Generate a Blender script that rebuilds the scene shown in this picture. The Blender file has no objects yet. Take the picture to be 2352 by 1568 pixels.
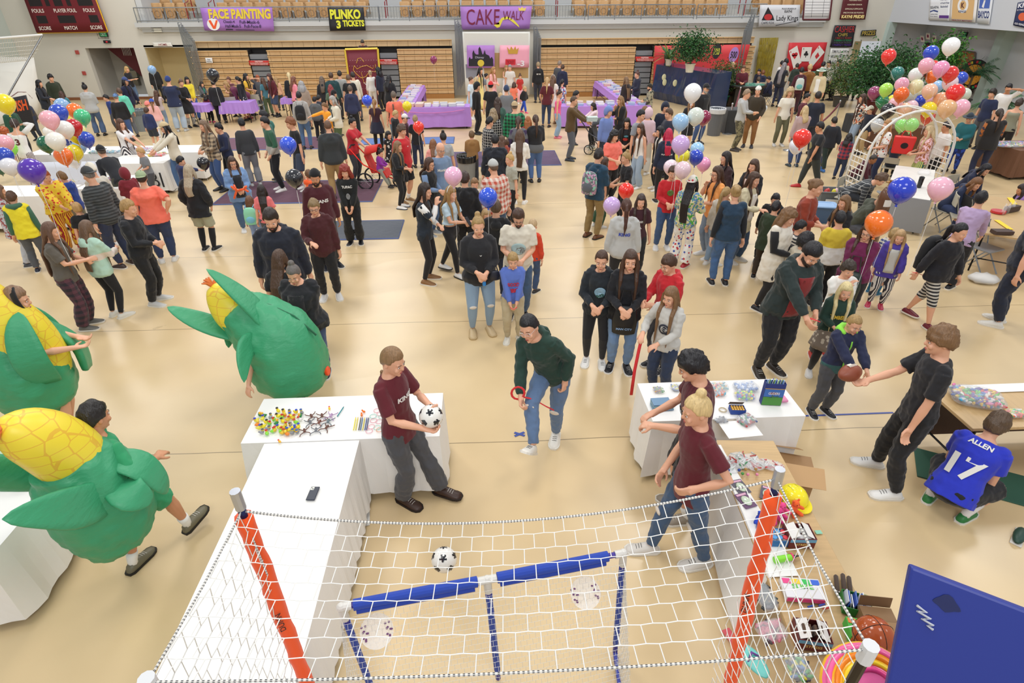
import bpy, math, random
from mathutils import Vector, Matrix, noise
random.seed(7)
S=bpy.context.scene; COL=S.collection
R=math.radians
# ---------------------------------------------------------------- camera
TH,YAW,ROLL,F=R(31.3),R(2.8),R(0.29),1323.0
fw=Vector((math.sin(YAW)*math.cos(TH),math.cos(YAW)*math.cos(TH),-math.sin(TH)))
rt=fw.cross(Vector((0,0,1))).normalized(); up=rt.cross(fw)
rt,up=(math.cos(ROLL)*rt-math.sin(ROLL)*up, math.sin(ROLL)*rt+math.cos(ROLL)*up)
CAM=Vector((0,0,4.35))
cd=bpy.data.cameras.new('camera'); cam=bpy.data.objects.new('camera',cd); COL.objects.link(cam)
m=Matrix((rt,up,-fw)).transposed().to_4x4(); m.translation=CAM; cam.matrix_world=m
cd.sensor_width=36; cd.lens=36*F/2352; cd.clip_start=.05; cd.clip_end=200
S.camera=cam
# ---------------------------------------------------------------- world, lights, exposure
S.view_settings.view_transform='Standard'; S.view_settings.look='None'
S.view_settings.exposure=0.28; S.view_settings.gamma=1.0; S.view_settings.use_curve_mapping=False
w=bpy.data.worlds.new('gym light'); S.world=w; w.use_nodes=True
w.node_tree.nodes['Background'].inputs[0].default_value=(.93,.96,1,1)
w.node_tree.nodes['Background'].inputs[1].default_value=.42
def area(x,y,z,sx,sy,p,c=(1,.97,.93),aim=None):
    l=bpy.data.lights.new('gym_lamp','AREA'); l.shape='RECTANGLE'; l.size=sx; l.size_y=sy; l.energy=p; l.color=c
    o=bpy.data.objects.new('gym_lamp',l); COL.objects.link(o); o.location=(x,y,z)
    if aim: o.rotation_euler=(Vector(aim)-Vector((x,y,z))).to_track_quat('-Z','Y').to_euler()
for gx in (-14,-5,5,14):
    for gy,e_ in ((2,90),(11,225),(19,260),(27,260)): area(gx,gy,9.5,2.2,2.2,e_)
area(-.5,4.6,8.5,2,2,120)
area(1,-4,8.0,5,2,300,(1,1,1),(1,12,0))
# ---------------------------------------------------------------- helpers
def ray(px,py): return fw*F+rt*(px-1176)-up*(py-784)
def fl(px,py,z=0.0):
    d=ray(px,py); return CAM+d*((z-CAM.z)/d.z)
def wl(px,py,Y):
    d=ray(px,py); return CAM+d*(Y/d.y)
def sw(px,py,X):
    d=ray(px,py); return CAM+d*(X/d.x)
def proj(p):
    v=Vector(p)-CAM; d=v.dot(fw); return 1176+F*v.dot(rt)/d, 784-F*v.dot(up)/d
def lin(c):
    c=c.lstrip('#'); v=[int(c[i:i+2],16)/255 for i in (0,2,4)]
    return tuple((a/12.92 if a<.04045 else ((a+.055)/1.055)**2.4) for a in v)+(1,)
CN=dict(black='1b1b20',navy='1f2742',white='e9e8e4',cream='ddd6c4',grey='8d8f92',lgrey='b9bbb9',dgrey='4a4b50',red='c4202a',maroon='5e1522',
 dmaroon='40141f',green='1f5a3e',dgreen='1c3a30',teal='2f7b7c',mint='a8d3bd',lime='8fe04a',yellow='f0dc28',orange='f5772a',salmon='f4796a',
 pink='f3b3c0',hotpink='ee4b86',purple='5a3aa8',plum='6a1648',lilac='c2a3d3',blue='2f4fc0',sky='8fb4dd',lblue='b9d3e4',denim='3f5878',
 ldenim='8aa3bd',ddenim='26344f',khaki='8d7750',tan='b89b70',beige='cbbf9f',brown='6b4226',dbrown='3a241a',olive='4d4a38',rust='8f3722',
 gold='d8b43a',royal='2846b8',blond='d9bd86',dblond='a98a58',lbrown='7d5c3c',hbrown='4a3224',hblack='17151a',hred='8a3420',cherry='c01f46',
 hgrey='9b9a98',cornyel='f3d92f',corngrn='2f9a63',slate='5f6a7a',wood='c8a878',rblue='5a74c4',fgrey='737578',peach='f7c39c',aqua='6fd9bd',steel='a9adb3')
SK=dict(l='e2ab8c',m='c98e6a',t='a86f4a',d='6b4430')
MC={}
def nodes(name):
    m=bpy.data.materials.new(name); m.use_nodes=True; nt=m.node_tree
    return m,nt,nt.nodes['Principled BSDF']
def bump(nt,b,scale,st,det=3,stretch=None):
    tc=nt.nodes.new('ShaderNodeTexCoord'); n=nt.nodes.new('ShaderNodeTexNoise'); n.inputs['Scale'].default_value=scale; n.inputs['Detail'].default_value=det
    if stretch:
        mp=nt.nodes.new('ShaderNodeMapping'); mp.inputs['Scale'].default_value=stretch
        nt.links.new(tc.outputs['Object'],mp.inputs[0]); nt.links.new(mp.outputs[0],n.inputs['Vector'])
    else: nt.links.new(tc.outputs['Object'],n.inputs['Vector'])
    bp=nt.nodes.new('ShaderNodeBump'); bp.inputs['Strength'].default_value=st; bp.inputs['Distance'].default_value=.02
    nt.links.new(n.outputs[0],bp.inputs['Height']); nt.links.new(bp.outputs[0],b.inputs['Normal'])
    return n
def mixc(nt,b,fac,c1,c2):
    mx=nt.nodes.new('ShaderNodeMix'); mx.data_type='RGBA'
    nt.links.new(fac,mx.inputs[0])
    for i,c in ((6,c1),(7,c2)):
        if isinstance(c,tuple): mx.inputs[i].default_value=c
        else: nt.links.new(c,mx.inputs[i])
    if b: nt.links.new(mx.outputs[2],b.inputs['Base Color'])
    return mx.outputs[2]
def col(c): return lin(CN.get(c,c))
def mat(tok,kind='cloth'):
    """tok: colour or pattern/colour/colour ; kind: cloth skin hair plastic gloss metal paper wood"""
    k=(tok,kind)
    if k in MC: return MC[k]
    p=tok.split('/'); m,nt,b=nodes(kind+' '+tok.replace('/',' '))
    c=col(p[-1] if len(p)==1 else p[1]); b.inputs['Base Color'].default_value=c
    b.inputs['Roughness'].default_value=dict(cloth=.85,skin=.5,hair=.45,plastic=.4,gloss=.12,metal=.3,paper=.6,wood=.4,rubber=.7,leather=.45)[kind]
    if kind=='metal': b.inputs['Metallic'].default_value=.85
    if kind=='cloth':
        bump(nt,b,7,.55,3,(1,1,.55))
        try: b.inputs['Sheen Weight'].default_value=.15
        except Exception: pass
    if kind=='skin':
        b.inputs['Subsurface Weight'].default_value=.08; b.inputs['Subsurface Radius'].default_value=(.01,.004,.002)
    if kind=='hair':
        n=bump(nt,b,60,.5,2,(1,1,.12))
        d=tuple(x*.55 for x in c[:3])+(1,)
        l=tuple(min(1,x*1.35) for x in c[:3])+(1,)
        mixc(nt,b,n.outputs[0],d,l)
    if kind=='wood':
        n=bump(nt,b,3,.05,6,(14,1.2,1))
        mixc(nt,b,n.outputs[0],tuple(x*.8 for x in c[:3])+(1,),tuple(min(1,x*1.15) for x in c[:3])+(1,))
    if len(p)>1:
        tc=nt.nodes.new('ShaderNodeTexCoord'); o=tc.outputs['Object']; c2=col(p[2]); c3=col(p[3]) if len(p)>3 and p[0] not in('split','band') else c
        def math_(op,a,v=None,v2=None):
            n=nt.nodes.new('ShaderNodeMath'); n.operation=op
            for i,x in enumerate((a,v,v2)):
                if x is None: continue
                if isinstance(x,(int,float)): n.inputs[i].default_value=x
                else: nt.links.new(x,n.inputs[i])
            return n.outputs[0]
        sp=nt.nodes.new('ShaderNodeSeparateXYZ'); nt.links.new(o,sp.inputs[0])
        def band(a,per,duty): return math_('LESS_THAN',math_('FRACT',math_('MULTIPLY',a,1/per)),duty)
        if p[0]=='plaid':
            f=math_('MULTIPLY',math_('ADD',band(sp.outputs[2],.09,.5),band(sp.outputs[0],.09,.5)),.5)
            mixc(nt,b,f,c,c2)
        elif p[0]=='grid':
            f=math_('MAXIMUM',band(sp.outputs[2],.07,.14),band(sp.outputs[0],.06,.14)); mixc(nt,b,f,c,c2)
        elif p[0]=='hstripe': mixc(nt,b,band(sp.outputs[2],.05,.5),c,c2)
        elif p[0]=='band':   # one pale band across
            z=sp.outputs[2]; f=math_('MULTIPLY',math_('GREATER_THAN',z,float(p[3])),math_('LESS_THAN',z,float(p[4]))); mixc(nt,b,f,c,c2)
        elif p[0]=='vstripe':
            at=nt.nodes.new('ShaderNodeMath'); at.operation='ARCTAN2'
            s=math_('ADD',sp.outputs[0],math_('MULTIPLY',sp.outputs[1],.7)); mixc(nt,b,band(s,.035,.5),c,c2)
        elif p[0]=='dots':
            v=nt.nodes.new('ShaderNodeTexVoronoi'); v.inputs['Scale'].default_value=16; nt.links.new(o,v.inputs['Vector'])
            f=math_('LESS_THAN',v.outputs['Distance'],.33); 
            cc=mixc(nt,None,math_('GREATER_THAN',v.outputs['Color'],.5),c2,c3 if len(p)>3 else c2)
            mixc(nt,b,f,c,cc)
        elif p[0] in('camo','floral','heather'):
            n=nt.nodes.new('ShaderNodeTexNoise'); n.inputs['Scale'].default_value={'camo':12,'floral':22,'heather':90}[p[0]]; nt.links.new(o,n.inputs['Vector'])
            g=math_('GREATER_THAN',n.outputs[0],.52) if p[0]!='heather' else n.outputs[0]
            cc=mixc(nt,b,g,c,c2)
            if len(p)>3:
                n2=nt.nodes.new('ShaderNodeTexNoise'); n2.inputs['Scale'].default_value=17; nt.links.new(o,n2.inputs['Vector'])
                mixc(nt,b,math_('GREATER_THAN',n2.outputs[0],.58),cc,c3)
        elif p[0]=='split':   # different colour above a height
            mixc(nt,b,math_('GREATER_THAN',sp.outputs[2],float(p[3])),c,c2)
        elif p[0]=='kern':
            v=nt.nodes.new('ShaderNodeTexVoronoi'); v.feature='DISTANCE_TO_EDGE'; v.inputs['Scale'].default_value=7; v.inputs['Randomness'].default_value=.35
            mp=nt.nodes.new('ShaderNodeMapping'); mp.inputs['Scale'].default_value=(1,1,1.6); nt.links.new(o,mp.inputs[0]); nt.links.new(mp.outputs[0],v.inputs['Vector'])
            mixc(nt,b,math_('LESS_THAN',v.outputs['Distance'],.035),c,c2)
        elif p[0]=='iri': # pearly two tone
            lw=nt.nodes.new('ShaderNodeTexNoise'); lw.inputs['Scale'].default_value=4; nt.links.new(o,lw.inputs['Vector']); mixc(nt,b,lw.outputs[0],c,c2)
    MC[k]=m; return m
def balloon_mat(c):
    k=('bal',c)
    if k in MC: return MC[k]
    m,nt,b=nodes('balloon '+c); b.inputs['Base Color'].default_value=col(c); b.inputs['Roughness'].default_value=.16
    b.inputs['Transmission Weight'].default_value=.0; b.inputs['Subsurface Weight'].default_value=.35; b.inputs['Subsurface Radius'].default_value=(.1,.1,.1); b.inputs['Subsurface Scale'].default_value=.5
    b.inputs['Coat Weight'].default_value=.6; b.inputs['Coat Roughness'].default_value=.08
    MC[k]=m; return m
def clear_mat():
    if 'clear' in MC: return MC['clear']
    m,nt,b=nodes('clear film'); b.inputs['Base Color'].default_value=(.95,.97,1,1); b.inputs['Roughness'].default_value=.12; b.inputs['Alpha'].default_value=.28
    bump(nt,b,25,.9,4); MC['clear']=m; return m
def tag(o,label=None,cat=None,group=None,kind=None):
    for k,v in (('label',label),('category',cat),('group',group),('kind',kind)):
        if v: o[k]=v
    return o
def empty(name,loc=(0,0,0),rz=0,label=None,cat=None,group=None):
    o=bpy.data.objects.new(name,None); COL.objects.link(o); o.location=loc; o.rotation_euler=(0,0,rz); o.empty_display_size=.1
    return tag(o,label,cat,group)
class MB:
    def __init__(s): s.v=[]; s.f=[]; s.m=[]; s.mi=0
    def add(s,vs,fs):
        n=len(s.v); s.v+= [tuple(x) for x in vs]; s.f+=[tuple(n+i for i in f) for f in fs]; s.m+=[s.mi]*len(fs); return s
    def box(s,c,d,rz=0,M_=None,tap=1):
        x,y,z=d[0]/2,d[1]/2,d[2]/2
        vs=[Vector((a*x*(tap if e>0 else 1),b_*y*(tap if e>0 else 1),e*z)) for e in(-1,1) for b_ in(-1,1) for a in(-1,1)]
        if rz: q=Matrix.Rotation(rz,3,'Z'); vs=[q@v for v in vs]
        if M_: vs=[M_@v for v in vs]
        vs=[v+Vector(c) for v in vs]
        return s.add(vs,[(0,2,3,1),(4,5,7,6),(0,1,5,4),(2,6,7,3),(0,4,6,2),(1,3,7,5)])
    def loft(s,rings,cap=True,close=True):
        n=len(rings[0]); vs=[p for r in rings for p in r]; fs=[]
        for i in range(len(rings)-1):
            for j in range(n if close else n-1):
                a=i*n+j; b=i*n+(j+1)%n; fs.append((a,b,b+n,a+n))
        if cap:
            fs.append(tuple(range(n-1,-1,-1))); k=(len(rings)-1)*n; fs.append(tuple(range(k,k+n)))
        return s.add(vs,fs)
    def tube(s,pts,rad,n=8,flat=None,cap=True,roundcap=False):
        pts=[Vector(p) for p in pts]; 
        if not hasattr(rad,'__len__'): rad=[rad]*len(pts)
        rad=[(r,r) if not hasattr(r,'__len__') else r for r in rad]
        t0=(pts[1]-pts[0]).normalized(); ref=Vector(flat) if flat else (Vector((0,1,0)) if abs(t0.z)>.5 else Vector((0,0,1)))
        P2=list(pts); R2=list(rad)
        if roundcap:
            a=(pts[0]-pts[1]).normalized(); bb=(pts[-1]-pts[-2]).normalized()
            P2=[pts[0]+a*max(rad[0])*.8]+P2+[pts[-1]+bb*max(rad[-1])*.8]; R2=[(rad[0][0]*.5,rad[0][1]*.5)]+R2+[(rad[-1][0]*.5,rad[-1][1]*.5)]
        rings=[]
        for i,p in enumerate(P2):
            t=(P2[min(i+1,len(P2)-1)]-P2[max(i-1,0)])
            if t.length<1e-9: t=t0
            t.normalize(); x=ref.cross(t)
            if x.length<1e-4: x=Vector((1,0,0)).cross(t)
            x.normalize(); y=t.cross(x)
            rings.append([p+x*(R2[i][0]*math.cos(2*math.pi*j/n))+y*(R2[i][1]*math.sin(2*math.pi*j/n)) for j in range(n)])
        return s.loft(rings,cap)
    def ell(s,c,r,n=12,m_=8,M_=None):
        c=Vector(c); r=(r,r,r) if not hasattr(r,'__len__') else r
        vs=[Vector((0,0,-r[2]))]
        for i in range(1,m_):
            a=-math.pi/2+math.pi*i/m_
            vs+=[Vector((r[0]*math.cos(a)*math.cos(2*math.pi*j/n),r[1]*math.cos(a)*math.sin(2*math.pi*j/n),r[2]*math.sin(a))) for j in range(n)]
        vs.append(Vector((0,0,r[2]))); fs=[]
        for j in range(n): fs.append((0,1+(j+1)%n,1+j))
        for i in range(m_-2):
            for j in range(n):
                a=1+i*n+j; b=1+i*n+(j+1)%n; fs.append((a,b,b+n,a+n))
        k=len(vs)-1
        for j in range(n): fs.append((k,k-n+j,k-n+(j+1)%n))
        if M_: vs=[M_@v for v in vs]
        return s.add([v+c for v in vs],fs)
    def map(s,fn): s.v=[tuple(fn(Vector(v))) for v in s.v]; return s
    def quad(s,a,b,c,d): return s.add([a,b,c,d],[(0,1,2,3)])
    def slab(s,pts,t):   # polygon pts extruded along z by t
        n=len(pts); return s.add([tuple(p) for p in pts]+[(p[0],p[1],p[2]+t) for p in pts],[tuple(range(n-1,-1,-1)),tuple(range(n,2*n))]+[(i,(i+1)%n,n+(i+1)%n,n+i) for i in range(n)])
    def build(s,name,mats,parent=None,smooth=False,vox=0,sm=3,sub=0,bev=0):
        me=bpy.data.meshes.new(name); me.from_pydata(s.v,[],s.f)
        if not isinstance(mats,(list,tuple)): mats=[mats]
        for mm in mats: me.materials.append(mm)
        if len(mats)>1: me.polygons.foreach_set('material_index',s.m)
        if smooth or vox or sub: me.polygons.foreach_set('use_smooth',[True]*len(s.f))
        me.update()
        o=bpy.data.objects.new(name,me); COL.objects.link(o)
        if parent: o.parent=parent
        if bev:
            q=o.modifiers.new('bevel','BEVEL'); q.width=bev; q.segments=2; q.limit_method='ANGLE'
        if vox:
            q=o.modifiers.new('remesh','REMESH'); q.mode='VOXEL'; q.voxel_size=vox; q.use_smooth_shade=True
            if sm: q=o.modifiers.new('smooth','SMOOTH'); q.factor=.5; q.iterations=sm
        if sub: q=o.modifiers.new('sub','SUBSURF'); q.levels=sub; q.render_levels=sub
        return o
def ring(c,a,b,n=16,yf=None):
    return [Vector((c[0]+a*math.cos(2*math.pi*j/n),c[1]+b*math.sin(2*math.pi*j/n),c[2])) for j in range(n)]
_TX={}
def text_geo(txt,bold=.0,ext=.004):
    k=(txt,bold,ext)
    if k not in _TX:
        cu=bpy.data.curves.new('txt','FONT'); cu.body=txt; cu.size=1; cu.offset=bold; cu.extrude=ext; cu.align_x='CENTER'; cu.resolution_u=3
        o=bpy.data.objects.new('txt',cu); COL.objects.link(o); bpy.context.view_layer.update()
        me=bpy.data.meshes.new_from_object(o.evaluated_get(bpy.context.evaluated_depsgraph_get()))
        _TX[k]=([v.co.copy() for v in me.vertices],[tuple(p.vertices) for p in me.polygons])
        bpy.data.objects.remove(o); bpy.data.curves.remove(cu); bpy.data.meshes.remove(me)
    return _TX[k]
def text_on(mb,txt,o,ux,uy,h,wid=None,bold=.02,ext=.003,nrm=None):
    """lay text: o centre-bottom, ux/uy unit vectors, h letter height; wid = total width to fit"""
    vs,fs=text_geo(txt,bold,ext/h if h else ext); ux=Vector(ux).normalized(); uy=Vector(uy).normalized(); n=Vector(nrm) if nrm else ux.cross(uy)
    xs=[v.x for v in vs]; W_=max(xs)-min(xs); ys=[v.y for v in vs]; Hh=max(ys)-min(ys)
    sx=wid/W_ if wid else h/.7; sy=h/Hh; cx=(max(xs)+min(xs))/2; y0=min(ys)
    return mb.add([Vector(o)+ux*((v.x-cx)*sx)+uy*((v.y-y0)*sy)+n*(v.z*h) for v in vs],fs)
# ---------------------------------------------------------------- people
# wrists: (out, forward(-y), z) * height for each side; feet (out,y)
POSE=dict(
 stand=dict(L=(.145,.0,.475),R=(.145,-.01,.475)),
 front=dict(L=(.03,-.15,.60),R=(.035,-.16,.615)),
 low=dict(L=(.03,-.13,.50),R=(.035,-.135,.50)),
 pocket=dict(L=(.115,-.075,.52),R=(.115,-.075,.52)),
 phone=dict(L=(.045,-.17,.64),R=(.02,-.21,.66)),
 hold=dict(L=(.07,-.2,.62),R=(.07,-.2,.62)),
 cross=dict(L=(-.055,-.13,.655),R=(-.05,-.155,.67)),
 one=dict(L=(.14,0,.475),R=(.05,-.2,.66)),
 onel=dict(R=(.14,0,.475),L=(.05,-.2,.66)),
 reach=dict(L=(.14,0,.48),R=(.03,-.32,.7)),
 reachl=dict(R=(.14,0,.48),L=(.03,-.32,.7)),
 give=dict(L=(.05,-.29,.62),R=(.05,-.29,.62)),
 hip=dict(L=(.115,.01,.57),R=(.115,.01,.57)),
 hip1=dict(L=(.14,0,.475),R=(.115,.02,.57)),
 chin=dict(L=(-.02,-.14,.62),R=(.015,-.125,.81)),
 point=dict(L=(.14,0,.48),R=(.12,-.32,.76)),
 head=dict(L=(.14,0,.475),R=(.07,-.1,.93)),
 headl=dict(R=(.14,0,.475),L=(.07,-.1,.93)),
 lean=dict(L=(.1,-.27,.56),R=(.1,-.27,.56),lean=38,hp=-10),
 bend=dict(L=(.08,-.24,.6),R=(.08,-.24,.6),lean=62,hp=-15),
 walk=dict(L=(.14,-.1,.5),R=(.14,.09,.5),fL=(.04,.15),fR=(.04,-.13)),
 walkf=dict(L=(.05,-.18,.62),R=(.05,-.17,.6),fL=(.04,.15),fR=(.04,-.13)),
 sit=dict(L=(.06,-.22,.5),R=(.06,-.22,.5),sit=1,lean=12,hp=10),
 sitlean=dict(L=(.08,-.26,.58),R=(.08,-.26,.6),sit=1,lean=35,hp=10),
 push=dict(L=(.08,-.27,.6),R=(.08,-.27,.6),lean=6),
)
_FT=[]
def folds(o,on,st):
    if not on: return
    if not _FT:
        t=bpy.data.textures.new('folds','CLOUDS'); t.noise_scale=.085; t.noise_depth=1; _FT.append(t)
    q=o.modifiers.new('folds','DISPLACE'); q.texture=_FT[0]; q.strength=st; q.mid_level=.5; q.texture_coords='LOCAL'
SEATED=[]
def wrap(o,g):
    q=o.modifiers.new('wrap','SHRINKWRAP'); q.target=g; q.wrap_method='NEAREST_SURFACEPOINT'; q.wrap_mode='ABOVE_SURFACE'; q.offset=.007
    q=o.modifiers.new('thick','SOLIDIFY'); q.thickness=.003; q.offset=0
def ik(a,b,la,lb,pole):
    d=b-a; L=min(d.length,(la+lb)*.999); L=max(L,abs(la-lb)*1.05+1e-4); u=d.normalized(); b=a+u*L
    x=(la*la-lb*lb+L*L)/(2*L); h=math.sqrt(max(la*la-x*x,0)); p=pole-u*pole.dot(u)
    if p.length<1e-5: p=Vector((0,1,0))-u*u.y
    return a+u*x+p.normalized()*h, b
def hand(mb,w,d,pn,h,side,fine,curl=35):
    """w wrist, d direction, pn palm normal, s toward the thumb"""
    d=d.normalized(); pn=(pn-d*pn.dot(d)).normalized(); s=d.cross(pn)*side
    hs=h*.105; q=Matrix((s,pn,d)).transposed()
    pc=w+d*hs*.26
    mb.ell(pc,(hs*.22,hs*.1,hs*.32),10,6,q)
    mb.tube([w-d*hs*.15,w+d*hs*.2],[(hs*.16,hs*.16),(hs*.2,hs*.12)],8)
    if not fine:
        k=Matrix.Rotation(R(-curl)*side,3,s); mb.ell(w+d*hs*.62+pn*hs*.12,(hs*.2,hs*.1,hs*.28),8,5,q); mb.tube([w+d*hs*.1+s*hs*.15,w+d*hs*.42+s*hs*.36+pn*hs*.1],[hs*.07,hs*.055],6,roundcap=True); return
    fr=hs*.062
    for i,(o,L) in enumerate(((.165,.40),(.055,.46),(-.055,.43),(-.16,.34))):
        b=w+d*hs*.5+s*hs*o; c1=R(curl*.6+i*4); c2=R(curl*1.5+i*5); c3=R(curl*2.2+i*5)
        f=lambda c:(d*math.cos(c)+pn*math.sin(c)+s*o*.25)
        p1=b+f(c1)*hs*L*.45; p2=p1+f(c2)*hs*L*.32; p3=p2+f(c3)*hs*L*.23
        mb.tube([b-d*hs*.1,b,p1,p2,p3],[fr*1.1,fr*1.1,fr,fr*.92,fr*.75],6,roundcap=True)
    t0=w+d*hs*.12+s*hs*.16; t1=t0+(d*.75+s*.7+pn*.35).normalized()*hs*.26; t2=t1+(d*.95+s*.15+pn*.4).normalized()*hs*.2
    mb.tube([t0-s*hs*.05,t0,t1,t2],[fr*1.4,fr*1.35,fr*1.1,fr*.85],6,roundcap=True)
HAIRDEF={'short':('s',0),'long':('l',.42),'mid':('l',.26),'bob':('l',.17),'pony':('p',.3),'bun':('b',0),'curly':('c',.25),'clong':('l',.42),'afro':('a',0),'bald':('n',0),'updo':('u',0),'braid':('r',.3),'buzz':('z',0),'hood':('h',0),'none':('n',0),'mop':('m',0)}
def person(px,py,fz,face,hair,top,bot,shoe,pose,label,sk='l',g=1.0,fem=None,**k):
    rnd=random.Random(int(px*7+py*13))
    po=dict(POSE['stand']); po.update(POSE[pose] if isinstance(pose,str) else pose)
    for kk in('lean','hy','hp','side','L','R','fL','fR'):
        if kk in k: po[kk]=k[kk]
    lean=R(po.get('lean',2)); sidel=R(po.get('side',0)); sit=po.get('sit',0); crouch=po.get('crouch',0)
    hk,hc=(hair.split(':')+['hbrown'])[:2]; tk,tc=top.split(':')[:2]; bk,bc=bot.split(':')[:2]
    if fem is None: fem=hk in('long','clong','pony','bun','bob','mid','braid','updo')
    # --- height from the foot line, or as given; the head top in the photo fixes the place
    def place(h):
        pz=(.31*h if sit==1 else sit) if sit else (.2*h if crouch else .515*h*(1 if lean<.6 else .98))
        hs=max(.205,.112*h+.046)/.225      # head scale
        hcz=h-.113*hs-.012                 # upright head centre
        T=Matrix.Translation((0,0,pz))@Matrix.Rotation(lean,4,'X')@Matrix.Rotation(sidel,4,'Y')@Matrix.Translation((0,0,-.515*h))
        nb=Vector((0,.0,.86*h)); hq=Matrix.Rotation(R(po.get('hy',0)),4,'Z')@Matrix.Rotation(-lean*.55+R(po.get('hp',8)),4,'X')
        Hm=T@Matrix.Translation(nb)@hq@Matrix.Translation(Vector((0,-.012*h,hcz))-nb)
        return pz,hs,T,Hm
    def locate(h):
        pz,hs,T,Hm=place(h); ht=Hm@Vector((0,0,.118*hs))
        be=0
        for _ in range(3):
            d=ray(px,py); t=(ht.z+k.get('z0',0)-CAM.z)/d.z; P=CAM+d*t; be=math.atan2(P.x,P.y); rz=R(face)-be
            off=Matrix.Rotation(rz,3,'Z')@Vector((ht.x,ht.y,0)); P=P-Vector((off.x,off.y,ht.z))
        return P,rz
    if fz>3:
        lo,hi=.8,2.2
        for _ in range(22):
            h=(lo+hi)/2; P,rz=locate(h)
            if proj((P.x,P.y-.03,0))[1]<fz: lo=h
            else: hi=h
        h=min(max(h,.8),2.0)
    else: h=fz
    P,rz=locate(h); 
    if sit and 'up' in k: P.z=0
    P.z=k.get('z0',0)
    D=(P-CAM).length; near=D<8.6; mid=D<15
    vb=.0068 if D<6.5 else .0085 if near else .0115 if mid else .019
    pz,hs,T,Hm=place(h)
    root=empty('person',(P.x,P.y,P.z),rz,label,'person')
    # --- joints
    J={}
    shw=.091*h*(.93 if fem else 1.03)*(1+(g-1)*.5)
    for s,n in((1,'L'),(-1,'R')):
        sh=T@Vector((s*shw,.004*h,.805*h)); o,y,z=po[n]; wt=T@Vector((s*o*h*(1+(g-1)*.5),y*h,z*h))
        if 'W'+n in po: wt=Vector(po['W'+n])
        el,wt=ik(sh,wt,.172*h,.152*h,(T.to_3x3()@Vector((s*.75,.75,-.6))))
        hip=Vector((s*.052*h*(1.1 if g>1.15 else 1),0,pz-.005*h)); fo,fy=po.get('f'+n,(.058+.012*rnd.random(),.02*(rnd.random()-.5)))[:2]
        fz_=po.get('z'+n,0)
        an=Vector((s*fo*h,fy*h+.015*h,.05*h+fz_*h))
        if sit: an=Vector((s*.06*h,-.235*h,.05*h))
        if crouch: an=Vector((s*.09*h,-.06*h,.05*h))
        kn,an=ik(hip,an,.245*h,.228*h,Vector((s*.12*(3 if crouch else 1),-1,.25)))
        J[n]=(sh,el,wt,hip,kn,an)
    def prof(ease,z0,z1,gg):
        P_=[(.455,.07,.05),(.49,.094,.064),(.53,.098,.068),(.58,.088,.062),(.63,.078,.057),(.69,.086,.062),(.74,.093,.064),(.78,.092,.058),(.81,.078,.048),(.832,.052,.04),(.85,.036,.036)]
        out=[]
        for z,a,b in P_:
            if fem: a*=1.05 if z<.56 else .9; b*=1.1 if .7<z<.77 else 1.0
            gz=gg if z<.8 else 1+(gg-1)*.4
            a=a*h*gz+ease*(1 if z<.82 else .5); b=b*h*gz*(1+(gg-1)*.3)+ease*(1 if z<.82 else .5)
            out.append((z*h,a,b,-.006*h*(gg-1)*6 if .5<z<.72 else 0))
        return [r for r in out if z0*h-1e-6<=r[0]<=z1*h+1e-6]
    def torso(mb,rings,n=16,bendlow=False):
        mb.loft([[T@p for p in ring((0,yo,z),a,b,n)] for z,a,b,yo in rings])
    # --- body, one continuous surface
    B=MB(); torso(B,prof(-.012,.45,.86,g),14)
    hq=Hm
    s_=hs; H=[(-.114,.022,-.066,-.02),(-.1,.040,-.084,-.004),(-.075,.052,-.088,.022),(-.045,.060,-.087,.058),(-.01,.067,-.083,.085),(.03,.072,-.087,.093),(.065,.068,-.078,.088),(.093,.05,-.055,.066),(.112,.02,-.022,.03)]
    rg=[]
    for z,a,yf,yb in H:
        if fem: a*=.95
        rg.append([hq@Vector((a*s_*math.cos(t),( (yf if math.sin(t)<0 else yb)*abs(math.sin(t)))*s_,z*s_)) for t in [2*math.pi*j/16 for j in range(16)]])
    B.loft(rg)
    def he(c,r,mb=B,n=8,m_=6): mb.ell(hq@(Vector(c)*s_),[x*s_ for x in r],n,m_,hq.to_3x3())
    he((0,-.094,-.022),(.012,.018,.02)); he((0,-.086,.0),(.009,.014,.03)); he((0,-.084,-.068),(.02,.012,.012)); he((0,-.078,-.1),(.018,.014,.012))
    for s in(1,-1): he((s*.072,.008,-.008),(.009,.018,.028)); he((s*.034,-.072,-.034),(.025,.018,.024)); he((s*.03,-.076,.02),(.02,.01,.008))
    nb=T@Vector((0,.006*h,.815*h)); nt=hq@Vector((0,.02*s_,-.06*s_)); B.tube([nb,nb.lerp(nt,.5),nt],[.036*h,.031*h*(.9 if fem else 1.05),.032*h],12)
    for n,s in(('L',1),('R',-1)):
        sh,el,wt,hip,kn,an=J[n]; q=1+(g-1)*.6
        B.ell(sh-Vector((s*.014*h,0,.006*h)),.026*h*q,10,6)
        B.tube([sh,sh.lerp(el,.5),el,el.lerp(wt,.35),wt],[.026*h*q,.025*h*q,.021*h*q,.0225*h*q,.0145*h],10)
        d=(wt-el).normalized()
        pn=Vector((-s*.8,0,0))+T.to_3x3()@Vector((0,.4,.2)) if d.z<-.5 else Vector((-s*.35,.55,-.2)) if pose in('front','phone','low','cross') else Vector((-s*.3,0,-.9)) if pose not in('give','hold') else Vector((0,.1,1))
        if 'palm' in k: pn=Vector(k['palm'])
        hand(B,wt,d,pn,h,s,mid,k.get('curl',30))
        B.ell(hip,(.055*h*q,.06*h*q,.06*h*q),10,6)
        B.tube([hip,hip.lerp(kn,.5),kn,kn.lerp(an,.3),kn.lerp(an,.7),an],[.05*h*q,.044*h*q,.031*h*q,.034*h*q,.024*h,.019*h],10)
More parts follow.
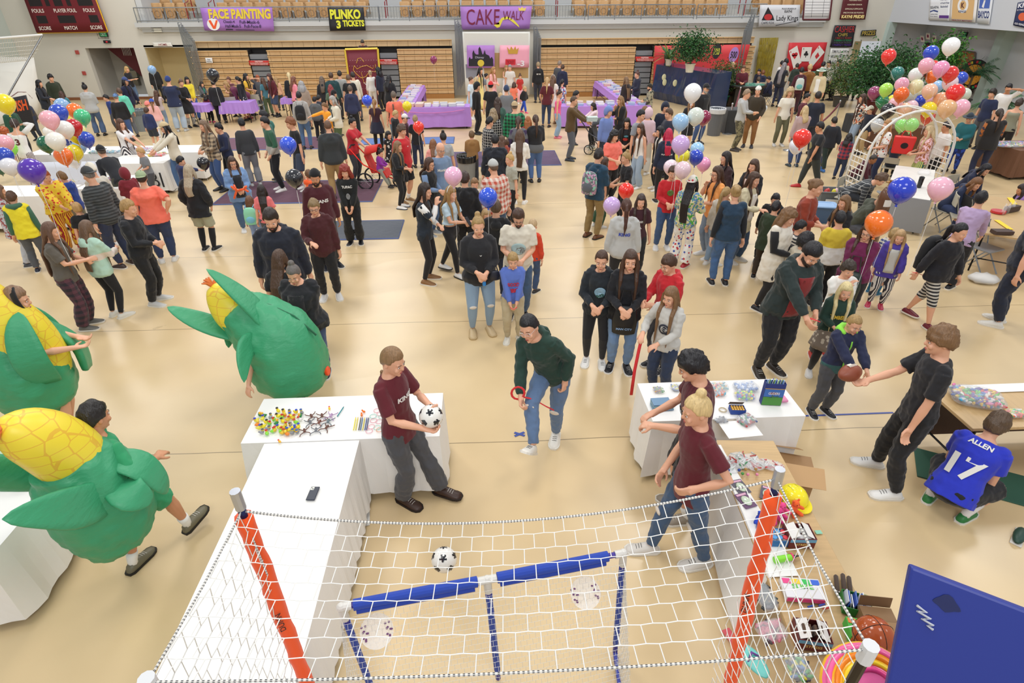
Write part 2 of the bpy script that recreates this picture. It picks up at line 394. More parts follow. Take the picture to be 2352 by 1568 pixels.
    B.build('body',mat(SK[sk],'skin'),root,vox=vb,sm=2)
    # --- face
    if mid and face%360<150 or mid and face%360>210:
        for s in(1,-1):
            e=MB(); he((s*.031,-.0825,.0),(.0125,.006,.0052),e,10,6); e=e.build('eye',mat('d8cfc6','plastic'),root,smooth=True)
            i=MB(); he((s*.031,-.0865,.0),(.0065,.0035,.0052),i,8,6); i.build('iris',mat('2a1a12','gloss'),e,smooth=True)
            if near:
                b=MB(); b.tube([hq@(Vector((s*x,y,z))*s_) for x,y,z in((.014,-.092,.021),(.03,-.09,.026),(.047,-.08,.02))],[.0021*s_]*3,5); b.build('eyebrow',mat({'blond':'a98a58','hgrey':'777'+'777'}.get(hc,'35241a') if hc in CN else '35241a','hair'),root)
        mo=MB(); he((0,-.0915,-.063),(.019,.0055,.0042),mo); he((0,-.091,-.069),(.013,.0055,.0035),mo); mo.build('mouth',mat('b05a52','skin'),root,smooth=True)
    elif D<22 and (face%360<130 or face%360>230):
        for s in(1,-1): e=MB(); he((s*.031,-.084,.002),(.011,.007,.006),e,8,5); e.build('eye',mat('2e201a','plastic'),root,smooth=True)
        mo=MB(); he((0,-.092,-.062),(.018,.006,.005),mo); mo.build('mouth',mat('a8564e','skin'),root,smooth=True)
    # --- hair
    T3,ht=HAIRDEF[hk]; hm=mat(hc,'hair'); low=-.06
    dome=lambda mb,rx,ry,rz_,fn,nn=24,mm=16: mb
    def shell(rx,ry,rz_,front,side,back,amp=0,frq=30,cen=(0,.006,.012),nn=26,mm=18):
        mb=MB(); rings=[]
        for i in range(mm+1):
            el=math.pi/2-math.pi*i/mm; row=[]
            for j in range(nn):
                az=2*math.pi*j/nn; d=Vector((math.sin(az)*math.cos(el),-math.cos(az)*math.cos(el),math.sin(el)))
                p=Vector((d.x*rx,d.y*ry,d.z*rz_)); f=abs((az+math.pi)%(2*math.pi)-math.pi)/math.pi  # 0 front,1 back
                lim=front+(side-front)*min(1,max(0,(f-.27)/.13)) if f<.5 else side+(back-side)*min(1,(f-.5)/.25)
                if p.z<lim: p*=max(.6,1-(lim-p.z)*14)
                elif amp: p*=1+amp*noise.noise(Vector((p.x+px,p.y,p.z))*frq)
                row.append(hq@((p+Vector(cen))*s_))
            rings.append(row)
        return mb.loft(rings)
    bang=k.get('bang',.055)
    hb=lambda mb: mb.build('hair',hm,root,vox=max(vb,.009),sm=1) if mid else mb.build('hair',hm,root,smooth=True)
    hat=k.get('hat')
    if hat and bang>.04: bang=.05
    if T3=='z': shell(.0775,.096,.118,.06,.0,-.05).build('hair',hm,root,smooth=True)
    elif T3 in 's': shell(.084,.105,.13,bang-.01*rnd.random(),-.005,-.06,.09,26).build('hair',hm,root,smooth=True)
    elif T3=='m': shell(.092,.114,.138,bang-.015,-.02,-.075,.16,34,nn=36,mm=24).build('hair',hm,root,smooth=True)
    elif T3=='a': shell(.118,.135,.158,.05,-.03,-.09,.12,60,nn=40,mm=28).build('hair',hm,root,smooth=True)
    elif T3=='c': 
        mb=shell(.105,.125,.145,.045,-.09,-.14,.22,40,nn=40,mm=28)
        for s in(1,-1): mb.tube([hq@(Vector(p)*s_) for p in((s*.08,.02,.02),(s*.105,.02,-.08),(s*.11,.03,-.17),(s*.09,.04,-.22))],[.03*s_,.045*s_,.045*s_,.02*s_],8)
        mb.tube([hq@(Vector(p)*s_) for p in((0,.08,.02),(0,.1,-.1),(0,.1,-.2),(0,.08,-.25))],[(.07*s_,.05*s_),(.1*s_,.05*s_),(.1*s_,.05*s_),(.05*s_,.03*s_)],10,flat=(0,1,0)); hb(mb)
    elif T3=='l':
        mb=shell(.086,.107,.13,bang,-.05,-.1,.05,20)
        L=ht*h*(.9 if h>1.4 else .75); bk_=.064*h*g+.03+.02
        back=[((0,.055,.03),(.075,.05)),((0,.07,-.06),(.085,.045)),((0,.075,-.11),(.085,.04))]
        pts=[hq@(Vector(c)*s_) for c,_ in back]; rr=[(a*s_,b*s_) for _,(a,b) in back]
        if L>.2:
            for f in(.35,.6,.85,1): 
                zz=.83*h-(L-.12)*f; pts.append(T@Vector((.01*math.sin(f*7+px),bk_*(1 if f<.9 else .95),zz))); rr.append(((.085-.02*f)*s_,(.03-.015*f)*s_))
        mb.tube(pts,rr,12,flat=(0,1,0))
        for s in(1,-1):
            if hk=='bob': pl=[(s*.075,-.01,.02),(s*.085,-.015,-.06),(s*.08,-.03,-.11)]; mb.tube([hq@(Vector(p)*s_) for p in pl],[.02*s_,.03*s_,.018*s_],8)
            else:
                pl=[hq@(Vector(p)*s_) for p in((s*.072,-.02,.04),(s*.085,-.02,-.05),(s*.082,-.03,-.12))]
                pl+= [T@Vector((s*.055*h,-.045*h*g-.03,.79*h)),T@Vector((s*.052*h,-.062*h*g-.04,(.82-.7*ht)*h))] if L>.2 else []
                mb.tube(pl,[.02*s_,.03*s_,.03*s_,.026,.008][:len(pl)],8)
        hb(mb)
    elif T3 in'pbur':
        mb=shell(.081,.101,.123,.062,.0,-.06,.03,14)
        if T3=='p':
            pts=[hq@(Vector(p)*s_) for p in((0,.085,.05),(0,.125,.04),(0,.14,-.03),(0,.135,-.12))]+[T@Vector((0,.085*h+.02,.77*h)),T@Vector((.01,.082*h+.02,.72*h-.12*ht*h))]
            mb.tube(pts,[.018*s_,.024*s_,.034*s_,.034*s_,.028,.008],9)
        elif T3=='b': mb.ell(hq@(Vector((0,.04,.14))*s_),.038*s_,12,8); 
        elif T3=='u': 
            for q_ in range(7): mb.ell(hq@(Vector((.03*math.sin(q_*2.2),.07+.03*math.cos(q_*1.9),.05+.03*math.sin(q_)))*s_),.04*s_,8,6)
        else:
            sd=k.get('bside',.04); pts=[hq@(Vector((sd*.5,.09,-.02))*s_)]+[T@Vector((sd+.01*math.sin(i*3),.075*h+.03-(k.get('bfront',0)*i*.03),.83*h-.035*i*h)) for i in range(1,6)]
            if 'fly' in k: pts=[hq@(Vector(p)*s_) for p in((0,.09,-.01),(-.01,.14,-.05),(-.03,.18,-.11),(-.05,.2,-.18),(-.07,.21,-.25))]
            for a,b in zip(pts,pts[1:]): mb.ell(a.lerp(b,.5),(.024,.024,.024),8,6); mb.ell(b,(.021,.021,.021),8,6)
        hb(mb)
    if hat:
        ks,kc=hat.split(':'); km=mat(kc)
        if ks in('cap','capback'):
            mb=shell(.092,.112,.134,.045,.04,.03,nn=24,mm=16); mb.ell(hq@(Vector((0,.006,.146))*s_),.008*s_,6,4); cap_=mb.build('cap',km,root,smooth=True)
            sg=-1 if ks=='cap' else 1; br=MB(); rows=[]
            for zt in(0,.006):
                for q_ in(0,1): pass
            pts=[]
            for zz in(0,-.007): pts.append([hq@(Vector((.078*math.sin(a),sg*(.085+.085*max(0,math.cos(a))**.8),.05+zz-.25*(.085*max(0,math.cos(a)))**1.0*.6))*s_) for a in[R(-90+180*i/10) for i in range(11)]])
            br.loft(pts); br.build('cap_brim',mat(k.get('brim',kc)),cap_,smooth=False)
        elif ks=='beanie': shell(.093,.113,.14,.03,.005,-.03,nn=24,mm=16).build('beanie',km,root,smooth=True)
        elif ks=='wide':
            mb=shell(.095,.115,.15,.05,.05,.05); mb.loft([[hq@(Vector((r_*math.cos(a),r_*math.sin(a),z))*s_) for a in[2*math.pi*i/24 for i in range(24)]] for r_,z in((.09,.05),(.165,.045),(.17,.05),(.165,.056),(.09,.064))]); mb.build('hat',km,root,smooth=True)
        elif ks=='band': 
            mb=MB(); mb.tube([hq@(Vector((.087*math.cos(a),.02,.01+.128*math.sin(a)))*s_) for a in[R(10+160*i/10) for i in range(11)]],.007*s_,6); mb.build('headband',km,root,smooth=True)
        elif ks=='tiara':
            mb=MB()
            for i in range(7): a=R(30+20*i); mb.tube([hq@(Vector((.08*math.cos(a),-.02,.11+.02*math.sin(a)))*s_),hq@(Vector((.085*math.cos(a),-.02,.15+.03*math.sin(a)))*s_)],.005*s_,5)
            mb.build('tiara',mat(kc,'metal'),root)
    if k.get('glasses') and mid:
        mb=MB()
        for s in(1,-1):
            c=Vector((s*.033,-.098,0)); mb.tube([hq@((c+Vector((.021*math.cos(a),0,.017*math.sin(a))))*s_) for a in[2*math.pi*i/12 for i in range(13)]],.0022*s_,5,cap=False)
            mb.tube([hq@(Vector((s*.054,-.094,.004))*s_),hq@(Vector((s*.077,0,.006))*s_)],.002*s_,5)
        mb.tube([hq@(Vector((-.012,-.1,.004))*s_),hq@(Vector((.012,-.1,.004))*s_)],.002*s_,5)
        mb.build('glasses',mat(k['glasses'] if isinstance(k['glasses'],str) else 'black','gloss'),root)
    if k.get('beard'):
        mb=MB(); rg=[]
        for z,a,yf,yb in[(-.125,.018,-.075,-.05),(-.112,.043,-.09,-.02),(-.085,.057,-.0935,-.005),(-.066,.0615,-.0925,.002),(-.05,.064,-.07,.006),(-.02,.068,-.02,.01)]:
            rg.append([hq@Vector((a*s_*math.cos(t),((yf if math.sin(t)<0 else yb)*abs(math.sin(t)))*s_,z*s_)) for t in[2*math.pi*j/14 for j in range(14)]])
        mb.loft(rg); mb.tube([hq@(Vector(p)*s_) for p in((-.026,-.093,-.055),(0,-.1,-.047),(.026,-.093,-.055))],.0045*s_,5); mb.build('beard',mat(k['beard'],'hair'),root,smooth=True)
    # --- top
    vt=.009 if near else .013 if mid else .02
    spec=dict(tee=(.46,.016,.42,.03),long=(.47,.02,.96,.02),hood=(.455,.028,.95,.026),coat=(.38,.035,.96,.028),jacket=(.46,.034,.96,.03),tank=(.47,.012,0,0),crop=(.6,.012,.35,.02),vest=(.44,.035,0,0),dress=(.44,.018,.3,.025),polo=(.46,.016,.42,.03),blouse=(.46,.025,.45,.045),none=None,jersey=(.42,.022,.36,.035),gown=(.46,.012,0,0),cardigan=(.42,.03,.8,.03),plaid=(.45,.03,.96,.026),tunic=(.38,.035,.96,.045))[tk]
    ease=0
    if spec:
        hem,ease,sl,se=spec; hem=k.get('hem',hem); tm=mat(tc); mb=MB(); gg=g
        rs=prof(ease,hem,.845 if tk not in('tank','gown') else .79,gg)
        if hem<rs[0][0]/h-.005:
            z,a,b,yo=rs[0]; fl_=1.08 if tk in('coat','tunic') else 1.0
            a=max(a,.1*h*g+ease); b=max(b,.068*h*g+ease); rs=[(hem*h,a*fl_,b*fl_,yo)]+[(z,max(a_,a*.98) if z<.56*h else a_,max(b_,b*.98) if z<.56*h else b_,yo) for z,a_,b_,yo in rs]
        if k.get('puff') or tk=='coat': pass
        torso(mb,rs)
        if tk in('tank','gown') and tk=='tank':
            for s in(1,-1): mb.tube([T@Vector((s*.05*h,-.04*h-.01,.77*h)),T@Vector((s*.055*h,0,.825*h)),T@Vector((s*.05*h,.045*h,.77*h))],.015*h,6)
        for n,s in(('L',1),('R',-1)):
            sh,el,wt,*_=J[n]; q=1+(g-1)*.6
            if tk in('vest','tank','gown'): 
                if tk=='vest': mb.ell(sh-Vector((s*.012*h,0,0)),.037*h*q+ease*.5,10,6)
                continue
            mb.ell(sh-Vector((s*.014*h,0,.004*h)),(.029*h*q+se*(.75 if sl>.5 else .45),)*3,10,6)
            if sl<=.5:
                e=sh.lerp(el,sl*1.9); mb.tube([sh,sh.lerp(e,.5),e],[.029*h*q+se*.4,.029*h*q+se*.5,.028*h*q+se*.7],10)
            else:
                e=el.lerp(wt,(sl-.5)*2); mb.tube([sh,sh.lerp(el,.5),el,el.lerp(wt,.5),e],[.028*h*q+se*.8,.027*h*q+se*.8,.024*h*q+se*.85,.021*h*q+se*.9,.014*h*q+se*.6],10)
        if tk in('hood','coat','jacket') and hk!='hood' and (tk=='hood' or k.get('hoodie')):
            hc_=T@Vector((0,.052*h,.822*h)); mb.tube([T@Vector((-.05*h,-.02*h,.83*h)),T@Vector((-.06*h,.03*h,.835*h)),T@Vector((0,.062*h,.825*h)),T@Vector((.06*h,.03*h,.835*h)),T@Vector((.05*h,-.02*h,.83*h))],[.012*h,.022*h,.03*h,.022*h,.012*h],8,roundcap=True)
            mb.ell(T@Vector((0,.075*h,.785*h)),(.055*h,.025*h,.045*h),10,6)
        nm=dict(tee='t_shirt',long='sweater',hood='hoodie',coat='coat',jacket='jacket',tank='tank_top',crop='crop_top',vest='vest',dress='dress_top',polo='polo_shirt',blouse='blouse',jersey='jersey',gown='dress_top',cardigan='cardigan',plaid='flannel_shirt',tunic='tunic')[tk]
        garment=mb.build(nm,tm,root,vox=vt,sm=4); folds(garment,mid,.03 if 'prints' not in k else .012)
        if hk=='hood':
            shell(.105,.128,.15,.058,-.075,-.13,.03,10,cen=(0,.01,.005)).build('hood',tm,garment,smooth=True)
        if 'sleeve' in k:  # differently coloured sleeves below
            mb=MB()
            for n in'LR':
                sh,el,wt,*_=J[n]; mb2=MB(); q=1+(g-1)*.6; mb2.tube([sh,sh.lerp(el,.5),el,el.lerp(wt,.5),el.lerp(wt,.93)],[.031*h*q+.012,.028*h*q+.013,.024*h*q+.014,.022*h*q+.012,.016*h+.01],10)
                mb2.build('sleeve',mat(k['sleeve']),root,smooth=True)
        if 'open' in k:  # shirt seen between open fronts
            mb=MB(); rr=prof(ease+.012,.48,.8,g); st=[]; ow=k.get('openw',.42)
            for z,a,b,yo in rr: st.append([T@Vector((a*math.sin(t),yo-b*math.cos(t),z)) for t in(-ow,-ow/2,0,ow/2,ow)]+[T@Vector((a*.9*math.sin(t),yo-b*.9*math.cos(t),z)) for t in(ow,ow/2,0,-ow/2,-ow)])
            mb.loft(st); o=mb.build('shirt_front' if ow>.2 else 'zip',mat(k['open']),garment,smooth=True); wrap(o,garment)
        if 'hoodc' in k:
            mb=MB(); mb.tube([T@Vector((-.05*h,-.025*h,.832*h)),T@Vector((-.062*h,.03*h,.84*h)),T@Vector((0,.066*h,.83*h)),T@Vector((.062*h,.03*h,.84*h)),T@Vector((.05*h,-.025*h,.832*h))],[.016*h,.028*h,.036*h,.028*h,.016*h],8,roundcap=True); mb.build('hood_lining',mat(k['hoodc']),garment,smooth=True)
        def surf(u,z,back=False,off=.004):
            r_=prof(ease,.38,.83,g); i=0
            while i<len(r_)-2 and r_[i+1][0]<z: i+=1
            (z0,a0,b0,y0),(z1,a1,b1,y1)=r_[i],r_[i+1]; t=min(1,max(0,(z-z0)/(z1-z0))); a=a0+(a1-a0)*t; b=b0+(b1-b0)*t; yo=y0+(y1-y0)*t
            x=max(-.95*a,min(.95*a,u)); yy=(b+off)*math.sqrt(max(0,1-(x/(a+off))**2))
            return T@(Vector((-x,yo+yy,z)) if back else Vector((x,yo-yy,z)))
        for pr in k.get('prints',()):
            txt,pc,zc,hh,ww=pr[:5]; back=len(pr)>5
            mb=MB(); text_on(mb,txt,(0,0,0),(1,0,0),(0,1,0),hh,ww,.03,.0)
            mb.v=[tuple(surf(x,zc*h+y,back,.012+.002)) for x,y,z in mb.v]; o=mb.build('back_print' if back else 'chest_print',mat(pc,'paper'),garment)
            wrap(o,garment)
        for bl in k.get('blobs',()):   # printed patches: (u,z,ru,rz,colour[,back])
            u,z,ru,rz2,pc=bl[:5]; mb=MB(); n_=18; c=[surf(u+ru*f*math.cos(t),z*h+rz2*f*math.sin(t),len(bl)>5,.013) for f in(0.01,.3,.6,.8,1) for t in[2*math.pi*i/n_ for i in range(n_)]]
            mb.loft([c[i*n_:(i+1)*n_] for i in range(5)],cap=False); o=mb.build('printed_patch',mat(pc,'paper'),garment,smooth=True); wrap(o,garment)
    # --- bottoms
    if bk!='none':
        mb=MB(); ts=dict(skinny=(1,.008,.004),jeans=(1,.016,.016),wide=(1,.02,.05),jogger=(1,.02,.012),shorts=(.75,.025,.03),mini=(.45,.02,.03),capri=(.8,.01,.008),skirt=(0,0,0),long_skirt=(0,0,0),flare=(1,.01,.05),trousers=(1,.018,.022),overalls=(1,.02,.03))[bk]
        L_,e0,e1=ts; pm=mat(bc)
        q=1+(g-1)*.7
        if L_:
            rs=prof(min(e0*.8,ease*.4 if ease else .01),.455,k.get('waist',.6 if not spec or k.get('hem',spec[0])>.5 else .54),g)
            # pelvis stays upright, waist follows the torso
            if sit or crouch:
                mb.ell(Vector((0,0,pz)),(.1*h*q+e0,.085*h*q,.075*h*q),12,8); torso(mb,[r for r in rs if r[0]>.5*h])
            else: torso(mb,rs)
            for n,s in(('L',1),('R',-1)):
                sh,el,wt,hip,kn,an=J[n]; mb.ell(hip,(.056*h*q+e0*.5,.062*h*q+e0*.5,.06*h*q),10,6)
                if L_>=1:
                    e=kn.lerp(an,.97); mb.tube([hip,hip.lerp(kn,.45),kn,kn.lerp(an,.4),e],[.052*h*q+e0,.046*h*q+e0,.034*h*q+e0*.9,.031*h*q+e0*.4+e1*.7,.021*h+e1],10)
                elif L_>.5:
                    if L_<.78: mb.tube([hip,hip.lerp(kn,.5),hip.lerp(kn,.9)],[.054*h*q+e0,.048*h*q+e0,.042*h*q+e1],10)
                    else: mb.tube([hip,hip.lerp(kn,.5),kn,kn.lerp(an,.25)],[.052*h*q+e0,.045*h*q+e0,.036*h*q+e1,.034*h*q+e1],10)
                else: mb.tube([hip,hip.lerp(kn,.45)],[.056*h*q+e0,.055*h*q+e1],10)
            o=mb.build(dict(skinny='leggings',shorts='shorts',mini='shorts',jeans='jeans',wide='jeans',flare='jeans').get(bk,'trousers'),pm,root,vox=vt,sm=3)
            if bk!='skinny': folds(o,mid,.024)
        else:
            zb=k.get('skz',.3 if bk=='skirt' else .06)*h; st=[]; w_=k.get('skw',.15)*h
            for i in range(7):
                t=i/6; z=.6*h*(1-t)+zb*t; a=.085*h*g+(w_-.085*h)*t**.7; b=a*(.72+.2*t); c=T@Vector((0,0,z)) if z>.52*h else Vector((0,0,z))
                st.append([c+Vector((a*math.cos(x)*(1+.05*t*math.sin(9*x)),b*math.sin(x)*(1+.05*t*math.sin(9*x)),0)) for x in[2*math.pi*j/36 for j in range(36)]])
            mb.loft(st); mb.build('skirt',pm,root,smooth=True)
            if 'leg' in k:
                for n in'LR':
                    sh,el,wt,hip,kn,an=J[n]; mb=MB(); mb.tube([hip.lerp(kn,.3),kn,kn.lerp(an,.4),kn.lerp(an,.97)],[.05*h,.036*h+.004,.038*h,.024*h],10); mb.build('legging',mat(k['leg']),root,smooth=True)
    if 'socks' in k:
        for n in'LR':
            sh,el,wt,hip,kn,an=J[n]; mb=MB(); f=k.get('sockh',.75); mb.tube([kn.lerp(an,1-f),kn.lerp(an,1-f*.5),kn.lerp(an,.97),an-Vector((0,0,.03*h))],[.037*h*(1 if f>.6 else .75),.036*h*(1 if f>.6 else .75),.024*h,.022*h],10); mb.build('sock',mat(k['socks']),root,smooth=True)
    # --- shoes
    for n,s in(('L',1),('R',-1)):
        sh,el,wt,hip,kn,an=J[n]; c=R(po.get('p'+n,0)); yaw=R(s*rnd.uniform(2,14)+po.get('t'+n,0))
        q=Matrix.Rotation(yaw,3,'Z')@Matrix.Rotation(c,3,'X')
        so,_,up_=shoe.partition('+'); L=.078*h
        mb=MB(); rg=[]
        for y,wd,tp in((.045,.4,.3),(.03,.75,.95),(0,.9,1.15),(-.04,.95,.95),(-.08,1.05,.62),(-.105,.9,.5),(-.122,.5,.34)):
            w2=.0315*h*wd; t2=.045*h*tp; rg.append([an+q@Vector((w2*x,y*h,-.05*h+zz*t2+(0 if zz else .002))) for x,zz in((-1,.05),(-.95,.55),(-.55,1),(.55,1),(.95,.55),(1,.05),(.7,0),(-.7,0))])
        mb.loft(rg); sho=mb.build('shoe',mat(so,'leather'),root,smooth=True)
        if mid:
            mb=MB(); rg=[]
            for y,wd in((.05,.5),(.03,.9),(-.03,1.02),(-.085,1.12),(-.11,.95),(-.127,.5)):
                w2=.0325*h*wd; rg.append([an+q@Vector((w2*x,y*h,-.05*h+zz*h)) for x,zz in((-1,0),(-1,.012),(1,.012),(1,0))])
            mb.loft(rg); mb.build('sole',mat(up_ or 'e4e0d6','rubber'),sho)
            if near and k.get('lace',1):
                mb=MB(); [mb.tube([an+q@Vector((-.014*h,y*h,z*h-.05*h)),an+q@Vector((0,y*h,z*h-.047*h)),an+q@Vector((.014*h,y*h,z*h-.05*h))],.0022,5) for y,z in((-.048,.041),(-.06,.037),(-.072,.031))]; mb.build('lace',mat('2a2a2e' if so in('white','e8e4da','d9d4cc') else 'd8d6d0','paper'),sho)
            if 'rip' in k:
                mb=MB(); c=kn+(hip-kn).normalized()*.02+Vector((0,-.036*h-.014,0)); mb.ell(c,(.03*h,.008*h,.014*h),10,6); mb.build('knee_rip',mat('heather/c9b49c/e8e4dc'),root,smooth=True)
    if sit==1: SEATED.append((P.copy(),rz,pz,label))
    info=dict(root=root,P=P,rz=rz,h=h,J=J,T=T,Hm=Hm,hs=hs)
    M4=Matrix.Translation(P)@Matrix.Rotation(rz,4,'Z'); info['W']=lambda v:M4@Vector(v)
    return info
# ---------------------------------------------------------------- the hall
def st(o): o['kind']='structure'; return o
def floor_mat():
    m,nt,b=nodes('floor cover'); tc=nt.nodes.new('ShaderNodeTexCoord'); sp=nt.nodes.new('ShaderNodeSeparateXYZ'); nt.links.new(tc.outputs['Object'],sp.inputs[0])
    def mt(op,a,v=None,v2=None):
        n=nt.nodes.new('ShaderNodeMath'); n.operation=op
        for i,x in enumerate((a,v,v2)):
            if x is None: continue
            if isinstance(x,(int,float)): n.inputs[i].default_value=x
            else: nt.links.new(x,n.inputs[i])
        return n.outputs[0]
    wob=nt.nodes.new('ShaderNodeTexNoise'); wob.inputs['Scale'].default_value=.6; nt.links.new(tc.outputs['Object'],wob.inputs['Vector'])
    y=mt('ADD',sp.outputs[1],mt('MULTIPLY',wob.outputs[0],.08))
    f=mt('FRACT',mt('MULTIPLY',mt('ADD',y,-.78),1/2.822)); d=mt('ABSOLUTE',mt('SUBTRACT',f,.5))
    seam=mt('LESS_THAN',d,.0022)
    n=nt.nodes.new('ShaderNodeTexNoise'); n.inputs['Scale'].default_value=1.1; n.inputs['Detail'].default_value=5; nt.links.new(tc.outputs['Object'],n.inputs['Vector'])
    base=mixc(nt,None,n.outputs[0],col('d0b588'),col('e2ca9e'))
    n2=nt.nodes.new('ShaderNodeTexNoise'); n2.inputs['Scale'].default_value=2.5; n2.inputs['Detail'].default_value=8; nt.links.new(tc.outputs['Object'],n2.inputs['Vector'])
    base=mixc(nt,None,mt('MULTIPLY',mt('GREATER_THAN',n2.outputs[0],.73),.35),base,col('a8926c'))
    mixc(nt,b,mt('MULTIPLY',seam,.75),base,col('6c5a3e'))
    b.inputs['Roughness'].default_value=.3; b.inputs['Coat Weight'].default_value=.35; b.inputs['Coat Roughness'].default_value=.35
    # long creases in the sheet
    mp=nt.nodes.new('ShaderNodeMapping'); mp.inputs['Scale'].default_value=(.35,1.1,1); mp.inputs['Rotation'].default_value=(0,0,.5); nt.links.new(tc.outputs['Object'],mp.inputs[0])
    w1=nt.nodes.new('ShaderNodeTexNoise'); w1.inputs['Scale'].default_value=.55; w1.inputs['Detail'].default_value=1.5; w1.inputs['Distortion'].default_value=.5; nt.links.new(mp.outputs[0],w1.inputs['Vector'])
    rid=mt('POWER',mt('SUBTRACT',1,mt('ABSOLUTE',mt('MULTIPLY',mt('SUBTRACT',w1.outputs[0],.5),5))),5)
    bp=nt.nodes.new('ShaderNodeBump'); bp.inputs['Strength'].default_value=.22; bp.inputs['Distance'].default_value=.012; nt.links.new(rid,bp.inputs['Height']); nt.links.new(bp.outputs[0],b.inputs['Normal'])
    return m
mb=MB(); mb.box((1,13,-.1),(46,36,.2)); st(mb.build('floor',floor_mat()))
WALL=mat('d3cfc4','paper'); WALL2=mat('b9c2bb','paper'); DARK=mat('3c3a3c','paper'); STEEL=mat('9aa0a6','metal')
YW=30.5
def xw(px,py=100): return wl(px,py,YW).x
d1=(-18.03,-15.86); d2=(-15.39,-13.3); d3=(18.2,19.6)
mb=MB()
def wx(x0,x1,z0,z1,y=YW,t=.25): mb.box(((x0+x1)/2,y+t/2,(z0+z1)/2),(x1-x0,t,z1-z0))
wx(-21.5,d1[0],0,2.2); wx(d1[1],d2[0],0,2.2); wx(d2[1],d3[0],0,2.2); wx(-21.5,d3[1]+.2,2.2,3.05)
wx(-21.5,-15.2,3.05,5.6); wx(16.3,19.8,3.05,5.6); st(mb.build('wall_back',WALL))
mb=MB(); mb.box((-15.05,33,4.3),(.25,5,2.6)); mb.box((16.25,33,4.3),(.25,5,2.6)); mb.box((.6,36,5.2),(34,.2,3)); st(mb.build('wall_gallery',mat('c9cbcc','paper')))
mb=MB(); mb.box((-21.2,20,2.8),(.3,21,5.6)); st(mb.build('wall_left',WALL2))
mb=MB(); mb.box((19.75,19,4.3),(.3,23.3,2.56)); mb.box((21.75,19,1.5),(.3,24,3.1)); mb.box((20.7,30.6,1.5),(2.0,.25,3.1)); mb.box((20.7,19,3.1),(2,23.5,.15)); st(mb.build('wall_right',mat('c4c8cf','paper')))
mb=MB(); mb.box((19.72,30.4,1.5),(.35,.3,3.05)); mb.box((21.35,25.3,1.5),(.5,.4,3.05)); mb.box((21.35,21,1.5),(.5,.4,3.05)); st(mb.build('trim_pillar',mat('b4c6c2','paper')))
# recesses behind the doorways
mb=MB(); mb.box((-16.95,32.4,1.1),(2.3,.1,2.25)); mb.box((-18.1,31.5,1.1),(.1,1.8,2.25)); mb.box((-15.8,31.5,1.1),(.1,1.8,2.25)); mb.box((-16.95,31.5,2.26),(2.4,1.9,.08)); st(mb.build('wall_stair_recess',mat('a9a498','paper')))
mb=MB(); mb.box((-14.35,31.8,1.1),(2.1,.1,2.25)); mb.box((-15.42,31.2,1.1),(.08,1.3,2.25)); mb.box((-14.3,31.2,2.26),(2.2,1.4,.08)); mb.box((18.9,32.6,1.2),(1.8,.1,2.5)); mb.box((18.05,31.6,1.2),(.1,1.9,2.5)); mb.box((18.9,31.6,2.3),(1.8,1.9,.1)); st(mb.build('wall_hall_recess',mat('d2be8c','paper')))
t=empty('staircase',(-16.6,31.6,0),0,'dark red staircase underside seen through the left doorway','staircase')
mb=MB(); mb.add([(-.9,0,2.25),(.7,0,2.25),(.78,0,.5),(.55,0,.45),(-1.05,0,2.1),(-.9,.6,2.25),(.7,.6,2.25),(.78,.6,.5),(.55,.6,.45),(-1.05,.6,2.1)],[(4,3,2,1,0),(5,6,7,8,9),(0,1,6,5),(1,2,7,6),(2,3,8,7),(3,4,9,8),(4,0,5,9)]); mb.build('stringer',mat('5a1620','paper'),t)
mb=MB(); [mb.box((-.35+i*.07,-.06,2.0),(.02,.02,.4)) for i in range(6)]; mb.build('baluster',mat('c9c4c0','metal'),t)
t=empty('drinking_fountain',(-17.15,32.2,0),0,'steel drinking fountain in the recess left of the stairs','fountain'); mb=MB(); mb.box((0,0,.95),(.5,.35,.3),tap=1.1); mb.build('basin',mat('8a8880','metal'),t,bev=.02); mb=MB(); mb.box((0,0,.6),(.35,.25,.4)); mb.build('cabinet',mat('7a766c','metal'),t)
o=MB().box((-16.9,YW-.02,.06),(9,.03,.12)).build('baseboard_back',mat('8c5a3a','wood')); st(o)
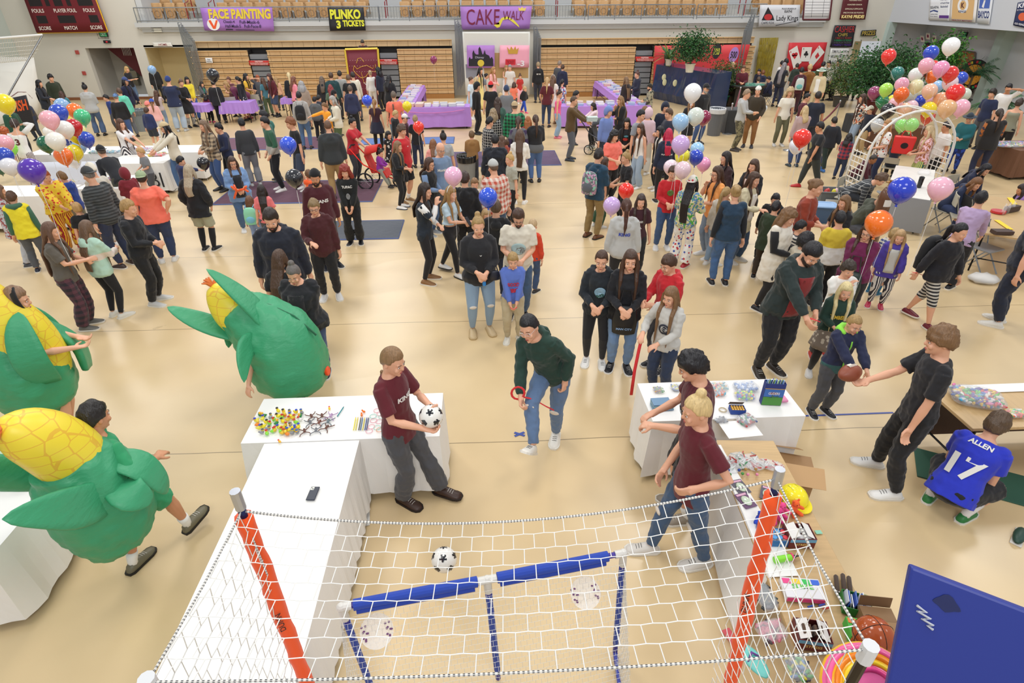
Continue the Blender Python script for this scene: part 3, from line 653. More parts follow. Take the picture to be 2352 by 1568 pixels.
# ---- flat things in a quadrilateral: corners are tl, tr, br, bl
def sign(name,label,cat,q,base,items,group=None,th=.012,gloss='paper',frame=None,basename='panel'):
    q=[Vector(v) for v in q]; n=(q[1]-q[0]).cross(q[3]-q[0]).normalized()
    if n.dot(CAM-q[0])<0: n=-n
    c=sum(q,Vector())/4; root=empty(name,c,0,label,cat,group); q=[v-c for v in q]
    def Q(u,v,d=0): return q[3].lerp(q[2],u).lerp(q[0].lerp(q[1],u),v)+n*d
    mb=MB(); N=10; pts=[Q(i/N,j/4) for j in range(5) for i in range(N+1)]; f=[]
    sag=[p+n*(.012*math.sin(i*1.9)) for i,p in enumerate(pts)] if gloss=='paper' and basename=='paper' else pts
    for j in range(4):
        for i in range(N): a=j*(N+1)+i; f.append((a,a+1,a+N+2,a+N+1))
    mb.add(sag,f); o=mb.build(basename,mat(base,gloss),root,smooth=True); s=o.modifiers.new('thick','SOLIDIFY'); s.thickness=th; s.offset=0
    lay=0; byc={}
    for it in items:
        k,cl=it[0],it[1]
        if k=='n': # new layer
            lay+=1; continue
        kk=(lay,k,cl); mb=byc.setdefault(kk,MB()); d=th/2+.004+lay*.004+(.012 if basename=='paper' else 0)
        if k=='t':
            txt,u0,v0,u1,v1=it[2:7]; vs,fs=text_geo(txt,it[7] if len(it)>7 else .015,.0); xs=[v.x for v in vs]; ys=[v.y for v in vs]; x0,x1,y0,y1=min(xs),max(xs),min(ys),max(ys)
            mb.add([Q(u0+(u1-u0)*(v.x-x0)/(x1-x0),v0+(v1-v0)*(v.y-y0)/(y1-y0),d) for v in vs],fs)
        elif k=='p': mb.add([Q(u,v,d) for u,v in it[2]],[tuple(range(len(it[2])))])
        elif k=='e':
            u,v,ru,rv=it[2:6]; mb.add([Q(u+ru*math.cos(a),v+rv*math.sin(a),d) for a in[2*math.pi*i/28 for i in range(28)]],[tuple(range(28))])
        elif k=='r': u0,v0,u1,v1=it[2:6]; mb.quad(Q(u0,v0,d),Q(u1,v0,d),Q(u1,v1,d),Q(u0,v1,d))
        elif k=='l': # stroke polyline
            pts=it[2]; w_=it[3]; mb.tube([Q(u,v,d) for u,v in pts],(w_),5)
    for (l,k,cl),mb in byc.items():
        o=mb.build({'t':'lettering','p':'painted_shape','e':'painted_disc','r':'painted_block','l':'painted_line'}[k],mat(cl,'paper'),root)
    if frame:
        fw_,fc=frame; mb=MB()
        for a,b in((0,1),(1,2),(2,3),(3,0)): mb.tube([q[a]+n*.01,q[b]+n*.01],fw_,4)
        mb.build('frame',mat(fc,'paper'),root)
    return root
def wq(pts,Y): return [wl(x,y,Y) for x,y in pts]
sign('scoreboard','maroon basketball scoreboard with yellow frame high on the left wall','scoreboard',[(-19.69,30.25,4.5),(-16.72,30.25,4.5),(-16.64,30.25,2.88),(-19.7,30.25,2.85)],'6e1420',[
 ('r','1c1416',.05,.62,.23,.8),('r','1c1416',.28,.62,.34,.8),('r','1c1416',.40,.62,.52,.78),('r','1c1416',.58,.62,.64,.8),('r','1c1416',.74,.62,.95,.8),('r','1c1416',.08,.22,.22,.4),('r','1c1416',.38,.22,.62,.4),('r','1c1416',.82,.22,.95,.4),
 ('t','e8dcd4','FOULS',.05,.47,.22,.56,.02),('t','e8dcd4','PLAYER FOUL',.36,.47,.68,.56,.02),('t','e8dcd4','FOULS',.78,.47,.94,.56,.02),('t','e8dcd4','SCORE',.06,.06,.23,.15,.02),('t','e8dcd4','MATCH',.42,.06,.6,.15,.02),('t','e8dcd4','SCORE',.79,.06,.96,.15,.02),('t','e8dcd4','PERIOD',.38,.84,.6,.93,.02)],th=.15,frame=(.035,'d8a81c'),basename='casing')
# gallery: slab, kerb, steps, rail
mb=MB(); mb.box((.6,32.6,2.95),(31.6,4.4,.25)); [mb.box((.6,33.2+.9*i,3.15+.22*i),(31.6,.9+1.8*(2-i),.3)) for i in range(3)]; st(mb.build('trim_gallery_floor',mat('b6b6b2','paper')))
mb=MB(); mb.box((.5,30.36,3.12),(31.8,.14,.18)); mb.box((.5,30.42,3.0),(31.6,.1,.08)); st(mb.build('trim_gallery_ledge',mat('c6c8c8','paper')))
for i,(a,b) in enumerate(((306,867),(870,1345),(1352,1597),(1603,1762))):
    x0,x1=wl(a,19,30.3).x,wl(b,10,30.3).x; t=empty('guard_rail',((x0+x1)/2,30.3,3.2),0,['longest steel guard rail, left end of the gallery','steel guard rail over the left middle of the gallery','rounded steel guard rail right of the aisle on the gallery','short steel guard rail at the right end of the gallery'][i],'railing'); w_=(x1-x0)/2
    for z in(.59,.08): MB().tube([(-w_,0,z),(w_,0,z)],.022,8).build('rail_tube',STEEL,t)
    k=int(w_*2/1.4)+1
    for j in range(k+1): MB().tube([(-w_+2*w_*j/k,0,0),(-w_+2*w_*j/k,0,.59)],.02,6).build('rail_post',STEEL,t)
    mb=MB(); nb=int(w_*2/.13); [mb.tube([(-w_+2*w_*j/nb,0,.08),(-w_+2*w_*j/nb,0,.59)],.006,4,cap=False) for j in range(nb)]; tag(mb.build('rail_bars',STEEL,t),kind='stuff')
# stadium seats
def seat():
    t=empty('stadium_seat'); a=mat('c8a070','plastic')
    mb=MB(); rows=[]
    for z in(0,.1,.3,.4,.43): 
        w_=.2+.035*(z>0)-(.03 if z>.42 else 0); rows.append([Vector((w_*u,-.02+.04*abs(u)**2*-1+.03+zz+.04*(z-.2),.38+z)) for u,zz in((-1,0),(-.5,0),(0,0),(.5,0),(1,0),(1,.025),(.5,.025),(0,.025),(-.5,.025),(-1,.025))])
    mb.loft(rows); mb.build('backrest',a,t,smooth=True)
    mb=MB(); rows=[]
    for z,w_ in((-.01,.1),(.03,.18),(.2,.21),(.38,.2)): rows.append([Vector((w_*u,-.1+zz,.2+z)) for u,zz in((-1,0),(0,-.03),(1,0),(1,.03),(0,.03),(-1,.03))])
    mb.loft(rows); pan=mb.build('seat',mat('b58c5e','plastic'),t)
    mb=MB(); mb.tube([(.13*math.cos(x),-.135,.38+.12*math.sin(x)) for x in[2*math.pi*i/14 for i in range(15)]],.006,4); mb.build('seat_rim',mat('8a683e','plastic'),pan)
    for s in(-1,1): MB().tube([(s*.22,.0,0),(s*.22,0,.45),(s*.22,-.15,.48)],.02,5).build('leg',mat('a58456','metal'),t)
    return t
def dup(root,loc,rz=None,label=None,group=None):
    r=root.copy(); COL.objects.link(r); r.location=loc
    if rz is not None: r.rotation_euler=(0,0,rz)
    if label: r['label']=label
    if group: r['group']=group
    for c in root.children:
        d=c.copy(); COL.objects.link(d); d.parent=r
        for e in c.children:
            f=e.copy(); COL.objects.link(f); f.parent=d
    return r
s0=seat(); s0['category']='seat'; first=True
for row,(Y,z) in enumerate(((31.35,3.15),(32.3,3.42))):
    for bi,(a,b) in enumerate(((-15.0,-13.1),(-12.05,-4.7),(-3.7,3.44),(4.5,12.2),(13.4,16.1))):
        n=int((b-a)/.575); lb='tan folding stadium seat in the %s gallery row, %s block'%(('front','second')[row],('far left','left','middle','right','far right')[bi])
        gp='stadium seats, %s row %s block'%(('front','second')[row],('far left','left','middle','right','far right')[bi])
        for i in range(n):
            loc=(a+.3+i*.575,Y,z)
            if first: s0.location=loc; s0['label']=lb; s0['group']=gp; first=False
            else: dup(s0,loc,None,lb,gp)
for x,l in((-13.35,'left'),(-4.3,'second'),(-12.3,'paired left'),(3.75,'middle'),(12.75,'right')):
    t=MB(); t.tube([(0,0,0),(0,0,.85),(0,.35,.9),(0,.7,1.1),(0,.7,.25)],.022,6); o=t.build('aisle_handrail',mat('8e1f2a','gloss')); o.location=(x,31.2,3.1); tag(o,'red tube handrail in the %s gallery aisle'%l,'handrail')
# ---- pulled back bleachers
def bmat():
    m,nt,b=nodes('bleacher board'); b.inputs['Roughness'].default_value=.5
    tc=nt.nodes.new('ShaderNodeTexCoord'); sp=nt.nodes.new('ShaderNodeSeparateXYZ'); nt.links.new(tc.outputs['Object'],sp.inputs[0])
    a=nt.nodes.new('ShaderNodeMath'); a.operation='MULTIPLY'; a.inputs[1].default_value=2.1; nt.links.new(sp.outputs[0],a.inputs[0])
    f=nt.nodes.new('ShaderNodeMath'); f.operation='FRACT'; nt.links.new(a.outputs[0],f.inputs[0]); g=nt.nodes.new('ShaderNodeMath'); g.operation='LESS_THAN'; g.inputs[1].default_value=.025; nt.links.new(f.outputs[0],g.inputs[0])
    n=nt.nodes.new('ShaderNodeTexNoise'); n.inputs['Scale'].default_value=6; nt.links.new(tc.outputs['Object'],n.inputs['Vector'])
    c=mixc(nt,None,n.outputs[0],col('d2ae7e'),col('e8c898')); mixc(nt,b,g.outputs[0],c,col('8e6c48')); return m
BM=bmat(); BN=mat('dab682','wood'); GAP_SHADE=mat('1e1a18','paper')  # near-black for the frame blocks: shade of the gaps put into the colour
def bank(x0,x1,label,rows=8,top=2.13,z0=.2):
    t=empty('bleacher_bank',((x0+x1)/2,29.6,0),0,label,'bleachers'); w_=x1-x0
    MB().box((0,.35,top/2),(w_-.02,.5,top-.04)).build('frame',GAP_SHADE,t)
    dz=(top-z0)/rows
    for i in range(rows):
        z=z0+dz*i; r=MB().box((0,.06-.012*i,z+dz*.45),(w_,.08,dz*.78)).build('bench_riser',BM,t); MB().box((0,.02-.012*i,z+dz*.89),(w_,.16,dz*.13)).build('bench_nosing',BN,r)
    MB().box((0,.02,.1),(w_,.1,.2)).build('kick_board',mat('a8763e','wood'),t)
def steps(x0,x1,label):
    t=empty('bleacher_steps',((x0+x1)/2,29.6,0),0,label,'steps'); w_=x1-x0
    MB().box((0,.4,.98),(w_,.4,1.95)).build('frame',GAP_SHADE,t)
    for i in range(8): MB().box((0,.1,.2+i*.235),(w_-.02,.12,.2)).build('step',mat('7f8388','paper'),t)
def toprow(x0,x1,label): 
    t=empty('bleacher_top_row',((x0+x1)/2,30.1,0),0,label,'bleachers'); w_=x1-x0; MB().box((0,-.02,2.32),(w_,.1,.24)).build('bench_riser',BM,t); MB().box((0,-.04,2.45),(w_,.2,.03)).build('bench_nosing',BN,t); MB().box((0,.2,1.1),(w_,.15,2.2)).build('frame',GAP_SHADE,t)
toprow(-12.9,-1.25,'rear bench row across the whole left bleacher'); toprow(2.83,13.0,'rear bench row across the whole right bleacher')
bank(-12.96,-10.45,'leftmost bank of folded wooden bleachers with a paper notice'); steps(-10.42,-9.6,'grey folded steps between the two left bleacher banks')
bank(-9.57,-4.6,'wide bank of folded wooden bleachers behind the maroon game board'); steps(-4.55,-3.76,'grey folded steps right of the maroon game board'); bank(-3.73,-1.24,'bank of folded wooden bleachers left of the cake walk panel')
bank(2.82,7.26,'bank of folded wooden bleachers right of the cake walk panel'); steps(7.3,8.1,'grey folded steps beside the black draped stage'); bank(8.14,12.9,'bank of folded bleachers mostly behind red paper')
CAU=[('t','white','CAUTION',.3,.68,.7,.92,.03),('t','white','DO NOT CLIMB, STAND OR SIT ON',.06,.46,.94,.6,.01),('t','white','SEATS WHEN IN THE CLOSED POSITION',.06,.27,.94,.41,.01),('t','white','IT WILL DAMAGE THE UNDERSTRUCTURE',.08,.08,.92,.22,.01)]
for (a,b,c,d),l in (((571,139,617,150),'between the two left bleacher banks'),((870,136,912,148),'right of the maroon game board'),((1459,130,1502,141),'beside the black draped stage')):
    sign('caution_sign','red CAUTION sign on grey steps '+l,'sign',wq(((a,b),(c,b),(c+2,d),(a+2,d)),29.52),'c0241c',CAU,gloss='plastic')
sign('paper_notice','white paper FACE PAINTING notice taped to the leftmost bleachers','notice',wq(((471,133),(487,133),(489,145),(474,145)),29.45),'e8e8e8',[('t','444444','Face',.3,.55,.7,.85),('t','444444','Painting',.15,.15,.85,.45)])
def poles(px,py0,px2,py1,n,sp_,label,Y=29.9):
    t=empty('folded_guard_rails',wl(px,py0,Y),0,label,'railing'); 
    for i in range(n):
        h=wl(px,py0,Y).z-.35-.09*i; MB().tube([(i*sp_,-.1*i,-.08*i),(i*sp_,-.1*i,-h-.0),(i*sp_+.14,-.1*i,-h),(i*sp_+.14,-.1*i,-.08*i),(i*sp_,-.1*i,-.08*i)],.018,6,cap=False).build('rail_tube',STEEL,t)
poles(408,52,0,0,9,.09,'grey stack of folded guard rails at the left bleacher end'); poles(1044,45,0,0,6,.045,'grey folded guard rails left of the cake walk panel'); poles(1226,62,0,0,6,.03,'grey folded guard rails right of the cake walk panel'); poles(1728,30,0,0,9,-.07,'grey stack of folded guard rails left of the gold curtain')
# ---- banners and posters
sign('face_painting_banner','purple paper FACE PAINTING banner on the gallery rail','banner',wq(((460,18),(625,17),(630,72),(470,70)),30.2),'a878c8',[('t','e8cf3c','FACE PAINTING',.1,.52,.97,.95,.045),('e','eeeeee',.145,.28,.09,.27),('n',''),('p','ef5a24',[(.08,.45),(.115,.47),(.15,.2),(.19,.47),(.215,.45),(.165,.08),(.13,.08)]),('t','3a2a50','Cheek-4',.29,.34,.45,.46),('t','3a2a50','Full-Mask-6',.52,.32,.8,.46),('t','3a2a50','Half-Mask-5',.31,.14,.53,.28),('t','3a2a50','Full-Face-8',.58,.14,.82,.28),('r','2a2030',.31,.03,.41,.08),('r','2a2030',.45,.03,.72,.055)],basename='paper')
sign('game_banner','black paper 3 TICKETS game banner on the gallery rail','banner',wq(((752,17),(835,17),(840,70),(758,71)),30.2),'22242a',[('t','dfe03a','PLINKO',.05,.5,.9,.92,.045),('t','dfe03a','3',.2,.1,.32,.45,.05),('t','dfe03a','TICKETS',.38,.18,.98,.46,.045)],basename='paper')
sign('cake_walk_banner','purple paper CAKE WALK banner with yellow worm on the rail','banner',wq(((1057,15),(1222,14),(1216,66),(1061,68)),30.2),'ac7cc8',[('t','7c1a40','CAKE',.08,.2,.55,.88,-.0),('t','7c1a40','WALK',.6,.4,.9,.8,-.005),('p','e8d84a',[(.47,.18),(.52,.06),(.56,.1),(.6,.4),(.68,.45),(.78,.22),(.85,.06),(.83,.18),(.76,.4),(.66,.56),(.58,.5),(.53,.28)]),('p','e8cf6a',[(.82,.8),(.81,.96),(.84,.9),(.86,.98),(.89,.9),(.92,.96),(.91,.8)])],basename='paper')
sign('sponsor_banner','white fox logo sponsor banner on the right end of the rail','banner',wq(((1746,11),(1838,11),(1835,61),(1742,62)),30.2),'c8cad0',[('t','33343c','PROUD SPONSOR OF',.55,.78,.9,.86),('t','2a2a32','KAYHI',.62,.64,.8,.76,.03),('t','1c1c24','Lady Kings',.43,.2,.97,.52,.01),('t','3a3a44','CAPE FOX',.06,.13,.38,.24),('p','1c1c22',[(.06,.3),(.2,.9),(.34,.5),(.38,.3)]),('n',''),('e','b8282c',.22,.45,.1,.14),('l','1c1c24',[(.42,.06),(.9,.25)],.012)])
sign('record_board','white ruled record board high on the right wall','board',wq(((1850,-28),(1914,-28),(1905,45),(1844,45)),30.3),'e4e4e6',[('r','3a3a42',.05,.1+.09*i,.95,.108+.09*i) for i in range(10)]+[('r','3a3a42',.3,.08,.31,.95),('r','3a3a42',.72,.08,.73,.95)],frame=(.04,'5a2028'))
sign('pride_poster','maroon sportsmanship PRIDE poster high on the right wall','poster',wq(((1938,-10),(1997,-10),(1987,45),(1928,45)),30.3),'5a1a22',[('t','e8dcc0','PLAYERS PLAY.',.25,.78,.75,.84,.02),('t','e8dcc0','COACHES COACH.',.2,.6,.78,.66,.02),('t','e8dcc0','OFFICIALS OFFICIATE.',.14,.42,.84,.48,.02),('t','e8dcc0','SPECTATORS BE POSITIVE.',.1,.26,.9,.32,.02),('t','f0d890','KAYHI PRIDE!',.06,.05,.94,.2,.05)])
sign('cashier_poster','black CASHIER CHIPS poster taped left of the prize doorway','poster',wq(((1917,58),(1966,58),(1957,108),(1906,108)),30.4),'24242a',[('t','c23838','CASHIER',.05,.68,.97,.96,.0),('t','c8b04a','CHIPS',.25,.5,.68,.64,.0),('t','b04038','1 RED = 1 TICKET',.15,.38,.9,.46,.01),('t','2f9a60','5 GREEN = 5 TICKET',.12,.27,.92,.35,.01),('t','5a5a62','10 BLACK TICKET',.12,.17,.92,.24,.01),('t','5a3aa0','1 PURPLE = TICKET',.1,.06,.94,.14,.01)],basename='paper')
sign('price_sheet','white handwritten price sheet under the CASHIER poster','poster',wq(((1908,111),(1951,111),(1944,150),(1901,150)),30.4),'dcdcd8',[('t','9a9aa0','SMALL-200',.1,.75,.9,.92),('t','9a9aa0','MEDIUM-300',.08,.45,.92,.62),('t','9a9aa0','LARGE',.1,.15,.6,.3)],basename='paper')
sign('prizes_sign','black PRIZES sign with gold letters above the right doorway','sign',wq(((1979,70),(2013,68),(2011,82),(1976,83)),30.4),'26262a',[('t','b8a04a','PRIZES',.06,.12,.94,.88,.02)],basename='paper')
sign('home_sign','white HOME sign above the second left doorway','sign',wq(((350,98),(392,98),(397,107),(353,107)),30.42),'e6e4dc',[('t','8c2a34','HOME',.3,.2,.75,.8)])
sign('red_wall_paper','red paper backdrop with chip numbers behind the plants','backdrop',wq(((1504,105),(1723,102),(1700,190),(1500,190)),29.2),'cf3a40',[('e','26262a',.15,.72,.045,.2),('e','26262a',.66,.84,.045,.2),('e','b088d0',.85,.74,.05,.2),('n',''),('t','c8c84a','50',.125,.62,.175,.8,.03),('t','c8c84a','100',.63,.74,.69,.92,.03),('t','2a2030','500',.815,.65,.885,.83,.03)],basename='paper')
sign('card_poster','red poster with three ace playing cards behind the dealer','poster',wq(((1812,98),(1900,97),(1886,163),(1805,163)),30.35),'cc3038',[('p','ece6e0',[(.02,.72),(.22,.9),(.4,.3),(.2,.08)]),('p','ece6e0',[(.36,.84),(.62,.84),(.62,.34),(.36,.34)]),('p','ece6e0',[(.66,.6),(.8,.9),(.98,.66),(.7,.12),(.6,.3)]),('n',''),('e','cc3038',.15,.58,.045,.06),('e','cc3038',.22,.6,.045,.06),('p','cc3038',[(.105,.56),(.265,.58),(.2,.42)]),('p','cc3038',[(.74,.52),(.8,.66),(.86,.54),(.79,.42)]),('e','202024',.49,.66,.03,.045),('e','202024',.46,.59,.03,.045),('e','202024',.52,.59,.03,.045),('r','202024',.48,.48,.5,.6),('t','cc3038','A',.05,.64,.09,.72),('t','202024','A',.39,.75,.42,.82),('t','cc3038','A',.77,.78,.81,.85)],basename='paper')
def strips(q,label,c,name,n=60):
    q=[Vector(v) for v in q]; mb=MB(); ce=sum(q,Vector())/4; rnd=random.Random(3)
    for i in range(n):
        u=i/n; a=q[0].lerp(q[1],u)-ce; b=q[3].lerp(q[2],u)-ce; w_=(q[1]-q[0])/n*1.05; k=6
        for j in range(k): 
            p=a.lerp(b,j/k); r_=a.lerp(b,(j+1)/k); y1=Vector((0,-.03*rnd.random(),0)); y2=Vector((0,-.03*rnd.random(),0)); mb.quad(p+y1,p+w_+y2,r_+w_+y1,r_+y2)
    o=mb.build(name,mat(c,'metal')); o.location=ce; tag(o,label,'curtain'); return o
strips(wq(((1745,87),(1789,86),(1770,180),(1733,180)),30.3),'gold tinsel door curtain on the wall right of the bleachers','d8c860','tinsel_curtain')
# cake walk booth wall
sign('booth_panel','white and cork display panel behind the cake walk princesses','panel',wq(((1062,73),(1217,73),(1216,218),(1070,218)),29.3),'dcdcd6',[('r','b89866',.3,.28,.98,.68),('r','8a8c98',.02,.28,.2,.5),('r','d8d8d0',.02,.7,.98,.98)],th=.1)
sign('castle_poster','purple poster with black castle silhouette on the cake walk panel','poster',wq(((1072,104),(1136,104),(1136,156),(1073,156)),29.1),'ae7cc8',[('p','201c26',[(.06,.08),(.06,.4),(.1,.5),(.14,.4),(.2,.42),(.2,.66),(.24,.8),(.28,.66),(.34,.6),(.42,.6),(.42,.85),(.46,.95),(.5,.85),(.56,.6),(.6,.62),(.64,.8),(.68,.62),(.8,.55),(.84,.42),(.9,.5),(.95,.38),(.95,.08)]),('n',''),('t','a8a4b4','Disney',.3,.4,.62,.52),('e','d8c040',.5,.22,.12,.15)],basename='paper')
sign('crown_poster','pink poster with gold crown and red ticket on the cake walk panel','poster',wq(((1148,104),(1216,104),(1215,155),(1147,155)),29.1),'f0a8bc',[('p','c89a3a',[(.3,.62),(.24,.94),(.34,.78),(.38,.96),(.46,.8),(.52,.97),(.56,.8),(.64,.9),(.6,.62)]),('r','d02838',.2,.12,.54,.38),('n',''),('t','8c1824','TICKET',.24,.18,.5,.32),('t','ece6ea','-3',.6,.06,.84,.32,.03)],basename='paper')
# right wall pieces
def rq(pts,X): return [sw(x,y,X) for x,y in pts]
sign('agency_banner','white power agency banner high on the right side wall','banner',rq(((2136,-5),(2184,-10),(2180,48),(2133,46)),19.55),'e2e4e8',[('t','33383f','SEAPA',.06,.5,.48,.62,.02),('p','3a4a80',[(.05,.4),(.25,.46),(.46,.4),(.44,.34),(.22,.4),(.06,.34)]),('t','3a4a70','Proud Supporter',.52,.82,.98,.9),('t','3a4a70','of Kayhi Kings',.54,.68,.96,.76),('t','3a4a70','Basketball',.56,.54,.9,.62),('r','5a3080',.52,.1,.98,.22),('t','6a6a74','Southeast Alaska',.08,.24,.44,.3),('t','6a6a74','Power Agency',.08,.14,.44,.2)])
sign('court_banner','tan basketball court GO KINGS banner on the right side wall','banner',rq(((2184,-16),(2248,-22),(2240,52),(2180,48)),19.55),'e4e0dc',[('r','d8b078',.1,.08,.9,1),('n',''),('e','ececec',.5,.55,.2,.26),('n',''),('e','d8b078',.5,.55,.12,.16),('n',''),('t','5a3030','K',.44,.46,.56,.64,.04),('t','3a4a70','GO',.42,.72,.58,.79,.02),('t','3a4a70','KINGS',.36,.31,.64,.38,.02),('t','8c3040','HEALTHY MATTERS',.12,.02,.88,.06)])
sign('propeller_banner','white and blue propeller banner on the right side wall','banner',rq(((2250,-22),(2284,-26),(2272,56),(2243,53)),19.55),'dfe3ea',[('r','4a68b8',.1,.45,.85,1),('n',''),('e','ececec',.45,.72,.08,.04),('p','ececec',[(.42,.7),(.3,.5),(.45,.46),(.52,.68)]),('p','ececec',[(.4,.74),(.12,.8),(.1,.95),(.4,.8)]),('p','ececec',[(.52,.76),(.8,.85),(.85,.98),(.55,.84)]),('t','2c3c74','BAYCO',.08,.16,.92,.38,.03)])
sign('basketball_banner','navy basketball GO KINGS banner at the right edge of the wall','banner',rq(((2338,6),(2372,0),(2362,66),(2327,58)),19.55),'26305a',[('t','e4e4ec','KHS',.08,.76,.9,.96,.03),('t','e4e4ec','IS THE BEST',.08,.64,.8,.7),('e','d8603a',.5,.4,.26,.16),('t','e4e4ec','GO KINGS',.08,.06,.8,.14,.02)])
t=empty('spinner_wheel',(21.1,25.95,1.2),R(22),'large casino spinner wheel in red, black and yellow beside palm leaves','wheel')
def disc(mb,r,x,n=40): mb.loft([[Vector((x-.0,r*math.cos(2*math.pi*i/n),r*math.sin(2*math.pi*i/n))) for i in range(n)],[Vector((x-.03,r*math.cos(2*math.pi*i/n),r*math.sin(2*math.pi*i/n))) for i in range(n)]])
for r_,x,c,nm in((.6,0,'1c1c20','board'),(.4,-.035,'e0a02a','face'),(.1,-.07,'1c1c20','hub')): mb=MB(); disc(mb,r_,x); mb.build(nm,mat(c if nm!='face' else 'dots/d8962a/7a3a20/2a5a3a'),t)
for i in range(30):
    a=2*math.pi*i/30; mb=MB(); mb.box((0,0,0),(.02,.085,.1),M_=Matrix.Rotation(-a,3,'X')); mb.v=[(x-.045,y+.5*math.sin(a),z+.5*math.cos(a)) for x,y,z in mb.v]; mb.build('segment',mat(('c0303a','1c1c20','d8c23a','c0303a','1c1c20','2f8a4a')[i%6]),t)
def exit_sign(loc,rz,label,n):
    t=empty('exit_sign',loc,rz,label,'sign'); MB().box((0,0,0),(.36,.06,.2)).build('housing',mat('26282a'),t); MB().box((0,-.035,0),(.3,.01,.15)).build('face',mat('39c07a','plastic'),t)
    mb=MB(); text_on(mb,'EXIT',(0,-.045,-.05),(1,0,0),(0,0,1),.1,.22,.02); mb.build('lettering',mat('e8f4ec','plastic'),t)
    mb=MB(); [mb.tube([(x,-.1,-.16),(x,-.1,.16)],.006,4) for x in(-.22,-.07,.07,.22)]; [mb.tube([(-.24,-.1,z),(.24,-.1,z)],.006,4) for z in(-.15,0,.15)]; mb.build('wire_guard',mat('1e1e20','metal'),t)
exit_sign(wl(238,79,30.4),0,'green EXIT sign in wire guard below the scoreboard',0); exit_sign(sw(2213,79,21.4),R(-78),'green EXIT sign in wire guard on the right side wall',0)
for q,l in((wl(246,96,30.4),'small black shot clock light over the stair doorway'),(sw(2210,101,21.4),'small black shot clock light by the right side door')):
    t=empty('clock_light',q,0 if q.x<0 else R(-80),l,'light'); MB().box((0,0,0),(.3,.06,.12)).build('housing',mat('1e1e20'),t); MB().ell((0,-.04,0),(.05,.015,.03),8,5).build('lamp',mat('ff3040','plastic'),t)
for q,l in((wl(363,69,30.4),'white emergency light above the second left doorway'),(sw(2103,58,21.4),'white emergency light above the right side alcove')):
    t=empty('emergency_light',q,0,l,'light'); MB().box((0,0,0),(.34,.1,.16)).build('housing',mat('d8d4c4','plastic'),t,bev=.01); mb=MB(); [mb.tube([(-.25,-.09,z),(.25,-.09,z)],.006,4) for z in(-.1,0,.1)]; mb.build('wire_guard',mat('3a3a3c','metal'),t)
for x,y,l in((177,120,'upper'),(193,168,'lower')): t=MB().box((0,0,0),(.16,.04,.16)); o=t.build('fire_alarm',mat('b04a44','plastic'),bev=.01); o.location=wl(x,y,30.46); tag(o,l+' red and white alarm box on the wall left of the stairs','alarm')
q=rq(((2200,115),(2240,121),(2232,215),(2192,215)),21.55); t=sign('door_1','','',q,'a86c3c',[('r','8e8e90',.48,0,.52,1),('r','8e8e90',.06,.45,.4,.5),('r','8e8e90',.6,.45,.94,.5)],th=.05,frame=(.04,'6a5a4c'),basename='door_leaf',gloss='wood'); t['kind']='structure'
for k in('label','category'): 
    if k in t: del t[k]
sign('club_poster','black welcome poster with playing cards behind the tall plants','poster',rq(((2125,96),(2146,100),(2142,125),(2119,120)),21.4),'26262a',[('t','d02c34','TO',.35,.45,.65,.75,.04),('t','e8e4dc','CASINO',.1,.1,.9,.3),('n','')],basename='paper')
for i,(x,y) in enumerate(((2119,88),(2131,82),(2144,88))):
    t=sign('playing_card','white court card fanned above the welcome poster, %s one'%('left','middle','right')[i],'playing card',rq(((x-4+i*2-2,y-7),(x+5+i*2-2,y-6),(x+5,y+9),(x-4,y+8)),21.35),'e8e2d8',[('e','b83038',.5,.5,.25,.25),('n',''),('e','2a3a80',.5,.5,.1,.15)])
# floor mats
def matt(x0,x1,y0,y1,c,l):
    t=empty('floor_mat',((x0+x1)/2,(y0+y1)/2,0),0,l,'mat'); MB().box((0,0,.008),(x1-x0,y1-y0,.012)).build('carpet',mat('heather/%s/%s'%c),t); mb=MB(); a,b=(x1-x0)/2,(y1-y0)/2
    mb.tube([(-a,-b,.006),(a,-b,.006),(a,b,.006),(-a,b,.006),(-a,-b,.006)],(.02),4); mb.build('edging',mat('5a6a9a','rubber'),t)
matt(-9.3,-5.3,19.5,21.3,('5a2f48','6c4058'),'purple runner mat behind the line of teenagers'); matt(-6.5,-2.7,13.85,15.75,('4a1f38','5c3048'),'large maroon floor mat under the stroller line'); matt(-1.4,2.3,16.95,18.7,('4c3458','5c4468'),'purple floor mat between the cake tables and the crowd'); matt(-3.3,-1.78,11.35,12.45,('4a5058','565c66'),'dark grey floor mat near the middle of the hall'); matt(-2.0,-.95,19.98,20.95,('4a6aa8','5878b4'),'blue floor mat in front of the cake table'); matt(-4.1,-3.0,20.0,20.9,('5072b0','6080bc'),'blue floor mat left of the coral t-shirt')
for pts,l in ((((3.65,5.23),(4.83,5.23)),'blue tape line where the football child stands'),):
    mb=MB(); mb.box(((pts[0][0]+pts[1][0])/2,5.23,.003),(1.2,.025,.003)); tag(mb.build('tape_line',mat('3a50a0','plastic')),l,'tape')
mb=MB(); mb.box((.33,5.09,.004),(.13,.03,.003),.5); mb.box((.33,5.09,.005),(.13,.03,.003),-.5); tag(mb.build('tape_cross',mat('3a50a0','plastic')),'blue tape cross on the floor beside the kicker','tape')
# ---------------------------------------------------------------- everyone on the floor
p=person
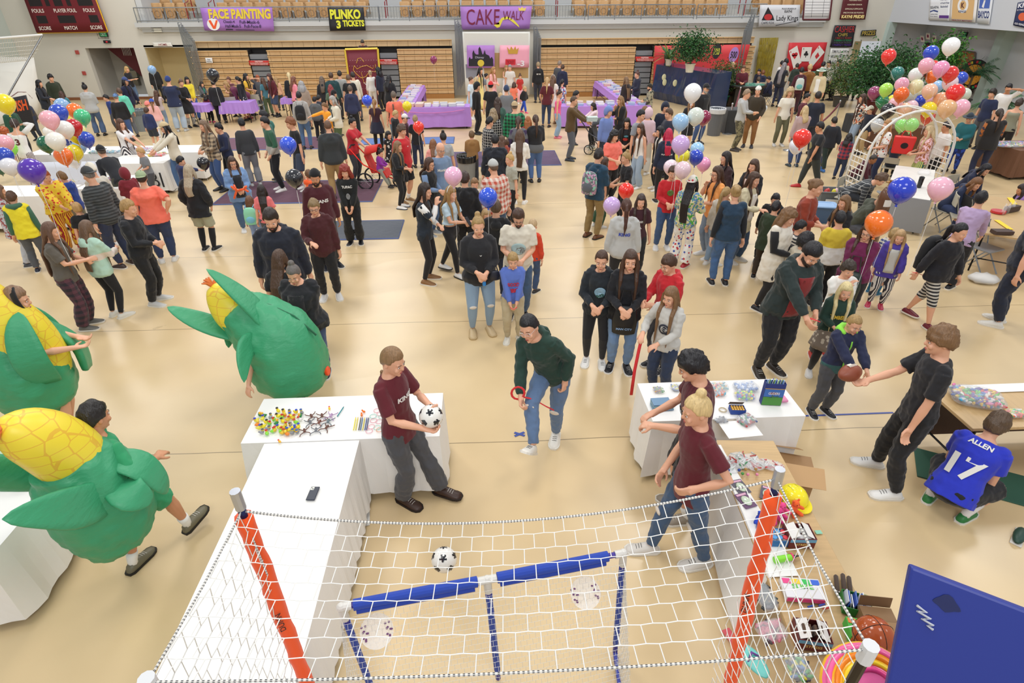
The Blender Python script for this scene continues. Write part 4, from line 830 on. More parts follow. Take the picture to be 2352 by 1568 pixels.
# nearest figures
A1=p(906,803,1150,52,'braid:8a6a48','tee:maroon','wide:dgrey','dbrown+201510',dict(L=(.05,-.17,.66),R=(.055,-.19,.6),fL=(.1,-.17),fR=(.03,.0)),'person in maroon t-shirt and charcoal jeans holding a football beside the prize table',lean=-3,bside=.1,hp=18,prints=(('KINGS','white',.71,.05,.2),),palm=(0,.2,1),curl=45)
A2=p(1580,812,1180,-78,'mop:hblack','jersey:vstripe/5a1a26/4c1420','shorts:black','94897a',dict(L=(.05,-.2,.62),R=(.05,-.19,.62)),'person with curly dark hair in pinstriped maroon jersey and black shorts behind the toy table',hem=.4,hp=22,lean=6,socks='white',sockh=.3,prints=(('KAYHI','black',.66,.07,.22),),curl=50)
A3=p(1598,912,1285,-62,'bun:blond','jersey:maroon','jeans:denim','d9d4cc',dict(L=(.13,-.05,.6),R=(.1,-.09,.52),fL=(.06,.1),fR=(.05,-.13)),'person with blond bun in maroon football jersey and ripped jeans by the toy table',hp=12,lean=3,prints=(('LADY','lgrey',.745,.06,.18,1),),hem=.44,rip=1,g=.93)
A4=p(1207,728,1015,-22,'braid:hblack','hood:dgreen','jeans:5d7699','e8e4da',dict(L=(.1,-.06,.52),R=(.07,-.25,.62),fR=(-.02,-.36),zR=.2,pR=-40,fL=(.02,.03),lean=24,side=-12),'person in dark green hoodie and ripped jeans mid kick on one leg',glasses='c9b6b0',fly=1,rip=1,hp=4,curl=60)
A5=p(2168,752,1118,-66,'mop:lbrown','polo:black','trousers:15161b','white+ddd8cc',dict(R=(.04,-.25,.64),L=(.12,-.06,.48),fR=(.15,-.04),fL=(.09,.0)),'person in black polo shirt and black joggers handing over a brown football',lean=3,palm=(0,.2,1),bang=.03)
A6=p(1972,728,950,42,'buzz:dblond','hood:split/2d5a5c/1d2444/.75','trousers:dgrey','black+white','give','child in teal and navy zip jacket with lime hood taking the brown football',lean=4,hp=16,open='lime',openw=.05,hoodc='lime',curl=15)
A7=p(1098,499,765,8,'bun:dblond','hood:black','skinny:ldenim','c4ac84+b89f74','front','person with curly top bun in black hoodie, pale ripped jeans and tan slides',rip=1,lace=0,g=1.22,prints=(('v','white',.72,.014,.035),))
A8=p(1178,583,783,4,'short:dblond','long:rblue','jogger:b9ab8c','dcd8cc','low','child in blue GOOD VIBES sweatshirt and beige joggers standing in front',prints=(('GOOD','red',.665,.055,.17),('VIBES','red',.6,.055,.17)))
A9=p(1191,484,728,2,'short:hbrown','tee:cream','jeans:denim','black','front','bearded person in glasses and cream palm tree t-shirt behind the GOOD VIBES child',g=1.2,beard='3a2a20',glasses=1,hp=25,blobs=((0,.67,.11,.09,'a9c4c4'),(.03,.66,.07,.05,'7a7f7c')))
p(1383,578,836,-2,'braid:hbrown','hood:161e26','skinny:black','white','front','person with braids in navy lake print hoodie, black leggings and white sneakers',g=1.0,blobs=((0.02,.685,.075,.075,'8fb3c9'),(.02,.66,.06,.035,'2f5a52')))
A11=p(1450,577,848,4,'long:hbrown','coat:14151c','jeans:6e8cb4','black+white','front','person with long dark hair in black puffer coat holding a black drawstring bag',g=1.0,hem=.46,hp=2)
p(1533,588,846,-45,'short:hbrown','hood:red','trousers:dgrey','black','phone','person in bright red hoodie holding a white cup behind the long haired one',hp=18)
A13=p(1541,662,912,-28,'clong:lbrown','long:c4c2bc','jeans:ddenim','white',dict(L=(.02,-.16,.58),R=(.11,-.16,.62)),'person with very long brown hair in pale grey crest sweatshirt holding red ribbon',g=1.05,hp=10,blobs=((0.02,.67,.07,.07,'2c3140'),(.02,.67,.045,.045,'c4c2bc'),(.02,.67,.03,.03,'2c3140')))
A14=p(1879,566,855,40,'short:hblack','jacket:23302f','trousers:1c1d22','2c241e',dict(R=(.04,-.28,.62),L=(.06,-.2,.6)),'bearded person in dark green jacket over red shirt holding a red ribbon out',g=1.2,open='8e2a2c',lean=12,hp=28,hoodie=1,beard='3a2e28')
A15=p(1948,652,862,20,'long:e6cf98','hood:dgreen','skirt:dots/8b7f74/d8cfc0','e4e1dc','front','child with pale blond hair in green gold lettered hoodie and spotted skirt',leg='black',prints=(('TIMBERS','gold',.66,.05,.2),),skz=.33,g=1.0)
p(1955,602,820,30,'mop:3b3028','tee:f0efe9','trousers:dgrey','c0342c','chin','child in white t-shirt and maroon shawl with hand at mouth',open='5e1522')
A17=p(2072,530,705,8,'long:b89568','coat:4a3a9c','jogger:vstripe/e4e0dc/2a2a38','c33552',dict(L=(.12,-.12,.5),R=(.14,0,.47)),'child with long fair hair in purple raincoat, striped leggings and pink boots',open='c9c9c4',hem=.42,socks='c33552',sockh=.45)
p(2060,525,675,160,'short:dblond','long:hstripe/d4d2c8/3a4c86','shorts:9a7a5a','2d6c8c','stand','small child in striped fleece and teal rain boots behind the purple raincoat',socks='2d6c8c',sockh=.6,hem=.4)
A19=p(1998,515,745,-8,'mid:hbrown','long:plum','trousers:black','dbrown','low','person in plum sweater and glasses holding a dark green padded coat',g=1.3,glasses=1)
A20=p(2215,515,742,62,'pony:hblack','jacket:181820','capri:hstripe/1b1b20/c8c4bc','6e1b2c+e8e4da','walk','person in black fleece jacket and patterned knee tights with black backpack',g=1.12,bfront=1)
p(2260,440,660,170,'short:hblack','long:b79fc4','wide:black','black+e8e4da','lean','person in lilac sweatshirt and wide black trousers at the craft table',lean=14,waist=.5,fem=False)
p(2400,470,745,-95,'short:hbrown','tee:1f2432','trousers:1c2438','dcd8cf','stand','heavy person in navy t-shirt and navy trousers cut by the right edge',g=1.3,lean=3)
A23=p(1819,482,710,65,'curly:lbrown','vest:e4ded0','skinny:black','black+e6e2da','front','person with curly hair in long white padded vest over black sleeves',sleeve='15151a',hem=.33,g=1.15,hp=12)
p(1856,538,735,140,'afro:hblack','long:c9c0ac','trousers:d8d0bc','black+white','stand','child with tight black curls in cream sweater beside the white padded vest')
p(1845,508,1.3,100,'short:hblack','long:hstripe/2a2c34/d8d4cc','trousers:black','black','front','child with short black hair in striped knit behind the curly haired person')
A26=p(1786,462,640,165,'short:hblack','coat:2b3a24','trousers:3c3024','black+e4e0d6','front','child in dark olive coat and brown camouflage trousers seen from behind',hem=.4)
p(1784,446,1.3,10,'short:hblack','jacket:black','trousers:black','black','stand','child with dark hair half hidden behind the olive coat')
p(1933,486,700,-160,'short:hblack','long:band/e3e1dc/d8be3a/1.0/2','trousers:black','black','stand','child in glasses with yellow and white colour block hoodie seen from behind',g=1.05)
p(1882,413,650,78,'updo:lbrown','cardigan:rust','long_skirt:e4dfd2','brown','front','person with messy updo in rust red knit sweater and black bag',fem=True,skw=.09)
p(1942,450,1.5,-40,'long:lbrown','tee:black','trousers:dgrey','black','front','child with long light brown hair in black t-shirt beside the gas cylinder')
p(1737,397,600,60,'clong:hbrown','coat:c9bf9f','flare:denim','d6d0c4','one','person with long brown hair in beige trench coat and flared jeans',open='e6e2da',hem=.36)
p(1733,367,1.65,-30,'long:hbrown','jacket:black','jeans:black','black','phone','person with long straight brown hair in black jacket behind the beige coat',open='e0c3b8')
p(1692,425,653,195,'updo:dblond','vest:1f3a52','jeans:3f608c','black+e4e0d6','stand','person in navy padded vest and blue jeans seen from behind',sleeve='141720',hem=.48,g=1.06,fem=True)
p(1671,430,1.45,150,'pony:dblond','long:c8c0b4','jeans:ldenim','white','stand','child with fair ponytail between the orange t-shirt and navy vest')
p(1648,383,590,-55,'mid:hbrown','tee:f2a35a','jeans:8496ac','white','chin','person in pale orange t-shirt and glasses laughing toward the clown',glasses=1,g=1.05)
p(1668,349,1.65,-62,'long:241c1c','long:3a2428','trousers:black','black','stand','person with long black hair and glasses in dark brown sweater',glasses='c9c0b8')
A37=p(1594,405,612,160,'long:1d1716','tunic:floral/d9cfa0/5b86b0/4fa03a','wide:dots/e9e6e0/c23a42/3a56a8','b03038','hold','clown in patchwork smock, spotted trousers and painted cap holding balloon strings',hat='capback:dots/d9d6cc/2f8a3c/c23a42',hem=.45)
p(1547,383,572,10,'short:hbrown','long:c4202a','jeans:3a5680','white','front','person in bright red sweatshirt with head hidden behind white balloons',blobs=((0,.71,.06,.06,'5a7a3a'),))
p(1537,296,1.68,-170,'mid:cherry','hood:1d2740','skinny:black','black','stand','person with cherry red hair in navy hoodie with white lettering',prints=(('PUHARA JOE','white',.66,.04,.26,1),))
p(1516,291,437,-70,'long:hblack','long:e4e1da','jeans:black','e8e4da','stand','person with long black hair in white sweater and black bag strap')
p(1471,285,432,-50,'clong:hbrown','tank:e9e6e0','wide:9db2c8','white','stand','person with long brown hair in white tank top and baggy pale jeans',waist=.6)
p(1492,249,401,160,'hood:pink','hood:d9bcc4','wide:e0dbd0','white','stand','person in pale pink hoodie with hood up and cream trousers')
p(1475,253,1.82,60,'short:hblack','tee:8d929a','trousers:black','black','stand','person with dark quiff in grey t-shirt and lanyard near pink hoodie')
p(1481,245,1.65,-40,'short:lbrown','jacket:17181f','trousers:black','black','stand','person in black jacket half hidden behind the lanyard wearer')
p(1441,272,1.6,-5,'clong:1f1614','tee:black','trousers:black','black','front','person with long black curls in black graphic t-shirt',blobs=((0,.68,.08,.035,'b6332c'),(0.02,.73,.06,.025,'4f90a0')))
p(1413,301,1.62,35,'curly:hblack','blouse:salmon','wide:17171b','black','front','person with black curls in salmon batwing top and black trousers',g=1.15)
A47=p(1378,342,546,150,'short:251c1a','jacket:1d4058','trousers:8b7448','brown+262626','front','person in teal blue padded jacket and khaki trousers with holographic backpack',hoodie=1,waist=.55)
p(1391,362,522,120,'mid:hbrown','tee:222a38','wide:2e5238','white','stand','person in navy t-shirt and green trousers beside the padded blue jacket')
p(1437,350,1.6,-70,'bun:dblond','tee:15151a','trousers:black','black','front','person with fair top bun in black t-shirt clutching a checked flannel',g=1.05)
p(1440,457,690,-175,'pony:4b2a1e','hood:b9bab8','skinny:black','black','stand','person with very long auburn ponytail in light grey KING hoodie from behind',g=1.1,prints=(('KING','royal',.68,.05,.18,1),))
p(1474,448,1.5,5,'mid:3f302a','tee:3b1722','trousers:black','black','stand','child with long dark hair in maroon KINGS BALL t-shirt',prints=(('KINGS','white',.69,.035,.15),('BALL','white',.62,.035,.12)))
p(1400,246,1.72,50,'hood:black','hood:7187c4','trousers:2c3040','black','stand','person in periwinkle blue hoodie with hood up',g=1.12)
p(1425,222,1.65,-60,'clong:94704a','cardigan:17171c','trousers:black','black','chin','person with light brown curls in long black cardigan',g=1.12)
p(1362,237,340,-70,'bob:211816','hood:ebd0d8','trousers:black','b9c0b4','give','child in pastel tie dye hoodie receiving a stack of cake boxes')
A55=p(1320,221,368,82,'buzz:5a4638','jacket:5b4526','trousers:5b5f68','2c3440','give','balding person in brown jacket and grey slacks handing over cake boxes')
p(1325,209,1.65,100,'short:hblack','tee:camo/7d8a68/2e3a2a','trousers:black','black','stand','person in leafy green shirt behind the brown jacket')
p(1287,208,317,85,'bun:3a2820','tank:ee5a96','wide:8fa9c6','e2788c','stand','person in hot pink tank top and light baggy jeans with dark bun',waist=.6)
p(1257,178,292,178,'pony:c2a070','tee:5a1522','skinny:2c3a58','1c1c22','pocket','person with long fair ponytail in maroon t-shirt and slate leggings')
p(1271,173,284,165,'long:6a4c38','dress:e3d9cf','skirt:e3d9cf','8a6a44','stand','person in short cream dress with white headband and tan boots',hat='band:white',skz=.36)
p(1292,182,1.55,150,'pony:hblack','tee:floral/e4e4e6/2c56b0/c23a42','jeans:ldenim','white','stand','person with black ponytail and red bow in blue patterned top')
p(1286,140,235,150,'short:8c7c70','jacket:4a4c52','trousers:dgrey','black','stand','person with grey hair in charcoal jacket near folded bleachers')
p(1293,149,240,170,'short:hbrown','hood:1b2342','trousers:1d2430','black','stand','person in navy hoodie in front of the charcoal jacket')
p(1236,143,236,190,'short:a08a68','hood:15161b','trousers:2b3040','black','stand','person in black hoodie with white back lettering by the cake walk wall',prints=(('SEE YOU','white',.7,.05,.2,1),))
p(1206,199,259,60,'short:c8a878','jacket:1b1d22','trousers:2a50c0','hotpink','walk','small child in black jacket and bright blue trousers')
p(1195,171,238,20,'bun:5a3a28','tee:c2302c','trousers:pink','white','stand','small child in red top with pink jacket round the waist')
p(1181,189,1.2,160,'bob:4a2c20','tee:f07e62','trousers:dgrey','white','stand','small child in coral t-shirt near the princess dresses')
p(1163,150,228,5,'clong:a88858','gown:ece8ea','long_skirt:e9e6ea','white','phone','person in long white gown looking at a phone',skw=.14)
p(1171,149,1.6,-10,'short:8c8c90','tee:ddd9d4','trousers:lgrey','white','stand','person in pale shirt behind the white gown')
p(1134,154,1.65,50,'mid:b0824e','long:f0b4ae','long_skirt:efb4bc','white','front','person with auburn blond hair in pink princess dress',skw=.14)
p(1118,169,1.42,90,'updo:hblack','tee:7b8088','trousers:dgrey','black','lean','person in slate grey t-shirt leaning over the cake walk desk',fem=True)
p(1104,155,1.68,60,'clong:hblack','gown:ead98a','long_skirt:ecd98c','white','stand','person with black curls and tiara in yellow ball gown',hat='tiara:gold',skw=.16)
p(1083,177,1.55,70,'updo:5a4030','tee:cfe0ec','skirt:b4cfe4','white','stand','person with pinned brown hair in pale blue dress',fem=True)
p(1095,177,1.5,120,'mid:c8ac80','tee:dfe6ee','trousers:lgrey','white','stand','child with light hair and headband in white top',hat='band:sky')
p(1097,190,308,70,'hood:black','hood:131318','trousers:131318','17171b','stand','person in black and white panda pajama with hood up',g=1.1,waist=.6)
p(1127,188,1.75,175,'short:hblack','tee:17181d','trousers:black','black','stand','person in red cap and black t-shirt seen from behind',hat='capback:d0252c')
p(1163,197,1.72,180,'short:hbrown','tee:74777c','trousers:dgrey','black','stand','person in navy knit cap and grey t-shirt from behind',hat='beanie:2c3c5c')
p(1150,214,1.3,170,'bob:c9ac7c','tee:4a6aa0','trousers:black','black','stand','blond child tucked behind the grey t-shirt and knit cap')
p(1143,224,1.7,178,'mid:3f2c22','tee:3b5e52','jeans:black','black','stand','person with brown hair in green t-shirt with sunburst back print',g=1.25,blobs=((0,.7,.09,.09,'b9a65a',1),(0,.7,.06,.05,'3f8090',1)))
p(1182,234,1.78,180,'buzz:7a6a58','plaid:plaid/17201a/1f8a5a','trousers:black','black','stand','broad person in green and black buffalo plaid jacket with cap',g=1.35,hat='capback:b9a27c')
p(1133,252,1.5,175,'curly:a08a6c','plaid:grid/1c1d22/dcdad4','jeans:black','black','stand','child with sandy curls in black and white checked shirt')
p(1126,269,1.65,120,'short:hblack','plaid:grid/22242a/cfcdc8','trousers:black','black','stand','person with short dark hair in black and white flannel')
p(1124,289,1.35,178,'short:a88a5c','hood:e3ddcc','trousers:dgrey','black','stand','blond child in cream hoodie from behind near the grey mat')
p(1191,268,1.65,176,'pony:4a382e','tee:6a6c72','trousers:3b2c50','black','stand','person with long dark ponytail in grey t-shirt with purple sleeves',g=1.1,sleeve='3b2c50')
p(1213,268,1.5,175,'long:a4602e','tee:8a3030','trousers:dgrey','black','stand','person with long ginger hair beside the green plaid jacket')
p(1230,264,418,-170,'pony:4a3428','hood:split/5f6266/1c1d22/.98','jeans:4a689a','black+e4e0d6','front','person with brown ponytail in black and grey top and blue jeans',g=1.15)
p(1194,298,468,178,'clong:5d4433','long:ece8e0','skinny:black','e9e6e0','front','person with waist length brown hair in white sweater and black leggings')
p(1153,312,1.35,175,'clong:5d4030','tee:a04a3a','trousers:dgrey','black','stand','child with long brown hair between two dark hoodies')
p(1167,318,1.12,180,'short:5a4030','tee:floral/9a3a3a/3a4c70','jeans:denim','black','stand','child with short brown hair in red patterned shirt')
p(1137,309,1.72,180,'short:hblack','hood:191e2a','trousers:black','black','stand','heavy person with black hair in dark navy hoodie from behind',g=1.3)
p(1083,301,423,180,'short:6e5232','hood:9a7242','trousers:3a3c42','black+white','front','child in tan brown hoodie and dark joggers from behind')
p(1017,304,1.6,-175,'bun:1f1816','tee:a2a4a6','trousers:dgrey','black','stand','person with black bun in light grey t-shirt from behind')
p(994,320,1.4,178,'long:8c6040','tee:f4aaa0','trousers:dgrey','white','stand','child with long auburn hair in pale coral t-shirt')
p(1012,328,1.82,25,'n','tee:7890b0','trousers:dgrey','black','stand','tall person with shaved head and glasses in blue Moraine t-shirt',glasses='777777',prints=(('Moraine','white',.68,.06,.24),),hp=12) if 0 else p(1012,328,1.82,25,'bald:lbrown','tee:7890b0','trousers:dgrey','black','stand','tall person with shaved head and glasses in blue grey lettered t-shirt',glasses='777777',prints=(('Moraine','white',.69,.06,.24),),hp=12,fem=False)
p(987,363,540,60,'bob:4a3024','vest:17181d','jeans:46628c','8f9396','front','person with short brown hair in black fleece vest over blue shirt',sleeve='7189ac',g=1.1,glasses=1)
A96=p(977,422,648,72,'mid:2c1f1a','tee:1a2430','skinny:black','8b6239','chin','person with dark hair in black t-shirt over white sleeves, hand at mouth',sleeve='e4e2de')
A97=p(1037,429,632,50,'mid:a5804f','crop:bcd3e0','skinny:black','e4e2de+222222','phone','person with wavy blond hair in pale blue crop top looking at phone',hat='band:white',fL=(.03,.18),fR=(.03,-.1),waist=.59)
p(1067,395,1.7,175,'short:3a2620','hood:131419','trousers:black','black','stand','person with dark brown hair in black hoodie behind the crop top',g=1.15)
p(1090,411,1.35,5,'short:8a6844','tee:d8d4cc','jeans:denim','black','stand','child with brown fringe peeking out beside the rubbish bin')
p(1131,368,1.78,-150,'buzz:6a5444','plaid:plaid/b9503c/dccfc2','jeans:denim','brown','stand','broad person in red checked shirt and grey mesh cap',g=1.3,hat='cap:b9bbb9')
p(1169,354,515,-65,'bun:c8a468','tee:a8a89a','wide:16171b','c9a080','stand','person with blond top bun in sage grey t-shirt and black trousers')
p(1139,460,688,178,'short:5a4632','hood:131418','jeans:242e4a','17171b','stand','person in black hoodie from behind with blue balloon overhead')
p(1116,482,1.15,20,'mid:b8986a','tee:c9c4bc','jeans:denim','white','stand','small child with fair hair peeking past the black hoodie')
A103=p(1225,503,672,155,'buzz:c0a47c','long:d2401f','jeans:3b5074','2c2a28','stand','small child with buzzed blond hair in orange red sweater and rubber boots',hem=.47)
# left middle
p(923,287,465,50,'mop:5a4436','tee:c4202a','shorts:15161c','8a6840','stand','heavy person with brown curls in red t-shirt and black shorts',g=1.3,prints=(('~','white',.74,.02,.04),),socks='white',sockh=.25)
p(892,302,1.15,40,'bob:1c1614','dress:dots/17181d/d8d6d0','skirt:dots/17181d/d8d6d0','black','stand','small child with black bob in black and white flowered dress')
p(914,325,478,70,'clong:8a6a4c','cardigan:15161b','skinny:black','e8e6e2+26324a','front','person with long ombre hair in black shirt and leggings with white sneakers')
p(953,265,385,175,'short:a58c64','tee:17181e','trousers:1f2a48','black','stand','child in black t-shirt and navy trousers behind the red balloon')
p(930,263,1.45,60,'buzz:hbrown','tee:4a1a28','trousers:black','black','stand','child in white cap and maroon shirt near the cake table',hat='cap:e6e4e0',brim='2c2a40')
p(909,254,1.4,70,'short:c8aa76','hood:17181d','trousers:black','black','stand','blond child in black hoodie near the cake table')
p(903,210,1.75,178,'braid:6a5c50','tee:f0765e','jeans:5a7494','brown','stand','person with long braid in coral t-shirt from behind',g=1.15,fem=False)
p(893,173,1.65,150,'mid:15131a','tunic:17181d','trousers:black','black','front','person with black hair and chain strap in loose black top',g=1.2)
p(859,228,345,170,'pony:9a7448','dress:381c2c','skirt:1e2036','black','stand','person with fair ponytail in maroon top over navy dress and leggings',leg='black',skz=.35)
p(867,156,1.68,-130,'curly:17141a','jacket:1d2338','trousers:black','black','stand','person with black curls in navy jacket by the maroon peg board')
p(849,162,252,-170,'updo:b8a080','long:e9e6e2','trousers:e6e3de','white','point','person all in white reaching toward the maroon peg board')
p(832,93,1.62,0,'short:3c362f','jacket:3a2228','trousers:black','black','front','person in dark sweater leaning over the top of the maroon peg board',z0=.98,hp=35)
p(803,197,314,175,'short:5c4c40','hood:2a3050','trousers:17181d','black','stand','person with short brown hair and glasses in navy hoodie and black trousers')
p(809,166,1.75,-170,'short:2f2620','vest:e2ddca','trousers:dgrey','black','stand','person in cream vest close to the maroon peg board',sleeve='d8d2bf')
p(799,172,1.7,178,'short:6a503c','tee:17181c','trousers:black','black','stand','person in black t-shirt watching the maroon peg board',g=1.12)
p(779,163,1.75,175,'short:1c1816','tee:a4a6a4','trousers:dgrey','black','stand','person with black hair in light grey shirt in the peg board line')
p(759,167,1.78,178,'short:4a3426','hood:1e4348','trousers:black','black','stand','person with brown hair in dark teal hoodie from behind',g=1.15)
p(738,176,1.65,175,'mid:6c5c50','hood:1c1c22','trousers:black','black','stand','person with light brown hair in black hoodie beside the dark teal one')
p(758,195,1.55,178,'mid:8e3434','tee:5c7058','trousers:dgrey','black','stand','person with red dyed hair in sage green top')
p(767,208,1.5,70,'mid:1c1a1c','hood:17181d','trousers:black','black','stand','person in black beanie and black hoodie facing sideways',hat='beanie:131318')
p(761,221,352,-75,'bob:a8a49e','jacket:dcd6c4','jeans:4a5c3a','brown','front','person with short grey hair in cream shirt jacket holding a brown bag',open='3c4a4c')
p(743,237,1.45,-60,'short:7c5a38','long:f6a52c','trousers:dgrey','black','point','child in bright orange shirt pointing to one side')
p(722,222,1.4,160,'short:15131a','hood:5c5f62','trousers:black','black','stand','child with black hair in dark grey hoodie behind the orange shirt')
p(732,219,1.28,120,'short:1b1816','hood:2c3140','trousers:black','black','stand','child with black hair in slate hoodie tucked behind two others')
A130=p(685,211,342,170,'short:15131a','hood:a9a8a6','jeans:4a6894','black','stand','person with black hair in light grey hoodie wearing black backpack')
p(691,188,1.62,178,'curly:a3a2a4','plaid:heather/8a7468/b8a898','trousers:dgrey','black','stand','person with grey curls in speckled tan sweater and black bag')
p(662,167,270,178,'pony:dcc898','coat:17191f','skinny:black','6a7080','stand','person with platinum ponytail in long black parka and grey boots',hem=.4)
p(674,176,1.6,120,'mid:7a4a3a','tee:ee8fa0','trousers:dgrey','black','stand','person in pink top half hidden behind the black parka')
p(616,170,268,-60,'clong:4a2a28','hood:5a1622','shorts:3a4a66','17171b','pocket','person with long auburn hair in maroon hoodie and denim shorts',socks='17171b',sockh=.2)
p(633,178,1.3,170,'mid:a8865a','long:d8a888','trousers:dgrey','black','stand','person with fair hair in tan top at the face painting')
p(587,179,258,178,'mid:4e342a','tee:232b44','jeans:9db4cc','black','stand','person with brown hair in navy t-shirt and light jeans from behind')
p(602,178,1.45,-160,'mid:5c3c2c','tee:4a7c8c','trousers:5a6a4c','black','stand','child with brown hair in teal top beside navy t-shirt')
p(591,173,1.5,10,'short:a2502a','tee:5c6068','trousers:dgrey','black','head','person with ginger hair scratching the head')
p(564,169,265,70,'long:17141a','tee:e8b83a','overalls:3a4c80','black','front','person with long black hair in mustard top and blue overalls',waist=.6)
p(543,176,1.6,-120,'pony:1d1817','long:17181d','skirt:dots/1b1b20/d8d4cc','black','stand','person with dark hair in black top and spotted skirt')
p(523,177,1.5,-40,'short:6a4434','tee:6a3a44','trousers:dgrey','black','phone','child with brown hair near the face painting')
p(516,188,272,-80,'long:b08a58','cardigan:6c2c4a','skirt:5a2444','8a2a3c','bend','person with long blond hair in plum cardigan bending over the table',g=1.05)
p(488,184,283,172,'short:17171b','coat:17181e','trousers:131318','17171b','stand','person in black padded coat behind the large black balloon',hem=.42,g=1.1)
p(463,188,1.2,40,'mid:2c2422','cardigan:5c6068','trousers:black','black','sit','person in grey cardigan and teal top seated at face painting',open='2f8a80')
p(472,218,1.0,150,'mid:2a201e','tee:7c2438','trousers:black','hotpink','stand','small child in maroon top at the purple face painting table')
p(428,177,277,15,'bob:17141a','long:f2dc3a','overalls:3a64b0','black','low','person with black bob in yellow shirt and blue dungarees',waist=.66)
p(414,182,292,30,'short:6a5040','long:17171c','skirt:17171c','17171b','front','person in black dress, striped stockings and yellow goggles on the head',fem=True,socks='hstripe/17171b/d8d4cc',hat='band:gold')
p(384,176,302,168,'buzz:5c4c40','tee:1f2a4c','wide:a4b4c4','lgrey','front','broad person in navy t-shirt, blue knit cap and pale jeans',g=1.25,hat='beanie:223a78',sleeve='15181f',fem=False)
p(349,151,237,10,'short:17171b','jacket:17171b','trousers:15161b','black','stand','person in black jacket with face hidden by pale blue balloon')
p(357,208,294,160,'clong:5a3c2c','long:d8c6c4','jeans:8ea4c0','white','reach','person with long brown hair in pale pink top and jeans')
p(347,228,1.3,172,'pony:8a6040','long:f0b8b4','trousers:dcdce4','white','stand','child with ponytail and royal blue cap in light pink sweater',hat='capback:2c50b0')
p(338,233,1.15,120,'short:8a6a50','tee:f0a090','trousers:dgrey','white','stand','small child in pink knit cap',hat='beanie:f08c84')
p(335,247,340,150,'short:4a3024','hood:232f5c','shorts:2a2f3c','white','stand','child in navy hooded windbreaker and dark shorts',socks='white',sockh=.3)
p(290,153,239,40,'bob:c8a468','tee:1c1c22','jeans:5c7494','black','cross','person with blond bob in black top with red coat over arms')
p(286,178,292,50,'mid:1c1a20','jacket:1d2140','skinny:5a2436','17171b','walk','person in navy jacket, blue cap and maroon leggings',hat='cap:3c4c80')
p(271,203,315,-160,'short:5a4030','hood:aqua','trousers:6a6e74','black+white','stand','person in mint teal hoodie and grey joggers from behind')
p(264,216,325,170,'buzz:8a8078','long:15161b','jeans:3c5890','black','stand','person in black sweater and blue camouflage cap carrying a pink bag',g=1.2,hat='capback:camo/6a8cb8/3c5888',fem=False)
p(240,218,1.3,-80,'short:17141a','tee:233a80','trousers:dgrey','black','stand','child with black hair in royal blue t-shirt')
p(192,193,312,168,'bun:17141a','hood:b4b5b6','flare:4a5e80','17171b','front','person with black bun in light grey hoodie and flared jeans',g=1.12)
p(139,210,1.35,170,'mid:4a2c20','hood:3c7c8c','trousers:dgrey','black','stand','child with brown hair in teal jacket behind the balloon cluster')
p(114,171,1.75,20,'mop:17141a','hood:2b3424','trousers:black','black','stand','person with dark curls in olive green hoodie by the white backdrop',g=1.05)
p(88,184,1.65,60,'long:15131a','coat:1d222e','trousers:black','black','front','person with long black hair in dark parka by the white backdrop',hem=.4,hoodie=1)
p(50,228,322,-30,'short:15131a','jacket:camo/2c344a/4a4238','trousers:2c3444','17171b','stand','child with black hair in dark camouflage jacket')
p(16,240,1.6,30,'short:17171b','long:1f4a3a','trousers:black','black','stand','person in dark green top behind the yellow balloon')
p(31,275,432,150,'mop:3a2820','tank:ece9e6','jogger:vstripe/e8e4e2/4a2430','white','head','player in white number 3 basketball jersey and striped trousers',prints=(('3','5e1522',.64,.15,.1,1),),hem=.45,sleeve='e8e6e4',fem=False,lean=8)
p(275,274,1.62,40,'long:5a3a2a','tee:e9e6e6','skirt:vstripe/e8e4e2/2a2630','white','give','person with long brown hair in white number 13 jersey behind the toy table',prints=(('13','2c2430',.64,.07,.1),),skz=.35)
p(318,340,1.25,-70,'short:c8a06a','tee:7c7f84','trousers:dgrey','black','front','blond child in grey t-shirt at the corner of the white table')
p(373,282,436,-75,'mid:17141a','hood:ddd5c2','jeans:4c6c98','d8d2c4','give','person in beige cap and cream hoodie with black waist bag',hat='cap:cdb890',fL=(.03,.14),fR=(.03,-.08))
p(414,360,1.2,80,'short:15131a','hood:232f5c','trousers:dgrey','black','point','child with black hair in navy holding out a black balloon')
p(227,335,1.75,-160,'buzz:6a5c50','tee:171a22','trousers:3c3c30','black','lean','person in black cap and navy shirt bending over the prize table',hat='capback:15161c',sleeve='171a22',lean=48,fem=False)
p(281,387,1.35,-160,'hood:black','hood:7a1e2c','trousers:dgrey','black','front','child in maroon hoodie with hood up by the white table')
p(321,394,600,172,'short:3a2820','tee:f5755f','jeans:2c3a5c','e4e2de','hip1','broad person in coral t-shirt, green cap and blue jeans',g=1.4,hat='capback:9aab86',fem=True)
p(292,460,697,62,'short:b08c58','hood:17191f','trousers:15161a','c9c8c4','front','child with fair crew cut in black hoodie and black sweatpants',g=1.1)
p(195,385,612,-150,'buzz:7a7470','plaid:hstripe/4a4e50/2a2e30','jeans:2a3450','3a2c28','stand','person in dark cap and charcoal striped fleece with red ribbon',hat='capback:3a3e40',g=1.05,fem=False,lean=6)
p(204,376,1.6,-160,'buzz:6a5c50','long:c9c4b8','trousers:c9c4bc','white','stand','person in white cap behind the charcoal fleece',hat='beanie:e4dfd0')
p(172,466,1.25,-170,'short:c49a60','tee:17181c','shorts:8a8a80','black','stand','child with sandy hair in black t-shirt by the clown')
p(136,395,1.42,-135,'short:7c5c38','hood:2a48a0','trousers:8a8878','black','give','child in royal blue hoodie handing something to the clown')
p(100,392,575,20,'short:b0582c','tunic:dots/f0cc38/d0402a','wide:vstripe/e8c030/a02a22','c03030','give','clown in yellow spotted smock and red striped trousers',g=1.15,hem=.5)
